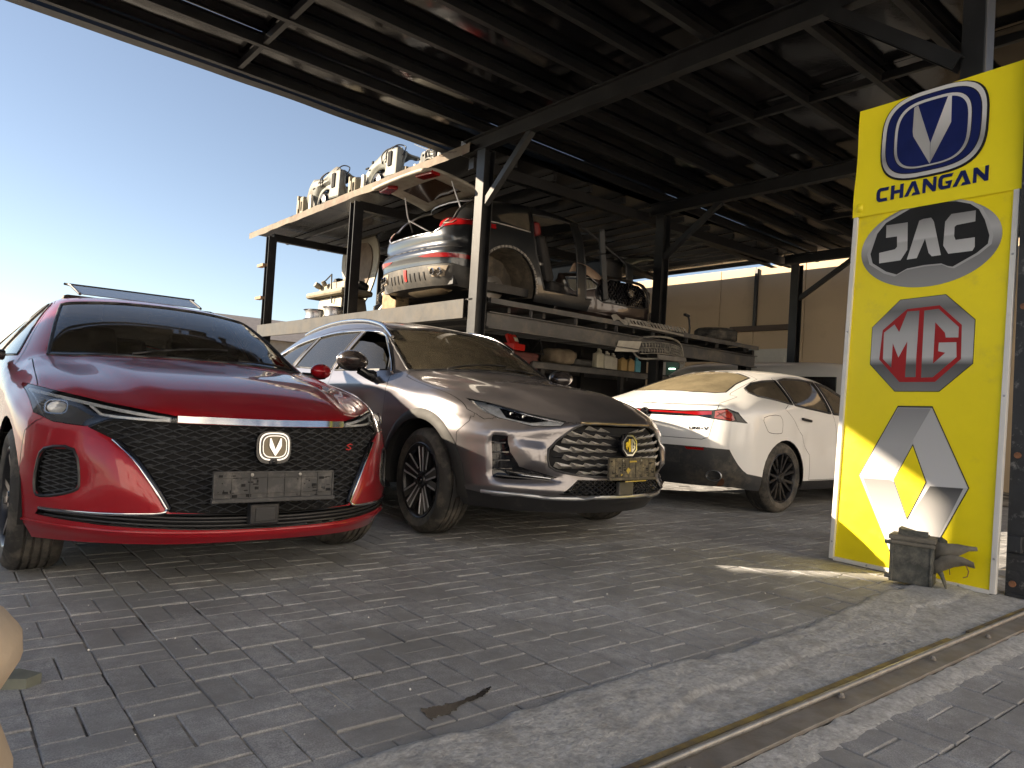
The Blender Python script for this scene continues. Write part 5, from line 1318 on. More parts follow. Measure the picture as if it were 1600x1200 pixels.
    # half lowered front window: glass only up to a curve, sitting just inside the opening
    for s_ in (1, -1):
        low = [(1.70, 1.095), (1.80, 1.19), (1.95, 1.275), (2.12, 1.325), (2.30, 1.345), (2.385, 1.345), (2.44, 1.085)]
        B.patch('side_window', 'side', low, tint, car, off=-.010, skirt=0, side=s_)
    for s_ in (1, -1):
        for p_ in (S_SW1, S_SW2, S_SW3): B.trim('window_rubber', 'side', p_, .010, M['black_plastic'], car, off=-.004, side=s_, closed=True)
        B.trim('window_trim', 'side', smooth_poly([(1.60, 1.075), (1.80, 1.214), (2.05, 1.378), (2.22, 1.418), (2.5, 1.428), (2.85, 1.426), (3.18, 1.396), (3.57, 1.332), (3.82, 1.220)], 3, False), .009, M['chrome'], car, off=.006, side=s_, res=.2)
        b = MB(); P = smooth_poly([(1.98, .02), (2.15, .035), (2.5, .05), (3.0, .052), (3.5, .045), (3.85, .02)], 4, False)
        pts = []
        for (y, dz) in P:
            st_z = interp(y, (1.88, 2.2, 2.55, 3.05, 3.55, 3.95), (1.29, 1.455, 1.52, 1.53, 1.485, 1.41)); st_x = interp(y, (1.88, 2.2, 2.55, 3.05, 3.55, 3.95), (.71, .655, .625, .62, .615, .61))
            hh, nn = B.ray('top', s_ * (st_x - .075), y); pts.append(hh + nn * (.012 + dz * .12))
        b.tube(pts, .016, 8); b.build('roof_rail', M['chrome'], car, smooth=60)
    B.trim('windscreen_seal', 'top', S_WS, .012, M['black_plastic'], car, off=-.002, closed=True)
    # A-pillar inner black band
    # grille: radiating shards in a frame
    gb = B.part('grille', 'grille', M['dark_void'], car, offset=-.030, gap=0)
    shard = mat('shard_metal', (.55, .52, .48), .35, .45, var=.25, dirt=(.14, .12, .09), dirt_amt=.3, dirt_scale=20)
    b = MB(); gin = scale_poly(GR, .985)
    for k in range(-4, 5):
        for i in range(0, 7):
            for sd in (1, -1):
                xa = .045 + .080 * i + (.040 if k % 2 else 0); z0 = .632 + .040 * k
                def zz(x): return .632 + (z0 - .632) * (1 + .55 * x)
                L = .095 + .045 * i / 6; hgt = .015 + .022 * i / 6
                x1, x2 = xa, xa + L
                if not (inside((x1 * sd, zz(x1)), gin) and inside((x2 * sd, zz(x2)), gin)): continue
                h1, n1 = B.ray('front', x1 * sd, zz(x1)); h2, n2 = B.ray('front', x2 * sd, zz(x2)); up = Vector((0, 0, 1))
                a0 = h1 + n1 * -.020; a1 = h2 + n2 * .001 + up * hgt * .95; a2 = h2 + n2 * -.012 - up * hgt * .55 - Vector((.035 * sd, 0, 0)); a3 = h2 + n2 * -.026 + Vector((.01 * sd, 0, 0)); a4 = h1.lerp(h2, .72) + n2 * .003 + up * hgt * .1
                b.add([a0, a1, a2, a3, a4], [(0, 4, 1), (0, 2, 4), (4, 2, 1), (1, 2, 3), (0, 1, 3), (0, 3, 2)])
    tag(b.build('shard', shard, gb), kind='stuff')
    b = MB()
    for z in (.54, .60, .665, .73):
        pts = [(x, .632 + (z - .632) * (1 + .55 * abs(x))) for x in [-.5 + .05 * i for i in range(21)]]
        pts = [p for p in pts if inside(p, gin)]
        if len(pts) > 3: b.tube([h + n * -.016 for h, n in [B.ray('front', *p) for p in pts]], .004, 5)
    tag(b.build('slat', M['black_plastic'], gb), kind='stuff')
    B.trim('grille_frame', 'front', smooth_poly(GR, 2), .0075, M['grey_steel'], car, off=.001, closed=True)
    B.trim('grille_top_trim', 'front', [(-.32, .801), (0, .803), (.32, .801)], .009, mat('bronze_trim', (.25, .20, .13), .3, .9), car, off=.003)
    lo = B.part('low', 'lower_grille', M['gloss_black'], car, offset=-.03, gap=0)
    b = MB(); lattice(b, B, scale_poly(LG, .98), .045, .030, .0042, off=-.010); tag(b.build('mesh', M['black_plastic'], lo), kind='stuff')
    h, n = B.ray('front', 0, .402)
    b = MB(); b.box((0, h.y - .006, .402), (.135, .03, .088)); b.build('radar_cover', mat('radar_grey', (.055, .052, .048), .5, var=.2, dirt=(.2, .17, .12), dirt_amt=.4), car, bevel=.006)
    B.trim('skid_strip', 'front', [(-.80, .352), (-.66, .352), (-.52, .338), (-.30, .338), (-.25, .348), (.25, .348), (.30, .338), (.52, .338), (.66, .352), (.80, .352)], .0125, mat('skid_silver', (.38, .39, .41), .35, .85, var=.2, dirt=(.12, .10, .08), dirt_amt=.3), car, off=.004)
    for sd in (1, -1):
        sl = B.part('slot', 'side_intake', M['gloss_black'], car, offset=-.012, gap=0, side=sd)
        for i, z in enumerate((.655, .60, .55, .50)):
            B.trim('intake_fin', 'front', [((.715 - .012 * i) * sd, z), (.755 * sd, z - .006)], .004, M['grey_steel'], sl, off=.002)
        B.trim('intake_trim', 'front', [(.50 * sd, .452), (.62 * sd, .462), (.70 * sd, .478), (.74 * sd, .50)], .005, M['chrome'], sl, off=.008)
        B.trim('intake_trim', 'front', [(.52 * sd, .440), (.64 * sd, .446), (.75 * sd, .452)], .004, M['grey_steel'], sl, off=.008)
        hl = B.part('headlight', 'headlight', M['lamp_inner'], car, offset=-.012, gap=0, side=sd)
        B.patch('bezel', 'front', [(x * sd, z) for x, z in [(.70, .868), (.60, .832), (.50, .806), (.60, .790), (.70, .812)]], M['gloss_black'], hl, off=-.008, skirt=.004)
        for (x, z) in ((.665, .836), (.615, .822)):
            hh, nn = B.ray('front', x * sd, z); b = MB(); b.box(hh - nn * .018, (.036, .03, .030)); b.build('projector', M['gloss_black'], hl, bevel=.006)
            b = MB(); b.box(hh - nn * .004, (.026, .008, .018)); b.build('projector_lens', M['lamp_inner'], hl, bevel=.004)
        B.trim('light_guide', 'front', [(.785 * sd, .895), (.755 * sd, .845), (.72 * sd, .812), (.60 * sd, .776), (.47 * sd, .784)], .007, M['lamp_inner'], hl, off=-.008)
        B.trim('light_guide', 'front', [(.735 * sd, .893), (.585 * sd, .834), (.43 * sd, .800)], .005, M['chrome'], hl, off=-.008)
        B.part('headlight', 'lens', M['lamp_clear'], hl, offset=.001, gap=.001, side=sd)
        B.trim('headlight_seal', 'front', [(x * sd, z) for x, z in HL], .004, M['black_plastic'], hl, off=-.001, closed=True)
        # wheel arch cladding
        for yc in (1.01, 3.68):
            b = MB(); n_ = 30; rows = []
            for k in range(n_ + 1):
                t = math.pi * (-.05 + 1.10 * k / n_); row = []
                for (rr, off) in ((RA - .004, -.03), (RA - .004, .012), (RA + .030, .018), (RA + .062, .004)):
                    y = yc + rr * math.cos(t); z = ZA + rr * math.sin(t)
                    hh, nn = B.ray('side', y, max(.27, z), sd); 
                    hh.y = y; row.append(Vector((hh.x if abs(hh.x) > .7 else .9 * sd, y, max(.27, z))) + Vector((sd * off, 0, 0)))
                rows.append(row)
            vs_ = [p for r_ in rows for p in r_]
            b.add(vs_, [(k * 4 + i, k * 4 + i + 1, (k + 1) * 4 + i + 1, (k + 1) * 4 + i) for k in range(n_) for i in range(3)])
            b.build('arch_cladding', mat('clad_grey', (.011, .011, .011), .65, var=.25), car, smooth=45)
    # badge: octagon with letters, one letter yellow
    badge = bpy.data.objects.new('badge', None); COL.objects.link(badge); badge.parent = car; badge.location = (0, -.022, .676); badge.rotation_euler = (R_(86), 0, 0)
    octo = lambda r, ry: [(r * math.cos(math.pi / 8 + k * math.pi / 4), ry * math.sin(math.pi / 8 + k * math.pi / 4)) for k in range(8)]
    def bd(name, pts, mt, z0, d):
        b = MB(); b.poly(pts, lambda u, v, h: (u, v, z0 + h), d); return b.build(name, mt, badge)
    ylw = mat('yellow_metal', (.70, .55, .08), .25, .8)
    bd('badge_back', octo(.078, .078), M['gloss_black'], -.03, .032); bd('badge_rim', octo(.070, .070), M['chrome'], .002, .006); bd('badge_field', octo(.061, .061), M['gloss_black'], .0082, .001)
    cU = (.4735, 1.408); k_ = .118 / .60
    bd('badge_letter', [((u - cU[0]) * k_, (v - cU[1]) * k_) for u, v in MG_M], ylw, .0094, .005); bd('badge_letter', [((u - cU[0]) * k_, (v - cU[1]) * k_) for u, v in MG_G], M['chrome'], .0094, .005)
    ph = plate_holder(car, 0, -.052, .531, .43, .138, R_(-3), mat('dusty_plastic_b', (.06, .052, .04), .6, var=.3, dirt=(.24, .20, .13), dirt_amt=.5, dirt_scale=16))
    yl = mat('yellow_tape', (.55, .40, .05), .6, var=.3, dirt=(.2, .17, .12), dirt_amt=.5)
    for (a, c, w, h_, r_) in ((-.04, -.01, .035, .030, .8), (.005, .045, .07, .014, 0), (-.10, -.035, .02, .014, .3), (.03, -.078, .20, .010, 0)):
        b = MB(); b.poly([(-w / 2, -h_ / 2), (w / 2, -h_ / 2 + .004), (w / 2 - .006, h_ / 2), (-w / 2 + .003, h_ / 2 - .002)], lambda u, v, hh, a=a, c=c, r_=r_: (a + u * math.cos(r_) - v * math.sin(r_), -.0085 - hh, c + u * math.sin(r_) + v * math.cos(r_)), .002); b.build('tape_patch', yl, ph)
    # mirrors
    for sd in (1, -1):
        m_ = MB()
        def mf(u, v, sd=sd):
            t = 2 * math.pi * u; r = math.sin(math.pi * min(.999, v * .62 + .0)) ** .6
            return (sd * (1.05 + .115 * r * math.cos(t)), 1.66 + .15 * v, 1.145 + .078 * r * math.sin(t) + .01 * math.cos(t))
        m_.grid(mf, 24, 8); mo = m_.build('mirror', mat('mirror_shell', (.05, .042, .04), .2, .3, coat=1.0), car, smooth=180)
        b = MB(); b.tube([(sd * (1.05 + .112 * math.cos(t)), 1.812, 1.145 + .074 * math.sin(t)) for t in [2 * math.pi * k / 24 for k in range(24)]], .006, 6, closed=True); b.build('mirror_rim', M['satin_metal'], mo, smooth=60)
        b = MB(); b.add([(sd * (1.05 + .108 * math.cos(t)), 1.800, 1.145 + .070 * math.sin(t)) for t in [2 * math.pi * k / 24 for k in range(24)]], [tuple(range(24))]); b.build('mirror_glass', M['chrome'], mo)
        b = MB(); b.tube([(sd * .90, 1.74, 1.04), (sd * .96, 1.72, 1.05), (sd * 1.02, 1.73, 1.08)], [.045, .035, .035], 8); b.build('mirror_arm', M['gloss_black'], mo, smooth=60)
    for x0_, x1_, y1_ in ((-.45, .15, 1.56), (.1, .62, 1.60)):
        b = MB(); b.tube(B.line('top', [(x0_, 1.42), (x0_ + .05, 1.43), (x1_, 1.48)], .014), .007, 6); b.build('wiper', M['black_plastic'], car, smooth=60)
    b = MB(); b.box((0, 2.6, .32), (1.30, 3.7, .10)); b.build('underbody', M['dark_void'], car)
    b = MB(); b.box((-.55, .62, .235), (.22, .16, .012), Matrix.Rotation(.3, 3, 'Z')); b.build('loose_undertray', M['torn_card'], car)
    for yy in (1.01, 3.68): wheel_well(car, yy, ZA, RA, .55, .90, M['dark_void'])
    for sd in (1, -1):
        make_wheel(car, .352, .225, .252, (sd * .795, 1.01, .352), sd, 'blade5', steer=R_(-4)); make_wheel(car, .352, .225, .252, (sd * .795, 3.68, .352), sd, 'blade5')
    b = MB(); b.box((0, 2.7, .48), (1.66, 2.6, .10)); b.box((0, 1.58, .88), (1.56, .35, .30)); b.box((0, 1.70, 1.02), (1.50, .5, .08)); b.box((0, 3.95, 1.05), (1.3, .5, .06)); b.build('cabin_trim', M['seat_dark'], car, bevel=.02)
    seats(car, [(-.40, 2.65, .56, True), (.40, 2.65, .56, True), (0, 3.55, .55, False)], M['seat_dark'])
    steering(car, .40, 2.02, 1.02)
    return car
suv_car = build_suv()

# ================================================================== WHITE FASTBACK
def build_white():
    car = thing('parked_car', 'white fastback car with full width red tail light, seen from behind, dusty', 'car', (10.13, 4.64, 0), R_(90), group='cars parked under the canopy')
    px = (0, .17, .34, .52, .68, .80); py = (0, .010, .045, .145, .30, .48); front = []
    for (sx, d0, d1, z0, z1) in ((.985, .03, .05, .22, .21), (1.03, -.01, .0, .33, .32), (1.055, .0, .045, .50, .49), (1.05, .03, .08, .66, .68), (.985, .09, .15, .73, .80)):
        front.append([(px[i] * sx, py[i] + lerp(d0, d1, (i / 5) ** 2), lerp(z0, z1, (i / 5) ** 1.6)) for i in range(6)])
    def st(y, L0, L1, L2, L3, L4, zc, bow=0.0, p=2.2): return dict(y=y, L=(L0, L1, L2, L3, L4), zc=zc, bow=bow, p=p)
    S_ = [st(.75, (.865, .21), (.905, .31), (.91, .52), (.885, .74), (.80, .85), .87, -.25, 3.0),
          st(1.30, (.87, .21), (.91, .31), (.915, .56), (.90, .85), (.78, .93), .95, -.2, 3.0),
          st(1.60, (.87, .21), (.91, .31), (.915, .58), (.895, .90), (.745, .98), 1.0, -.22, 2.4),
          st(2.00, (.87, .21), (.91, .31), (.915, .60), (.89, .93), (.66, 1.19), 1.23, -.14, 2.2),
          st(2.45, (.87, .21), (.91, .31), (.915, .62), (.885, .95), (.60, 1.345), 1.385, -.05, 2.2),
          st(2.90, (.87, .21), (.91, .31), (.915, .64), (.885, .975), (.585, 1.37), 1.425, 0, 2.2),
          st(3.30, (.87, .21), (.91, .31), (.915, .655), (.89, 1.00), (.585, 1.335), 1.405, .06, 2.2),
          st(3.62, (.88, .21), (.92, .31), (.92, .67), (.905, 1.015), (.605, 1.265), 1.345, .12, 2.2),
          st(3.95, (.88, .21), (.92, .32), (.92, .69), (.905, 1.02), (.65, 1.165), 1.240, .14, 2.2),
          st(4.22, (.87, .23), (.905, .34), (.905, .72), (.885, 1.00), (.725, 1.070), 1.125, .12, 2.3)]
    rear = []; rx = (0, .2, .4, .59, .72, .80)
    for (sx, y0, z0, z1) in ((.97, 4.585, .235, .25), (1.03, 4.655, .37, .37), (1.065, 4.685, .60, .60), (1.05, 4.645, .90, .90), (.99, 4.66, 1.005, 1.01)):
        rear.append([(rx[i] * sx, y0 - .30 * (i / 5) ** 2.3, lerp(z0, z1, i / 5)) for i in range(6)])
    def deform(c, n):
        ax = abs(c.x)
        if abs(n.x) > .4 and 3.1 < c.y < 4.5: c = c + Vector((.018 * math.copysign(1, c.x), 0, 0)) * math.exp(-((c.z - .86) / .16) ** 2 - ((c.y - 3.85) / .5) ** 2)
        if abs(n.x) > .5 and 1.2 < c.y < 3.3: c = c - Vector((.012 * math.copysign(1, c.x), 0, 0)) * math.exp(-((c.z - .66) / .12) ** 2)
        if abs(n.x) > .5 and c.x < 0:   # dents on the right flank
            for (y0, z0, r, d) in ((3.45, .78, .10, .014), (2.85, .62, .14, .016), (3.30, .66, .06, .010), (2.6, .5, .08, .010)):
                c = c + Vector((d, 0, 0)) * math.exp(-((c.y - y0) ** 2 + (c.z - z0) ** 2) / r ** 2) * (1 + .6 * mnoise.noise(c * 9))
        if c.y > 4.2 and n.y > .2 and .60 < c.z < .95:  # recess under the light bar
            c = c - Vector((0, .014, 0)) * math.exp(-((c.z - .77) / .07) ** 2) * max(0, 1 - (ax / .66) ** 6)
        return c
    B = Body(front, S_ and [dict(y=.5, L=())] + S_ + [dict(y=4.4, L=())], rear, 3, [('T', 3, 0, 0, .6), ('S', 4, 1, 3, .4), ('S', 3, 2, 11, .25), ('R', 4, 0, 0, .75), ('R', 1, 0, 0, .3), ('S', 1, 0, 11, .3), ('R', 3, 0, 0, .25)], deform)
    paint = car_paint('white_paint', (.82, .82, .82), 0.0, rough=.4, dust=.09, dustcol=(.62, .56, .45), top=.5)
    RAc = .365
    B.arch(.93, .335, RAc); B.arch(3.69, .335, RAc)
    RG = sym([(.0001, 4.36), (.30, 4.345), (.50, 4.27), (.56, 4.19), (.50, 3.95), (.47, 3.66), (.28, 3.60), (.0001, 3.575)])
    B.region('rear_window', 'top', RG, sides=(1,), filt=lambda c, n: n.z > .2 and c.z > 1.0)
    WS = sym([(.0001, 1.40), (.40, 1.44), (.68, 1.58), (.60, 2.1), (.54, 2.38), (.0001, 2.33)])
    B.region('windscreen', 'top', WS, sides=(1,), filt=lambda c, n: c.z > .9)
    SW1 = [(1.75, .985), (2.1, 1.165), (2.40, 1.285), (2.62, 1.310), (2.66, .985)]
    SW2 = [(2.72, .990), (2.68, 1.315), (2.95, 1.325), (3.22, 1.315), (3.36, 1.29), (3.42, 1.045)]
    SW3 = [(3.47, 1.05), (3.41, 1.285), (3.62, 1.265), (3.78, 1.235), (3.95, 1.175), (4.00, 1.135), (3.95, 1.105)]
    for n_, p_ in (('front_glass', SW1), ('rear_glass', SW2), ('quarter_glass', SW3)): B.region(n_, 'side', p_, filt=lambda c, n: c.z > .95)
    LAMP = sym([(.0001, .925), (.40, .928), (.665, .945), (.755, .968), (.82, .935), (.875, .845), (.82, .852), (.665, .868), (.54, .886), (.40, .880), (.0001, .878)])
    B.region('lamp', 'rear', LAMP, sides=(1,), filt=lambda c, n: c.y > 3.9)
    DIFF = sym([(.0001, .600), (.62, .603), (.80, .595), (.84, .46), (.875, .37), (.90, .30), (.95, .1), (.0001, .1)])
    B.region('diff', 'rear', DIFF, sides=(1,), filt=lambda c, n: c.y > 4.05)
    B.region('diff', 'side', [(3.98, .34), (4.25, .38), (4.6, .60), (4.9, .60), (4.9, .1), (3.98, .1)], only=('body',))
    B.region('sill', 'side', [(1.0, .30), (3.35, .30), (3.35, .1), (1.0, .1)], only=('body',))
    B.region('tailgate', 'rear', sym([(.0001, .673), (.60, .675), (.655, .70), (.675, .84), (.70, .99), (.69, 1.10), (.0001, 1.10)]), sides=(1,), filt=lambda c, n: c.y > 4.2, only=('body',))
    B.region('tailgate', 'top', sym([(.0001, 4.9), (.70, 4.9), (.69, 4.36), (.60, 4.16), (.53, 3.62), (.30, 3.54), (.0001, 3.52)]), sides=(1,), filt=lambda c, n: c.z > .95, only=('body',))
    B.region('fuel_flap', 'side', smooth_poly([(4.07, .905), (3.80, .93), (3.775, .80), (3.80, .765), (3.97, .765), (4.03, .80)], 3), sides=(-1,), only=('body',))
    D1 = [(1.55, .90), (1.55, .31), (2.64, .31), (2.68, .98), (2.62, 1.335), (2.38, 1.31), (2.08, 1.19), (1.70, .97)]
    D2 = [(2.64, .31), (2.68, .98), (2.62, 1.335), (2.95, 1.35), (3.40, 1.315), (3.56, 1.04), (3.66, 1.0), (3.50, .86), (3.37, .75), (3.35, .69), (3.22, .56), (3.21, .31)]
    B.region('front_door', 'side', D1, filt=lambda c, n: abs(n.x) > .3, only=('body',)); B.region('rear_door', 'side', D2, filt=lambda c, n: abs(n.x) > .3, only=('body',))
    B.shell(car, M['black_plastic'], [k for k in B.names if k not in ('hole', 'windscreen', 'rear_window', 'front_glass', 'rear_glass', 'quarter_glass', 'lamp')])
    for k in ('body', 'tailgate', 'fuel_flap'): B.part(k, k, paint, car)
    B.part('diff', 'rear_diffuser', mat('diffuser', (.030, .032, .036), .5, var=.3, dirt=(.16, .14, .11), dirt_amt=.45, dirt_scale=4), car, gap=.001); [B.part('sill', 'sill', M['black_plastic'], car, gap=0, side=q) for q in (1, -1)]
    for s_ in (1, -1):
        for k in ('front_door', 'rear_door'):
            d = B.part(k, 'door', paint, car, side=s_); yy = 2.45 if k == 'front_door' else 3.33
            B.trim('handle', 'side', [(yy - .11, .895), (yy + .02, .908), (yy + .06, .912)], .014, M['black_plastic'], d, off=.018, side=s_)
    rg = glass('dusty_glass', (.25, .25, .22), .6, .05, .55, (.30, .25, .16)); B.part('rear_window', 'rear_window', rg, car, offset=-.003, gap=0); B.part('windscreen', 'windscreen', rg, car, offset=-.003, gap=0)
    B.trim('window_seal', 'top', RG, .008, M['black_plastic'], car, off=-.003, closed=True)
    sg = glass('dusty_side_glass', (.14, .14, .13), .75, .04, .28, (.26, .21, .15))
    for s_ in (1, -1):
        for k, p_ in (('front_glass', SW1), ('rear_glass', SW2), ('quarter_glass', SW3)):
            B.part(k, 'side_window', sg, car, offset=-.004, side=s_); B.trim('window_trim', 'side', p_, .013, M['black_plastic'], car, off=0, side=s_, closed=True)
    # tail lamp: dark housing, lit red bars behind clear red lens
    lamp = B.part('lamp', 'tail_lamp', M['gloss_black'], car, offset=-.006, gap=0)
    for sd in (1, -1):
        B.patch('red_bar', 'rear', [(x * sd, z) for x, z in [(.02, .918), (.40, .919), (.655, .937), (.655, .905), (.53, .893), (.40, .902), (.02, .902)]], M['red_lens'], lamp, off=-.001, skirt=.004)
        B.patch('red_block', 'rear', [(x * sd, z) for x, z in [(.68, .940), (.755, .958), (.79, .925), (.815, .868), (.80, .860), (.68, .876)]], M['red_lens'], lamp, off=-.001, skirt=.004)
        B.patch('dark_tip', 'rear', [(x * sd, z) for x, z in [(.80, .930), (.822, .918), (.862, .850), (.825, .858)]], M['gloss_black'], lamp, off=-.001, skirt=.004)
        B.trim('lamp_line', 'rear', [(.70 * sd, .930), (.76 * sd, .882), (.80 * sd, .872)], .004, M['red_dark_lens'], lamp, off=.002)
        B.trim('lamp_line', 'rear', [(.69 * sd, .890), (.73 * sd, .925), (.765 * sd, .945)], .003, M['red_dark_lens'], lamp, off=.002)
        B.patch('reflector', 'rear', [(x * sd, z) for x, z in [(.45, .598), (.622, .598), (.622, .576), (.47, .573)]], M['red_lens'], car, off=.003, skirt=.004)
        b = MB(); b.lathe([(.062, .0), (.066, .02), (.060, .022), (.052, .010), (.046, -.05)], 24, Matrix.Translation((.70 * sd, 4.50, .352)) @ Matrix.Rotation(R_(90 - 18 * sd), 4, 'Z') @ Matrix.Scale(.78, 4, (0, 0, 1)) @ Matrix.Scale(1.15, 4, (0, 1, 0)))
        b.build('exhaust_tip', M['satin_metal'], car, smooth=40)
        b = MB(); b.lathe([(0, -.045), (.048, -.045)], 20, Matrix.Translation((.70 * sd, 4.50, .352)) @ Matrix.Rotation(R_(90 - 18 * sd), 4, 'Z') @ Matrix.Scale(.78, 4, (0, 0, 1))); b.build('exhaust_hole', M['dark_void'], car)
        b = MB(); b.lathe([(.0, 0), (.072, 0)], 20, Matrix.Translation((.70 * sd, 4.43, .30)) @ Matrix.Rotation(R_(80), 4, 'Z') @ Matrix.Scale(.6, 4, (0, 0, 1))); b.build('exhaust_can', M['rust'], car)
    # lip spoiler, model lettering, plate recess, camera pod
    B.trim('tailgate_lip', 'rear', [(-.70, 1.000), (-.4, .996), (0, .994), (.4, .996), (.70, 1.000)], .010, paint, car, off=.004)
    fnt = {'U': [(0, 1), (0, .2), (.2, 0), (.8, 0), (1, .2), (1, 1), (.78, 1), (.78, .26), (.22, .26), (.22, 1)], 'N': GL['N'], 'I': [(.2, 0), (.2, 1), (.8, 1), (.8, 0)], '-': [(0, .38), (0, .6), (1, .6), (1, .38)], 'V': [(0, 1), (.38, 0), (.62, 0), (1, 1), (.76, 1), (.5, .28), (.24, 1)]}
    x = -.470
    for ch, w_ in (('U', .036), ('N', .036), ('I', .012), ('-', .022), ('V', .04)):
        def xfl(u, v, h, x=x):
            hh, nn = B.ray('rear', u, v); return hh + nn * (.001 + h)
        b = MB(); b.poly([(x - p[0] * w_, .758 + p[1] * .026 + (-(x - p[0] * w_) - .47) * .03) for p in fnt[ch]], xfl, .004); b.build('letter', M['gloss_black'], car); x -= w_ + .007
    B.patch('plate_recess', 'rear', sym([(.0001, .588), (.255, .588), (.40, .566), (.40, .445), (.0001, .44)]), mat('recess_grey', (.04, .042, .045), .6, var=.3, dirt=(.15, .14, .12), dirt_amt=.4), car, off=.004, skirt=.008)
    for k in range(12): B.trim('diffuser_tooth', 'rear', [(-.40 - .016 * k, .425), (-.402 - .016 * k, .408)], .004, M['black_plastic'], car, off=.002)
    h, n = B.ray('rear', .02, .90); b = MB(); b.lathe([(0, .05), (.03, .048), (.042, .03), (.044, .0)], 20, Matrix.Translation(h) @ Matrix.Rotation(R_(90), 4, 'Z')); b.build('camera_pod', M['gloss_black'], car, smooth=50)
    b = MB(); b.box((0, 2.4, .28), (1.30, 3.6, .10)); b.build('underbody', M['dark_void'], car)
    for yy in (.93, 3.69): wheel_well(car, yy, .335, RAc, .55, .875, M['dark_void'])
    for sd in (1, -1):
        make_wheel(car, .338, .235, .238, (sd * .79, .93, .338), sd, 'multi', disc=False); make_wheel(car, .338, .235, .238, (sd * .79, 3.69, .338), sd, 'multi', disc=False)
    b = MB(); b.box((0, 2.6, .42), (1.6, 2.6, .10)); b.box((0, 1.6, .85), (1.5, .4, .3)); b.box((0, 3.8, .98), (1.3, .6, .06)); b.build('cabin_trim', M['seat_dark'], car, bevel=.02)
    seats(car, [(-.38, 2.5, .32, True), (.38, 2.5, .32, True), (0, 3.3, .30, False)], M['seat_dark'])
    for sd in (1, -1):
        m_ = MB()
        m_.grid(lambda u, v, sd=sd: (sd * (1.02 + .10 * math.sin(math.pi * v) ** .55 * math.cos(2 * math.pi * u)), 1.80 + (v - .5) * .14, 1.02 + .06 * math.sin(math.pi * v) ** .55 * math.sin(2 * math.pi * u)), 16, 8)
        m_.build('mirror', paint, car, smooth=180)
    return car
white_car = build_white()
def copy_tree(o, parent=None):
    c = o.copy(); COL.objects.link(c)
    if parent is not None: c.parent = parent
    for ch in o.children: copy_tree(ch, c)
    return c
van = thing('pale_van', 'pale van mostly hidden behind the white fastback, only its curved roof showing', 'van', (11.75, 4.9, 0))
vw = car_paint('van_paint', (.60, .60, .60), 0, rough=.4, dust=.15)
b = MB()
def vanf(u, v):
    t = math.pi * v; y = 4.4 * u; e = 1 - (abs(2 * u - 1)) ** 7 * .45
    return (.88 * math.copysign(abs(math.cos(t)) ** .42, math.cos(t)), y, .30 + 1.58 * abs(math.sin(t)) ** .42 * e)
b.grid(vanf, 24, 28); b.add([vanf(0, k / 28) for k in range(29)], [tuple(range(29))]); b.add([vanf(1, k / 28) for k in range(29)], [tuple(range(29))]); b.build('body', vw, van, smooth=50)
for sx in (-1, 1):
    b = MB(); b.box((sx * .868, 2.2, 1.42), (.02, 3.2, .36)); b.build('side_window', M['gloss_black'], van, bevel=.006)
    for yy in (.9, 3.5): make_wheel(van, .33, .21, .22, (sx * .76, yy, .33), sx, 'twin', disc=False)

# ================================================================== BUILDING ADDED OUT OF VIEW TO BLOCK SUN
nb = thing('sun_block_building', 'tall building added left of the yard, out of view, to block direct sun', 'building', (-12.0, 8.0, 0))
b = MB(); b.box((0, -.5, 3.4), (11, 7, 6.8)); b.build('wall', M['plaster'], nb)
b = MB(); b.box((0, -.5, 6.9), (11.3, 7.3, .2)); b.build('parapet', M['plaster'], nb)
for i in range(3):
    b = MB(); b.box((5.52, -2.8 + 2.3 * i, 1.6), (.06, 1.9, 3.2)); b.build('shutter', M['grey_steel'], nb)

# ================================================================== STORAGE RACK
rack = thing('storage_rack', 'two level black steel storage rack loaded with wrecked cars and parts behind the SUV', 'rack', (4.875, 9.9, 0))
rx0, ry0 = 4.875, 9.9
def K_(x, y, z): return (x - rx0, y - ry0, z)
def rbar(name, a, b_, w, h, mt=M['black_steel'], kind='bar', up=(0, 0, 1)):
    b = MB(); getattr(b, kind)(K_(*a), K_(*b_), w, h, up=up) if kind == 'bar' else getattr(b, kind)(K_(*a), K_(*b_), w, h, 0.012, up=up)
    return b.build(name, mt, rack)
for (x, y, h) in ((4.875, 9.93, 3.76), (4.875, 13.35, 3.72), (10.33, 6.76, 1.74), (10.33, 9.93, 3.86), (8.07, 9.93, 3.86), (12.0, 13.4, 3.9), (8.07, 13.4, 3.9)):
    b = MB(); b.ibeam(K_(x, y, 0), K_(x, y, h), .15, .15, .012, up=(0, 1, 0)); b.build('post', M['black_steel'], rack)
M['sunny_steel'] = mat('sunny_steel', (.065, .063, .06), .5, var=.25, scale=5, dirt=(.09, .078, .062), dirt_amt=.5, dirt_scale=4, bump=.1, spec=.2)
rbar('deck_beam', (4.78, 6.83, 1.955), (4.78, 13.45, 1.955), .05, .22, M['sunny_steel'], 'chan')
rbar('deck_beam', (4.96, 6.62, 1.84), (10.42, 6.62, 1.80), .06, .19, M['grey_steel'], 'chan')
rbar('deck_rail', (4.96, 6.60, 2.06), (10.42, 6.60, 2.02), .05, .06, M['grey_steel'])
rbar('end_beam', (10.40, 6.66, 1.90), (10.40, 13.4, 1.90), .06, .18, M['black_steel'])
for k in range(7): rbar('spacer', (5.6 + k * .75, 6.62, 1.93), (5.6 + k * .75, 6.62, 2.03), .012, .05, M['grey_steel'], up=(0, 1, 0))
for k in range(10): rbar('joist', (5.3 + k * .55, 6.66, 1.99), (5.3 + k * .55, 13.4, 1.99), .045, .07, M['black_steel'])
for k in range(12):
    b = MB(); b.box(K_(7.6, 6.72 + .56 * k + .27, 2.062), (5.6, .545, .018)); b.build('deck_sheet', M['black_steel'], rack)
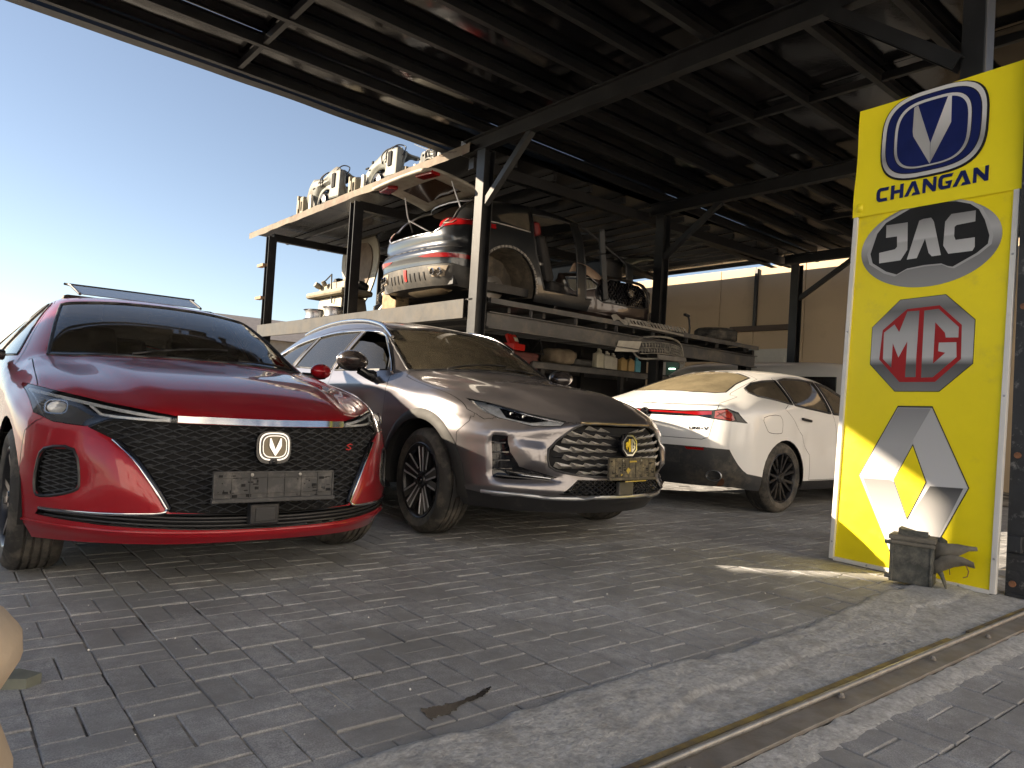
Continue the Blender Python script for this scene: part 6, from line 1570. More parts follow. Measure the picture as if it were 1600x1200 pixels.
# upper level, which is also the roof over the rack
M['deck_edge'] = mat('deck_edge', (.17, .14, .105), .8, var=.25, scale=4, dirt=(.13, .07, .05), dirt_amt=.4, dirt_scale=3, bump=.2)
b = MB(); b.grid(lambda u, v: K_(4.76 + .012 * mnoise.noise((u * 30, 0, 0)), 6.9 + 7.35 * u, 3.79 + .11 * v - .025 * mnoise.noise((u * 14, 3, 0)) * (1 - v)), 60, 3); b.grid(lambda u, v: K_(4.76 + .10 * v, 6.9 + 7.35 * u, 3.90), 60, 1); b.build('deck_edge', M['deck_edge'], rack, smooth=50)
M['deck_under'] = mat('deck_under', (.02, .02, .021), .22, var=.3, scale=2, dirt=(.10, .09, .075), dirt_amt=.3, dirt_scale=2, bump=.2, bump_scale=3)
for i in range(7):
    for (xa, xb) in ((4.80, 8.1), (8.08, 12.42)):
        ya = 6.9 + 1.05 * i; ph = random.uniform(0, 40)
        b = MB(); b.grid(lambda u, v: K_(xa + (xb - xa) * u, ya + 1.06 * v, 3.895 + .002 * (i % 2) + .003 * (xa > 8) + .008 * mnoise.noise((u * 5, v * 3, ph)) * math.sin(math.pi * v)), 12, 5); b.build('roof_sheet', M['deck_under'], rack, smooth=180)
for k in range(11): rbar('upper_joist', (5.5 + .66 * k, 6.95, 3.845), (5.5 + .66 * k, 14.2, 3.845), .05, .08, M['black_steel'])
for y in (7.05, 9.93, 13.35): rbar('upper_beam', (4.90, y, 3.72), (12.1, y, 3.72), .10, .13, M['black_steel'])
for i in range(12):
    b = MB(); b.box(K_(7.6 + i * .43 + .21, 14.25, 1.95), (.425, .03, 3.9)); b.build('backdrop_sheet', M['black_steel'], rack)  # black sheets added as a dark backdrop behind the wreck
for i in range(9):
    b = MB(); b.box(K_(5.0 + i * .55 + .27, 8.5, .95), (.545, .02, 1.9)); b.build('shade_sheet', M['black_steel'], rack)  # black sheets added in place of the deep shade under the deck
for z in (2.58, 3.19):
    b = MB(); b.box(K_(4.79, 13.50, z), (.10, .30, .05)); b.build('wood_peg', M['wood'], rack)
# low shelf under the deck
low = thing('parts_shelf', 'low black steel shelf under the rack holding jugs and car parts', 'shelf', (7.6, 7.6, 0))
for (x, y) in ((6.55, 7.45), (8.15, 7.45), (9.15, 7.45), (6.55, 8.3), (8.15, 8.3), (9.15, 8.3)):
    b = MB(); b.box((x - 7.6, y - 7.6, .74), (.07, .07, 1.48)); b.build('leg', M['black_steel'], low)
for y in (7.43, 8.32):
    b = MB(); b.box((.2, y - 7.6, 1.435), (2.9, .05, .08)); b.build('rail', M['grey_steel'], low)
for k in range(4):
    b = MB(); b.box((-.85 + .72 * k, .27, 1.485), (.71, .86, .015)); b.build('board', M['black_steel'], low)
    b = MB(); b.box((-.85 + .72 * k, .27, .62), (.71, .86, .015)); b.build('board', M['black_steel'], low)

# ================================================================== WRECK ON THE RACK
def build_wreck():
    car = thing('wrecked_car', 'stripped dark SUV shell without wheels or doors on the rack, tailgate raised', 'car wreck', (9.08, 7.76, 1.93), R_(90))
    front, stations, rear = suv_cage()
    def deform(c, n):
        if c.y > 4.2 and n.y > .2:
            c = c + Vector((0, .03, 0)) * math.exp(-((c.z - .68) / .05) ** 2) - Vector((0, .03, 0)) * math.exp(-((c.z - .80) / .05) ** 2)
        return c
    B = Body(front, stations, rear, 3, SUV_CR, deform)
    paint = car_paint('wreck_paint', (.018, .022, .028), .4, rough=.28, dust=.10, dustcol=(.32, .27, .20), top=.4)
    B.arch(3.68, .40, .44)
    GATE = sym([(.0001, .93), (.50, .93), (.60, .98), (.66, 1.10), (.60, 1.30), (.50, 1.44), (.0001, 1.46)])
    B.region('hole', 'rear', GATE, sides=(1,), filt=lambda c, n: c.y > 3.85)
    B.region('hole', 'top', S_WS, sides=(1,), filt=lambda c, n: c.z > 1.0)
    B.region('hole', 'top', S_RG, sides=(1,), filt=lambda c, n: c.z > 1.1)
    D1 = [(1.60, .98), (1.56, .42), (2.36, .40), (2.42, 1.08), (2.34, 1.42), (2.20, 1.415), (2.03, 1.37), (1.68, 1.09)]
    D2 = [(2.52, .42), (2.56, 1.08), (2.48, 1.42), (2.85, 1.425), (3.18, 1.40), (3.30, 1.10), (3.26, .85), (3.18, .62), (3.10, .42)]
    B.region('hole', 'side', D1, filt=lambda c, n: True); B.region('hole', 'side', D2)
    B.region('hole', 'side', [(-.1, .1), (1.46, .1), (1.46, .97), (.6, .90), (-.1, .90)]); B.region('hole', 'front', [(-1, .1), (1, .1), (1, .85), (-1, .85)], sides=(1,), filt=lambda c, n: c.y < .7)
    HOOD = sym([(.0001, .0), (.85, .0), (.88, .60), (.85, 1.0), (.80, 1.42), (.58, 1.42), (.0001, 1.345)])
    B.region('hole', 'top', HOOD, sides=(1,), filt=lambda c, n: n.z > .2 and c.z > .78 and c.y < 1.5)
    B.region('quarter', 'side', S_SW3, filt=lambda c, n: c.z > 1.0)
    B.region('rear_bumper', 'rear', [(-1, .1), (1, .1), (1, .735), (-1, .735)], sides=(1,), filt=lambda c, n: c.y > 4.05)
    B.region('diff', 'rear', sym([(.0001, .545), (.80, .545), (.93, .50), (.95, .1), (.0001, .1)]), sides=(1,), filt=lambda c, n: c.y > 4.05)
    B.region('lamp', 'rear', [(.56, 1.00), (.60, .985), (.93, 1.035), (.93, 1.085), (.58, 1.115), (.54, 1.07)], filt=lambda c, n: c.y > 3.9)
    B.shell(car, M['black_plastic'], [k for k in B.names if k not in ('hole', 'quarter')], name='inner_panel')
    B.part('body', 'body', paint, car, gap=0); B.part('rear_bumper', 'rear_bumper', paint, car)
    B.part('diff', 'rear_diffuser', mat('dusty_diffuser', (.05, .048, .044), .6, .1, var=.3, dirt=(.14, .12, .095), dirt_amt=.5), car)
    [B.part('quarter', 'quarter_window', glass('wreck_glass', (.2, .2, .2), .8, .03, .25), car, offset=-.003, side=q) for q in (1, -1)]
    for sd in (1, -1):
        B.part('lamp', 'tail_lamp', M['red_lens'], car, offset=.006, gap=.002, side=sd)
        B.trim('lamp_line', 'rear', [(.62 * sd, 1.09), (.60 * sd, 1.03), (.70 * sd, 1.035), (.71 * sd, 1.075)], .006, M['white_plastic'], car, off=.010)
        B.trim('lamp_line', 'rear', [(.60 * sd, 1.10), (.88 * sd, 1.075)], .005, M['red_dark_lens'], car, off=.010)
        B.patch('reflector', 'rear', [(x * sd, z) for x, z in [(.30, .655), (.60, .672), (.90, .655), (.90, .61), (.60, .622), (.40, .635)]], M['red_lens'], car, off=.006, skirt=.008)
        B.patch('exhaust_surround', 'rear', [(x * sd, z) for x, z in [(.46, .52), (.76, .52), (.70, .40), (.52, .40)]], M['dusty_deck'], car, off=.006, skirt=.01)
        for x in (.555, .66):
            h, n = B.ray('rear', x * sd, .455); b = MB(); b.lathe([(.038, -.06), (.044, .03), (.036, .034), (.034, -.06)], 20, Matrix.Translation(h) @ Matrix.Rotation(R_(90), 4, 'Z')); b.build('exhaust_tip', M['chrome'], car, smooth=40)
            b = MB(); b.lathe([(0, .01), (.034, .01)], 16, Matrix.Translation(h) @ Matrix.Rotation(R_(90), 4, 'Z')); b.build('exhaust_hole', M['dark_void'], car)
    B.trim('bumper_crease', 'rear', [(-.85, .745), (-.4, .748), (0, .748), (.4, .748), (.85, .745)], .007, M['black_plastic'], car, off=.0)
    for k in range(-4, 5):
        if k == 0: B.patch('fog_lamp', 'rear', [(-.03, .52), (.03, .52), (.02, .385), (-.02, .385)], M['bright_red'], car, off=.012, skirt=.02)
        else: B.patch('diffuser_fin', 'rear', [(k * .095 - .012, .47), (k * .095 + .014, .47), (k * .095 + .002 * k, .37)], M['black_plastic'], car, off=.008, skirt=.01)
    B.trim('gate_seal', 'rear', [(x, z) for x, z in GATE], .014, M['satin_metal'], car, off=0, closed=True)
    B.trim('chrome_strip', 'side', [(3.34, 1.105), (3.85, 1.12), (4.2, 1.10)], .008, M['satin_metal'], car, off=.004, side=-1)
    # raised tailgate: curved inner panel hinged at the roof end
    b = MB()
    def gate(u, v):
        x = (u - .5) * 1.30 * (1 - .06 * v); y = 3.92 + .86 * v; z = 1.545 + .23 * v - .10 * v * v - .08 * abs(u - .5) ** 2.2
        return (x, y, z - .16 * max(0, v - .80) * 5 * .3)
    b.grid(gate, 22, 16); gt = b.build('tailgate', mat('gate_inner', (.33, .31, .26), .6, var=.2, dirt=(.20, .16, .12), dirt_amt=.4, dirt_scale=5), car, smooth=180)
    gt.modifiers.new('t', 'SOLIDIFY').thickness = .035
    b = MB(); b.grid(lambda u, v: tuple(Vector(gate(.20 + .6 * u, .18 + .45 * v)) + Vector((0, 0, -.040))), 8, 8); b.build('gate_glass', mat('brown_glass', (.06, .035, .022), .15, coat=.5), gt, smooth=180)
    b = MB(); b.box((-.46, 4.62, 1.60), (.30, .14, .05), Matrix.Rotation(.15, 3, 'Z')); b.build('gate_lamp', M['red_lens'], gt, bevel=.012)
    b = MB(); b.box((.46, 4.62, 1.60), (.30, .14, .05), Matrix.Rotation(-.15, 3, 'Z')); b.build('gate_lamp', M['red_lens'], gt, bevel=.012)
    for sd in (1, -1):
        b = MB(); b.tube([(sd * .60, 4.15, 1.16), (sd * .58, 4.25, 1.36), (sd * .54, 4.33, 1.58)], [.012, .012, .007], 8); b.build('gas_strut', M['satin_metal'], car, smooth=60)
    b = MB(); b.tube([(-.15, 4.20, .98), (.36, 4.36, 1.24)], .010, 6); b.build('loose_rod', M['satin_metal'], car)
    # bare rear wheel house, cabin, floor
    for sd in (1, -1):
        b = MB(); n = 24; vs_ = []
        for (x, rr) in ((.50, .40), (.88, .44)):
            for k in range(n + 1):
                t = math.pi * (-.08 + 1.16 * k / n); vs_.append((sd * x, 3.68 + rr * math.cos(t), max(.2, .40 + rr * math.sin(t)) + (.0 if x > .6 else .01 * math.sin(k * 1.7))))
        b.add(vs_, [(k, k + 1, n + 2 + k, n + 1 + k) for k in range(n)]); b.add([(sd * .50, 3.68, .40)] + vs_[:n + 1], [(0, k + 1, k + 2) for k in range(n)])
        b.build('wheel_house', mat('dusty_liner', (.07, .058, .045), .8, var=.5, scale=5, dirt=(.20, .16, .11), dirt_amt=.5, dirt_scale=4, bump=.3), car, smooth=60)
        b = MB()
        for k in range(25):
            t = math.pi * (-.02 + 1.04 * k / 24); b.box((sd * .925, 3.68 + .455 * math.cos(t), max(.25, .40 + .455 * math.sin(t))), (.018, .05, .028), Matrix.Rotation(t, 3, 'X') @ Matrix.Rotation(R_(90), 3, 'X'))
        tag(b.build('arch_clips', mat('clip_grey', (.20, .19, .18), .5, .4, var=.5, scale=30), car), kind='stuff')
    b = MB(); b.lathe([(.05, -.06), (.15, -.05), (.15, -.02), (.07, 0), (.06, .04), (0, .045)], 24, Matrix.Translation((-.66, 3.68, .38)) @ Matrix.Rotation(R_(180), 4, 'Z')); b.build('brake_hub', M['brake_steel'], car, smooth=40)
    b = MB(); b.box((0, 2.6, .36), (1.6, 3.6, .10)); b.build('floor_pan', M['rust'] if False else M['black_plastic'], car)
    b = MB(); b.lathe([(0, -.42), (.10, -.40), (.13, -.30), (.13, .30), (.10, .40), (0, .42)], 20, Matrix.Translation((0, 4.20, .36)) @ Matrix.Scale(.8, 4, (0, 0, 1))); b.build('silencer', mat('silencer', (.40, .33, .22), .5, .5, var=.3, dirt=(.25, .14, .07), dirt_amt=.4), car, smooth=40)
    b = MB(); b.tube([(.40, 4.2, .36), (.52, 4.25, .34), (.58, 4.36, .42), (.60, 4.48, .45)], .03, 8); b.build('exhaust_pipe', M['rust'], car, smooth=60)
    b = MB(); b.tube([(-.40, 4.2, .36), (-.52, 4.25, .34), (-.58, 4.36, .42), (-.60, 4.48, .45)], .03, 8); b.build('exhaust_pipe', M['rust'], car, smooth=60)
    b = MB(); b.grid(lambda u, v: ((u - .5) * 1.16, 2.25 + 1.65 * v, 1.485 + .05 * math.sin(math.pi * u) - .16 * max(0, v - .5) - .05 * mnoise.noise((u * 4, v * 5, 2))), 16, 16); b.build('headliner', M['headliner'], car, smooth=180)
    seats(car, [(-.40, 2.72, .42, False), (.40, 2.72, .42, False), (0, 3.50, .42, False)], M['seat_dark'])
    b = MB(); b.box((-.40, 2.93, 1.28), (.30, .12, .20), Matrix.Rotation(R_(-12), 3, 'X')); b.build('headrest', M['seat_red'], car, bevel=.05)
    for dx in (-.06, .06):
        b = MB(); b.tube([(-.40 + dx, 2.88, 1.08), (-.40 + dx, 2.92, 1.20)], .008, 6); b.build('headrest_stem', M['chrome'], car)
    b = MB(); b.grid(lambda u, v: (-.72 + .25 * u, 3.0 + .34 * v, .88 + .18 * math.sin(3 * u) * v + .06 * mnoise.noise((u * 3, v * 3, 5))), 8, 8); b.build('torn_trim', M['torn_card'], car, smooth=180)
    for sd in (1, -1):
        for p_ in (D1, D2): B.trim('door_seal', 'side', p_, .014, M['black_plastic'], car, off=-.004, side=sd, closed=True)
    b = MB(); b.box((0, 1.66, .92), (1.5, .4, .30)); b.build('dashboard', M['black_plastic'], car, bevel=.05)
    # front door swung wide open, seen on its edge; bent bonnet raised behind it
    b = MB(); P0 = Vector((-.94, 2.02, 0)); dv = Vector((-.40, .34, 0)).normalized(); LN = Vector((0, .16, 0))
    for (s0, s1, z0, z1) in ((0, .15, .42, 1.02), (.01, .04, 1.02, 1.24), (.11, .145, 1.02, 1.34)):
        b.bar(P0 + dv * (s0 + s1) / 2 + Vector((0, 0, z0)) + LN * (z0 - .42), P0 + dv * ((s0 + s1) / 2) + Vector((0, 0, z1)) + LN * (z1 - .42), s1 - s0, .07, up=dv.cross(Vector((0, 0, 1))))
    b.bar(P0 + dv * .04 + Vector((0, .12, 1.19)), P0 + dv * .13 + Vector((0, .15, 1.33)), .03, .06)
    b.build('open_door', M['black_steel'], car, bevel=.01)
    b = MB(); b.grid(lambda u, v: ((u - .5) * 1.5 * (1 - .3 * v * v), 1.42 - .95 * v, 1.05 + .42 * v - .16 * v * v + .05 * math.sin(5 * u) * v - .1 * (u - .5) ** 2), 16, 12); bo = b.build('bonnet', mat('bonnet_inner', (.14, .14, .10), .5, var=.3, dirt=(.25, .21, .15), dirt_amt=.4), car, smooth=180); bo.modifiers.new('t', 'SOLIDIFY').thickness = .02
    b = MB(); b.box((0, .85, .62), (.9, .7, .36)); b.build('engine', M['black_plastic'], car, bevel=.04)
    return car
wreck = build_wreck()

# ---------------------------------------------------------------- detached bumper on the rack edge
def loose_bumper():
    o = thing('loose_bumper', 'dark brown detached SUV front bumper with black leaf grille at the rack edge', 'bumper', (7.36, 6.64, 1.84), R_(-3))
    front, stations, rear = suv_cage()
    B = Body(front, stations, rear, 3, SUV_CR)
    paint = car_paint('brown_paint', (.035, .024, .022), .4, rough=.3, dust=.12, dustcol=(.20, .16, .12))
    B.region('keep', 'front', [(-1, .25), (1, .25), (1, .86), (-1, .86)], sides=(1,), filt=lambda c, n: c.y < .56)
    GR = sym([(.0001, .80), (.28, .80), (.46, .70), (.50, .58), (.42, .48), (.0001, .455)])
    HL = [(.78, .80), (.74, .80), (.54, .80), (.47, .72), (.50, .655), (.72, .60), (.77, .66)]
    B.region('grille', 'front', GR, sides=(1,), filt=lambda c, n: c.y < .56, only=('keep',)); B.region('lampgap', 'front', HL, filt=lambda c, n: c.y < .60, only=('keep',))
    pb = B.part('keep', 'bumper_skin', paint, o, thick=.006)
    gb = B.part('grille', 'grille', M['gloss_black'], o, offset=-.02, gap=0)
    b = MB(); gin = scale_poly(GR, .97)
    for r_ in range(9):
        for k in range(-10, 11):
            x = (k + (.5 if r_ % 2 else 0)) * .052; z = .475 + .038 * r_
            if not inside((x, z), gin) or not inside((x, z + .045), gin): continue
            P = []
            for (dx, dz, o_) in ((0, 0, -.010), (.017, .024, -.014), (.004, .052, .002), (-.012, .030, .004)):
                h, n = B.ray('front', x + dx, z + dz); P.append(h + n * o_)
            b.add(P, [(0, 1, 3), (1, 2, 3)])
    tag(b.build('leaf_fin', M['alloy_dark'], gb), kind='stuff')
    B.trim('grille_frame', 'front', smooth_poly(GR, 2), .010, M['black_plastic'], o, off=.0, closed=True)
    for sd in (1, -1):
        lp = B.part('lampgap', 'lamp_opening', mat('pale_backing', (.30, .28, .23), .7, var=.2), o, offset=-.05, gap=0, side=sd)
        for k in range(5): B.trim('bracket', 'front', [((.52 + .045 * k) * sd, .78), ((.515 + .045 * k) * sd, .68 - .01 * k)], .005, M['satin_metal'], lp, off=-.03)
        B.trim('lamp_edge', 'front', [(x * sd, z) for x, z in HL], .006, M['satin_metal'], o, off=0, closed=True)
    bd = bpy.data.objects.new('badge', None); COL.objects.link(bd); bd.parent = o; bd.location = (0, -.012, .645); bd.rotation_euler = (R_(88), 0, 0)
    octo = [(.075 * math.cos(math.pi / 8 + k * math.pi / 4), .075 * math.sin(math.pi / 8 + k * math.pi / 4)) for k in range(8)]
    b = MB(); b.poly(octo, lambda u, v, h: (u, v, h), .008); b.build('badge_plate', M['gloss_black'], bd)
    cU = (.4735, 1.408); k_ = .13 / .60
    for p in (MG_M, MG_G):
        b = MB(); b.poly([((u - cU[0]) * k_, (v - cU[1]) * k_) for u, v in p], lambda u, v, h: (u, v, .009 + h), .004); b.build('badge_letter', M['chrome'], bd)
    b = MB(); b.grid(lambda u, v: (-.86 + .42 * u, .12 + .16 * v - .1 * u, .93 - .20 * u * u + .06 * math.sin(3 * v) - .10 * v * (1 - u)), 10, 6); b.build('torn_fender_skin', mat('pale_skin', (.42, .30, .22), .6, var=.25, dirt=(.25, .17, .12), dirt_amt=.4), o, smooth=180)
    return o
loose_bumper()

# ---------------------------------------------------------------- two loose grilles hung on the deck beam
def loose_grille(loc, w, h, tilt, label, slots, rz=0.0, mt=None):
    o = thing('car_grille', label, 'car grille', loc, rot=(tilt, 0, rz), group='loose grilles hung on the rack beam')
    mt = mt or mat('grille_dust', (.15, .145, .13), .6, var=.3, dirt=(.30, .27, .22), dirt_amt=.55, dirt_scale=7)
    out = sym([(.0001, h / 2), (w * .34, h * .46), (w * .47, h * .25), (w * .5, -h * .05), (w * .46, -h * .38), (w * .36, -h / 2), (.0001, -h / 2)])
    bow = lambda x: .16 * (x / (w / 2)) ** 2
    b = MB(); b.tube([(p[0], bow(p[0]), p[1]) for p in smooth_poly(out, 3)], .014, 6, closed=True); b.build('frame', mt, o, smooth=60)
    n = slots; fins = MB(); inn = scale_poly(out, .96)
    for i in range(-n, n + 1):
        x = i * w * .48 / n
        for r_ in range(4):
            z0 = -h / 2 + h * (r_ + .06) / 4; z1 = z0 + h * .22; xx = x + (.25 * w * .48 / n if r_ % 2 else -.25 * w * .48 / n)
            if inside((xx, z0), inn) and inside((xx, z1), inn):
                fb = bow(xx); fins.add([(xx, fb + .012, z0), (xx + .017, fb + .004, (z0 + z1) / 2), (xx, fb + .012, z1), (xx - .017, fb + .004, (z0 + z1) / 2), (xx, fb - .014, (z0 + z1) / 2)], [(0, 1, 4), (1, 2, 4), (2, 3, 4), (3, 0, 4)])
    tag(fins.build('fin', mt, o), kind='stuff')
    for z in (-.25, 0, .25):
        pts = [(x, bow(x) + .016, z * h) for x in [-w * .47 + w * .94 * i / 14 for i in range(15)] if inside((x, z * h), inn)]
        b = MB(); b.tube(pts, .006, 5); b.build('crossbar', mt, o)
    b = MB(); b.tube([(.055 * math.cos(t), -.012, .06 * math.sin(t)) for t in [2 * math.pi * k / 20 for k in range(20)]], .010, 6, closed=True); b.build('badge_ring', mt, o, smooth=60)
    return o
gr1 = loose_grille((7.98, 6.47, 1.79), .98, .32, R_(-14), 'dusty grey car grille with badge ring, hanging below the rack deck edge', 11, R_(-6))
b = MB(); b.grid(lambda u, v: (-.86 + .42 * u, .02 + .10 * v, .03 - .12 * v + .03 * u), 6, 4); b.build('side_wing', mat('wing_grey', (.36, .34, .30), .7, var=.2), gr1, smooth=60)
b = MB(); b.box((.05, -.03, -.15), (.55, .02, .07)); b.build('lower_bar', mat('bar_dust', (.14, .13, .12), .7, var=.3), gr1, bevel=.01)
tr = thing('vent_trim', 'dusty grey slotted plastic trim lying along the edge of the rack deck', 'car trim', (7.85, 6.56, 2.075), R_(-4))
tmt = mat('vent_dust', (.26, .245, .22), .7, var=.3, dirt=(.26, .23, .19), dirt_amt=.4)
for (z, y) in ((.05, 0), (-.03, -.07)):
    b = MB(); b.tube([(-.60 + .1 * i, y + .004 * i * i * .2, z - .002 * i) for i in range(13)], .016, 6); b.build('rim', tmt, tr, smooth=60)
for k in range(18):
    b = MB(); b.bar((-.56 + .065 * k, 0, .05), (-.56 + .065 * k, -.07, -.03), .030 if k % 5 else .055, .006); b.build('slat', tmt, tr)
b = MB(); b.grid(lambda u, v: (-.86 + .28 * u, -.06 * v, .06 - .08 * v + .03 * math.sin(6 * u)), 6, 3); b.build('broken_end', tmt, tr, smooth=60)

# ---------------------------------------------------------------- small things on the deck, under it and behind
def tyre_only(name, label, loc, R, W, rot, group=None, parent=None, mt=None):
    o = thing(name, label, 'tyre', loc, rot=rot, group=group); h = W / 2; rim = R * .68
    b = MB(); prof = [(rim, h - .01), (rim + .012, h), (R * .85, h + .004), (R - .01, h - .03)]
    for g_ in (.55, .18, -.18, -.55): prof += [(R, g_ * h + .006), (R - .008, g_ * h + .003), (R - .008, g_ * h - .003), (R, g_ * h - .006)]
    prof += [(R - .01, -h + .03), (R * .85, -h - .004), (rim + .012, -h), (rim, -h + .01), (rim + .03, 0), (rim, h - .01)]
    b.lathe(prof, 56); b.build('carcass', mt or M['tyre'], o, smooth=40); return o
FL = (0, R_(90), 0)
tyre_only('tyre', 'worn black tyre lying flat near the right end of the rack deck', (9.95, 7.08, 2.19), .34, .21, FL)
ped = thing('pedal_bracket', 'black bent pedal lever standing on the rack deck beside the post', 'car part', (8.95, 6.95, 2.08))
b = MB(); b.box((0, 0, .02), (.34, .16, .04)); b.box((-.06, .02, .05), (.14, .10, .05)); b.build('base', M['black_plastic'], ped, bevel=.008)
b = MB(); b.tube([(.14, 0, .03), (.15, 0, .14), (.13, 0, .26), (.10, 0, .31)], [.020, .016, .016, .016], 7); b.build('lever', M['black_plastic'], ped, smooth=60)
b = MB(); b.box((.06, 0, .325), (.11, .05, .035), Matrix.Rotation(R_(10), 3, 'Y')); b.build('pad', M['black_plastic'], ped, bevel=.006)
jk = thing('steering_joint', 'small black steering joint upright beside the canopy post on the deck', 'car part', (8.32, 6.98, 2.08))
b = MB(); b.box((0, 0, .03), (.22, .12, .06)); b.build('plate', M['black_plastic'], jk, bevel=.01)
for s_ in (-1, 1):
    b = MB(); b.tube([(.02, 0, .06), (.02 + .05 * s_, 0, .16), (.02 + .09 * s_, 0, .20)], .014, 6); b.build('fork', M['black_plastic'], jk, smooth=60)

def jug(loc, h, w, col, label, name='jug', cap=None, handle=True, tint=None):
    o = thing(name, label, 'jug' if name == 'jug' else 'bottle', loc, group='jugs and bottles on the low shelf')
    m_ = mat('plastic_' + label[:6].replace(' ', '_'), col, .45, var=.12, dirt=[c * .6 for c in col], dirt_amt=.3)
    b = MB(); b.box((0, 0, h * .36), (w, w * .7, h * .72)); b.box((0, 0, h * .77), (w * .8, w * .55, h * .12), taper=.4); b.build('body', m_, o, bevel=.012)
    b = MB(); b.lathe([(0, .04), (.022, .04), (.022, 0), (0, 0)], 12, Matrix.Translation((0, 0, h * .83)) @ Matrix.Rotation(R_(-90), 4, 'Y')); b.build('cap', cap or m_, o, smooth=40)
    if handle:
        b = MB(); b.tube([(w * .30, 0, h * .70), (w * .36, 0, h * .86), (w * .10, 0, h * .92), (0, 0, h * .86)], .012, 6); b.build('handle', m_, o, smooth=60)
    return o
sz = 1.495
jug((7.70, 7.50, sz), .30, .15, (.60, .56, .44), 'cream plastic jug with a handle, leftmost of the jugs on the shelf')
jug((7.89, 7.52, sz), .27, .16, (.66, .63, .54), 'white plastic jug between the cream jug and the next white one')
jug((8.05, 7.54, sz), .25, .13, (.64, .61, .52), 'white plastic jug left of the amber bottles on the shelf')
jug((8.25, 7.52, sz), .24, .13, (.52, .36, .15), 'amber plastic bottle beside the white jug on the shelf', 'bottle', M['black_plastic'], False)
jug((8.42, 7.52, sz), .24, .13, (.55, .38, .17), 'amber plastic bottle next to the blue one on the shelf', 'bottle', M['black_plastic'], False)
jug((8.57, 7.52, sz), .24, .12, (.13, .42, .55), 'light blue plastic bottle at the right end of the shelf', 'bottle', None, False)
def blob(name, label, cat, loc, sx, sy, sz_, mt, seed, rz=0.0, square=.5, rib=False):
    o = thing(name, label, cat, loc, rz)
    b = MB()
    def f(u, v):
        t = 2 * math.pi * u; p = math.pi * (v - .5); c, s_ = math.cos(t), math.sin(t)
        x = math.copysign(abs(c) ** square, c) * math.cos(p) ** square; y = math.copysign(abs(s_) ** square, s_) * math.cos(p) ** square; z = math.copysign(abs(math.sin(p)) ** square, math.sin(p))
        k = 1 + .12 * mnoise.noise((x * 2 + seed, y * 2, z * 2)) + .04 * mnoise.noise((x * 7 + seed, y * 7, z * 7))
        return (x * sx * k, y * sy * k, sz_ + z * sz_ * k)
    b.grid(f, 28, 14); b.build('shell', mt, o, smooth=60); return o
brn = mat('dusty_cover', (.16, .125, .085), .8, var=.3, dirt=(.27, .22, .16), dirt_amt=.4, bump=.2)
blob('engine_cover', 'dusty brown engine undercover leaning on the low shelf', 'car part', (7.0, 7.6, 1.49), .26, .16, .11, brn, 3.0)
blob('splash_guard', 'flat dark grey splash guard lying beside the brown cover on the shelf', 'car part', (7.36, 7.62, 1.49), .20, .20, .055, mat('guard_grey', (.06, .06, .058), .8, var=.3), 8.0)
# red tool case on stacked grey crates
tcase = thing('tool_case', 'bright red plastic tool case with a grey label, open on a stack of dark crates', 'tool case', (6.12, 7.55, 1.61), R_(20))
b = MB(); b.box((0, 0, .045), (.30, .20, .09)); b.build('tray', M['bright_red'], tcase, bevel=.015)
b = MB(); b.box((.03, .05, .15), (.24, .05, .14), Matrix.Rotation(R_(-25), 3, 'X')); b.build('lid', M['bright_red'], tcase, bevel=.015)
b = MB(); b.box((.09, .022, .155), (.09, .012, .06), Matrix.Rotation(R_(-25), 3, 'X')); b.build('label_plate', M['white_plastic'], tcase)
for i, (z, w, d, lb, mt_) in enumerate(((.0, .62, .40, 'dark grey plastic crate at the bottom of the stack under the red case', M['black_plastic']), (.74, .58, .38, 'grey drawer crate second from top under the red case', mat('drawer_grey', (.085, .09, .095), .5, var=.2)), (1.36, .60, .30, 'dark crate with a dull red rail directly under the red case', mat('dull_red', (.10, .025, .022), .5, var=.3)))):
    hgt = (.72, .60, .24)[i]
    o = thing('crate', lb, 'crate', (6.2, 7.62, z), group='crates stacked under the rack')
    b = MB(); b.box((0, 0, hgt / 2), (w, d, hgt - .01)); b.build('box', mt_, o, bevel=.012)
    b = MB(); b.box((0, -d / 2 - .012, hgt * .8), (w * .96, .022, .04)); b.build('rim', mt_, o, bevel=.006)
    b = MB(); b.box((0, -d / 2 - .012, hgt * .45), (w * .3, .022, .03)); b.build('grip', M['grey_steel'], o, bevel=.004)
fr = thing('mirror_frame', 'empty black triangular mirror frame standing beside the red tool case', 'car part', (6.52, 7.52, 1.60))
b = MB(); b.tube([(-.12, 0, .01), (.12, 0, .0), (.05, .02, .20)], .016, 6, closed=True); b.build('frame', M['black_plastic'], fr)
# scattered small metal parts on a low table behind the white car
for i, (x, y, z, r_, lb) in enumerate(((9.65, 8.02, 1.30, .10, 'rusty ring shaped brake part behind the white car roof, left one'), (10.15, 8.0, 1.33, .14, 'round dark turbo housing behind the white car roof'), (10.72, 8.0, 1.42, .08, 'small bent pipe ring standing highest behind the white car roof'), (11.25, 7.9, 1.30, .10, 'round rusty pulley behind the white car roof, right one'))):
    o = thing('engine_part', lb, 'car part', (x, y, z), rot=(.3 * i, .2, .5 * i), group='small engine parts heaped behind the white car')
    b = MB(); b.tube([(r_ * math.cos(t), r_ * math.sin(t), .03 * math.sin(3 * t)) for t in [2 * math.pi * k / 20 for k in range(20)]], r_ * .32, 8, closed=True); b.build('ring', M['rust'] if i % 2 else M['brake_steel'], o, smooth=60)
    b = MB(); b.lathe([(0, .06), (r_ * .5, .05), (r_ * .6, -.05), (0, -.06)], 14); b.build('hub', M['black_plastic'], o, smooth=40)
tb = thing('work_table', 'low dark table heaped with dirty engine parts behind the white car', 'table', (10.5, 8.1, 0))
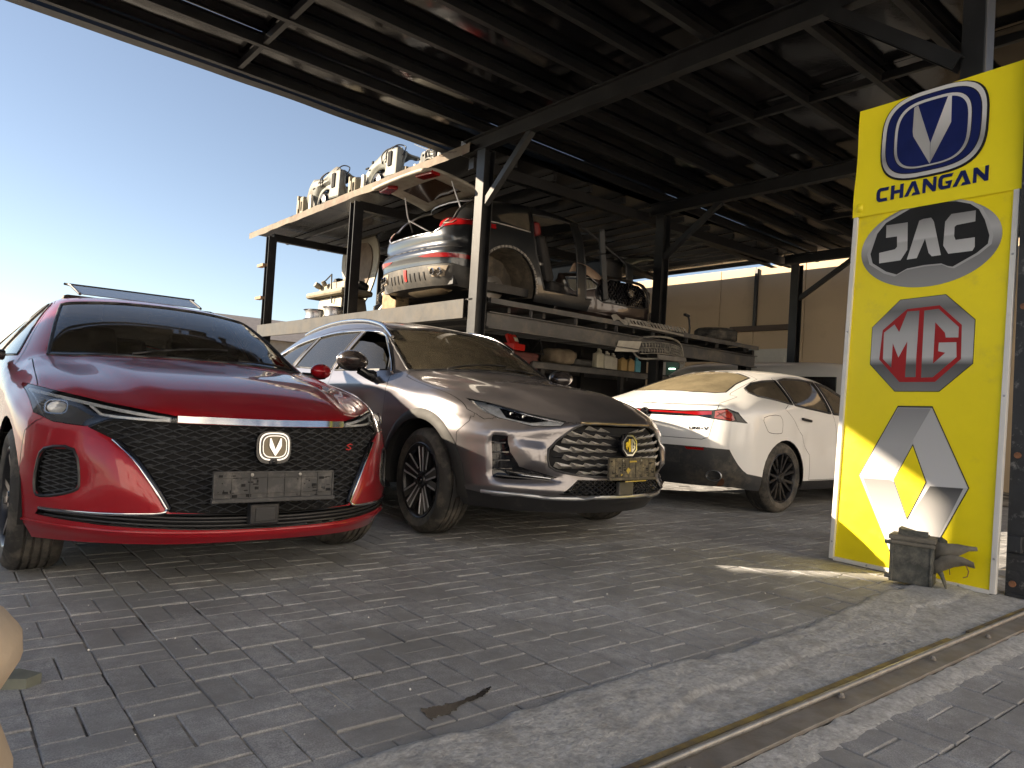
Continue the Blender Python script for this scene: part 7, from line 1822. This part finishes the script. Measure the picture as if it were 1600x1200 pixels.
b = MB(); b.box((0, 0, 1.16), (2.3, .8, .05)); b.build('top', M['black_steel'], tb)
for sx in (-1, 1):
    for sy in (-1, 1):
        b = MB(); b.box((sx * 1.08, sy * .34, .57), (.06, .06, 1.13)); b.build('leg', M['black_steel'], tb)
hp = MB(); rnd = random.Random(5)
for k in range(70):
    r_ = rnd.uniform(.03, .09); p = (9.5 + rnd.uniform(0, 2.0), 7.9 + rnd.uniform(-.2, .3), 1.19 + rnd.uniform(.02, .10))
    hp.lathe([(0, r_), (r_ * .8, r_ * .7), (r_, 0), (r_ * .7, -r_ * .8), (0, -r_)], 7, Matrix.Translation(p) @ Matrix.Rotation(rnd.uniform(0, 3), 4, (rnd.random(), rnd.random(), rnd.random() + .1)))
tag(hp.build('parts_heap', mat('heap', (.07, .055, .045), .7, .2, var=.6, scale=9, dirt=(.22, .17, .12), dirt_amt=.4)), 'heap of small rusty engine parts on the low table', 'scrap heap', kind='stuff')

# left face of the rack, middle level: engine, rims, tyres, log, bonnet
alu = mat('cast_alu', (.28, .255, .20), .55, .3, var=.3, scale=8, dirt=(.22, .17, .10), dirt_amt=.4, bump=.3)
cream = mat('cream_metal', (.25, .215, .14), .6, var=.2, scale=9, dirt=(.15, .115, .07), dirt_amt=.4, bump=.2)
eng = thing('engine_block', 'dirty cream coloured gearbox and engine unit standing on the rack deck left side', 'engine', (5.25, 11.05, 2.075))
b = MB(); b.box((0, -.05, .20), (.5, .95, .34), taper=.85); b.build('sump', alu, eng, bevel=.03)
b = MB(); b.box((-.05, 0, .42), (.56, 1.36, .10)); b.build('bumper_bar', cream, eng, bevel=.04)
b = MB(); b.box((0, -.05, .53), (.42, .95, .14)); b.build('head', alu, eng, bevel=.02)
rnd = random.Random(2)
for k in range(9):
    b = MB(); r_ = rnd.uniform(.04, .09); b.lathe([(0, r_ * 1.2), (r_ * .8, r_ * 1.1), (r_, 0), (r_ * .8, -r_), (0, -r_)], 12, Matrix.Translation((-.18 + rnd.uniform(-.1, .3), -.5 + k * .12, .60 + rnd.uniform(-.06, .05))) @ Matrix.Rotation(rnd.uniform(0, 3), 4, 'Y')); b.build('housing', alu if k % 3 else M['black_plastic'], eng, smooth=40)
b = MB(); b.tube([(-.25, -.2, .25), (-.28, -.2, .55), (-.26, -.15, .72), (-.2, .2, .66)], .012, 6); b.build('hose', M['black_plastic'], eng, smooth=60)
for (y, r_, lb) in ((11.42, .215, 'grey steel wheel rim lying flat, left of the pair on the rack edge'), (10.72, .20, 'grey steel wheel rim lying flat, right of the pair on the rack edge')):
    o = thing('wheel_rim', lb, 'wheel rim', (5.02, y, 2.075), group='steel rims on the rack edge')
    b = MB(); b.lathe([(r_, 0), (r_ + .012, .005), (r_ - .02, .03), (r_ - .03, .10), (r_ - .015, .15), (r_ + .014, .165), (r_ + .008, .172), (r_ - .04, .13), (r_ - .05, .04), (.05, .06), (.05, .03), (r_ - .03, 0)], 36, Matrix.Rotation(R_(-90), 4, 'Y')); b.build('barrel', M['satin_metal'], o, smooth=40)
hb = thing('wood_block', 'short weathered wooden block propping up the wrecked car', 'wood block', (4.98, 8.78, 2.075), R_(10))
b = MB(); b.box((0, 0, .13), (.24, .30, .26)); b.build('log', mat('weathered_wood', (.34, .25, .14), .8, var=.4, scale=14, bump=.3), hb, bevel=.02)
for i in range(4):
    tyre_only('tyre', ('black tyre at the bottom of the stack on the rack', 'black tyre second from the bottom of the stack on the rack', 'black tyre second from the top of the stack on the rack', 'black tyre on top of the stack on the rack')[i], (5.55 + .02 * i, 9.72 - .02 * i, 2.18 + .19 * i), .36 - .02 * i, .19, FL, 'tyres stacked on the rack')
sc = thing('suspension_arm', 'bent bare aluminium suspension arm lying between the tyres and the wood block', 'car part', (5.05, 9.15, 2.075))
for k, pts in enumerate((((0, .2, .02), (.02, .05, .16), (0, -.10, .26)), ((0, .1, .28), (.03, -.06, .18), (.02, -.2, .02)), ((.02, .0, .02), (.05, .02, .2), (.1, .1, .3)))):
    b = MB(); b.tube(pts, [.04, .028, .04], 7); b.build('arm', mat('bare_alu', (.55, .53, .48), .4, .5, var=.3), sc, smooth=60)
hd = thing('loose_bonnet', 'grey-beige bonnet panel standing on edge, inner frame showing, behind the rack post', 'bonnet', (6.2, 12.75, 2.9))
b = MB(); oh = [(-.75, .95), (-.2, 1.12), (.45, 1.0), (.85, .55), (.95, .0), (.75, -.38), (.35, -.28), (-.2, .1), (-.62, .48)]
b.poly(smooth_poly(oh, 4), lambda u, v, h: (.25 * v + h, -u, v), .03); b.build('skin', mat('bonnet_beige', (.40, .37, .29), .6, var=.12, dirt=(.28, .24, .18), dirt_amt=.3), hd)
b = MB(); b.poly(smooth_poly(scale_poly(oh, .72), 4), lambda u, v, h: (.25 * v - .02 + h, -u, v), .01); b.build('inner_liner', mat('liner_brown', (.16, .12, .085), .8, var=.25), hd)

# scrap front ends on top
def front_end(loc, label, s, seed, rz=0.0):
    o = thing('front_end_cut', label, 'scrap car body', loc, rz, group='cut car front ends on top of the rack')
    rnd = random.Random(seed)
    pale = mat('pale_shell_%d' % seed, (.15 - .015 * (seed % 3), .155 - .015 * (seed % 3), .135 - .01 * (seed % 3)), .5, .2, var=.25, scale=5, dirt=(.10, .08, .055), dirt_amt=.5, bump=.15)
    b = MB(); b.box((0, 0, .16 * s), (.10, 1.5 * s, .13 * s)); b.build('chassis_leg', pale, o, bevel=.015)
    b = MB(); b.box((0, .78 * s, .30 * s), (.20 * s, .14 * s, .30 * s)); b.build('crash_can', cream, o, bevel=.03)
    b = MB(); b.box((-.01, .87 * s, .30 * s), (.24 * s, .05 * s, .34 * s)); b.box((-.135 * s, .80 * s, .30 * s), (.02, .06, .16 * s)); b.build('flange', cream, o, bevel=.02)
    def arch_z(u): return (.10 + .34 * math.sqrt(max(0, 1 - ((u - .46) / .24) ** 2))) * s if abs(u - .46) < .24 else .08 * s
    def top_z(u): return (.40 + .26 * min(1, max(0, (u - .02) / .16)) + .05 * math.sin(u * 9 + seed) + .03 * mnoise.noise((u * 8, seed, 0)) - .12 * max(0, u - .8) * 5 * .5) * s
    b = MB(); b.grid(lambda u, v: (.03 * math.sin(4 * v + seed) + .025 * mnoise.noise((u * 5, v * 4, seed)), (.66 - 1.36 * u) * s, lerp(arch_z(u), max(top_z(u), arch_z(u) + .05), v)), 40, 8)
    f_ = b.build('inner_fender', pale, o, smooth=35); f_.modifiers.new('t', 'SOLIDIFY').thickness = .025
    b = MB(); b.box((.14, -.02 * s, .26 * s), (.16, .72 * s, .40 * s)); b.build('shade_box', M['black_plastic'], o, bevel=.02)  # black box added so the wheel arch opening reads as shaded
    b = MB(); b.lathe([(.05 * s, .05), (.13 * s, .03), (.15 * s, -.02), (.05 * s, -.03)], 20, Matrix.Translation((-.02, .06 * s, .24 * s)) @ Matrix.Rotation(R_(180), 4, 'Z')); b.build('hub_plate', M['alloy_dark'], o, smooth=40)
    b = MB(); b.box((-.06, -.52 * s, .40 * s), (.14, .36 * s, .44 * s), Matrix.Rotation(R_(4), 3, 'X'), taper=.85); b.build('tower_box', pale, o, bevel=.03)
    b = MB(); b.box((-.135, -.50 * s, .46 * s), (.014, .10 * s, .22 * s)); b.build('tower_slot', M['dark_void'], o)
    b = MB(); b.grid(lambda u, v: (.05 + .34 * v, (.45 - 1.05 * u) * s, (.60 + .14 * math.sin(math.pi * u) + .05 * mnoise.noise((u * 6, v * 4, seed)) - .06 * v) * s), 20, 6); c_ = b.build('cowl_panel', pale, o, smooth=60); c_.modifiers.new('t', 'SOLIDIFY').thickness = .03
    for (y_, z_, w_, h_) in ((.40, .52, .10, .028), (.22, .58, .05, .045), (-.22, .50, .06, .03)):
        b = MB(); b.box((-.045, y_ * s, z_ * s), (.02, w_ * s, h_ * s)); b.build('slot', M['dark_void'], o, bevel=.006)
    for k in range(3):
        y0_ = rnd.uniform(-.5, .3) * s; b = MB(); b.tube(smooth_poly([(-.03, y0_, .50 * s), (-.07, y0_ - .06, .62 * s), (-.02, y0_ - .18, .70 * s), (.05, y0_ - .30, .66 * s), (-.03, y0_ - .36, .50 * s)], 5, False), .010, 6); b.build('harness', M['grey_steel'] if k % 2 else M['black_plastic'], o, smooth=60)
    b = MB(); b.box((-.07, .45 * s, .30 * s), (.05, .09 * s, .24 * s)); b.build('bracket', M['white_plastic'], o, bevel=.008)
    return o
front_end((5.1, 11.55, 3.86), 'cut pale green car front end with cream crash box, leftmost on top of the rack', 1.05, 1)
front_end((5.15, 9.75, 3.88), 'cut grey car front end with tangled hoses, middle one on top of the rack', .95, 3)
front_end((5.2, 8.45, 3.88), 'cut beige car front end nearest the canopy roof on top of the rack', .62, 5)

# ================================================================== FAR LEFT
hs = thing('far_shed', 'distant brown shed with a low pitched roof behind the rack posts', 'shed', (10.5, 28.0, 0))
b = MB(); b.box((0, 0, 1.3), (9.0, 6, 2.6)); b.build('wall', mat('shed_wall', (.33, .29, .24), .8), hs)
b = MB(); b.add([(-4.8, -3.2, 2.6), (4.8, -3.2, 2.6), (4.8, 3.2, 2.6), (-4.8, 3.2, 2.6), (-4.8, 0, 3.6), (4.8, 0, 3.6)], [(0, 1, 5, 4), (2, 3, 4, 5), (1, 2, 5), (3, 0, 4)]); b.build('roof', mat('shed_roof', (.25, .22, .20), .7), hs)
# ================================================================== BAG AT THE LEFT EDGE
bag = thing('cloth_sack', 'beige cloth sack at the lower left edge of the picture', 'sack', (-.075, 1.36, 0))
clo = mat('cloth', (.52, .42, .31), .9, var=.12, scale=9, bump=.3, bump_scale=40)
b = MB(); P = [(.30, 0), (.315, .08), (.322, .2), (.318, .30), (.302, .37), (.287, .405), (.30, .43), (.325, .465), (.325, .50), (.30, .53), (.22, .55), (.10, .56)]
b.lathe([(max(0, r - .10), h) for r, h in P], 36, Matrix.Rotation(R_(-90), 4, 'Y')); sk = b.build('sack_body', clo, bag, smooth=180)
me = sk.data
for v in me.vertices:
    k = 1 + .05 * mnoise.noise((v.co.x * 6, v.co.y * 6, v.co.z * 6)) + .05 * mnoise.noise((v.co.x * 16, v.co.y * 16, v.co.z * 10)); v.co.x *= k; v.co.y *= k
me.update()
st_ = thing('stone_shard', 'small flat grey-green stone shard on the pavers beside the beige sack', 'stone', (.225, 2.50, 0))
b = MB(); b.poly([(0, 0), (.06, -.03), (.10, .0), (.05, .07), (.0, .05)], lambda u, v, h: (u, v, h), .03); b.build('stone', mat('stone', (.16, .17, .14), .8, var=.3), st_)
b = MB(); rnd = random.Random(4)
for k in range(110):
    x, y = rnd.uniform(.3, 4.2), rnd.uniform(1.75, 3.3); r_ = rnd.uniform(.001, .0028) if k > 9 else rnd.uniform(.003, .006)
    b.lathe([(0, r_ * .6), (r_, 0), (0, -r_ * .5)], 6, Matrix.Translation((x, y, .004)) @ Matrix.Rotation(rnd.uniform(0, 3), 4, (rnd.random(), rnd.random(), 1)))
tag(b.build('grit', M['white_frame']), 'tiny pale grit and paper scraps scattered over the grey pavers', 'grit', kind='stuff')
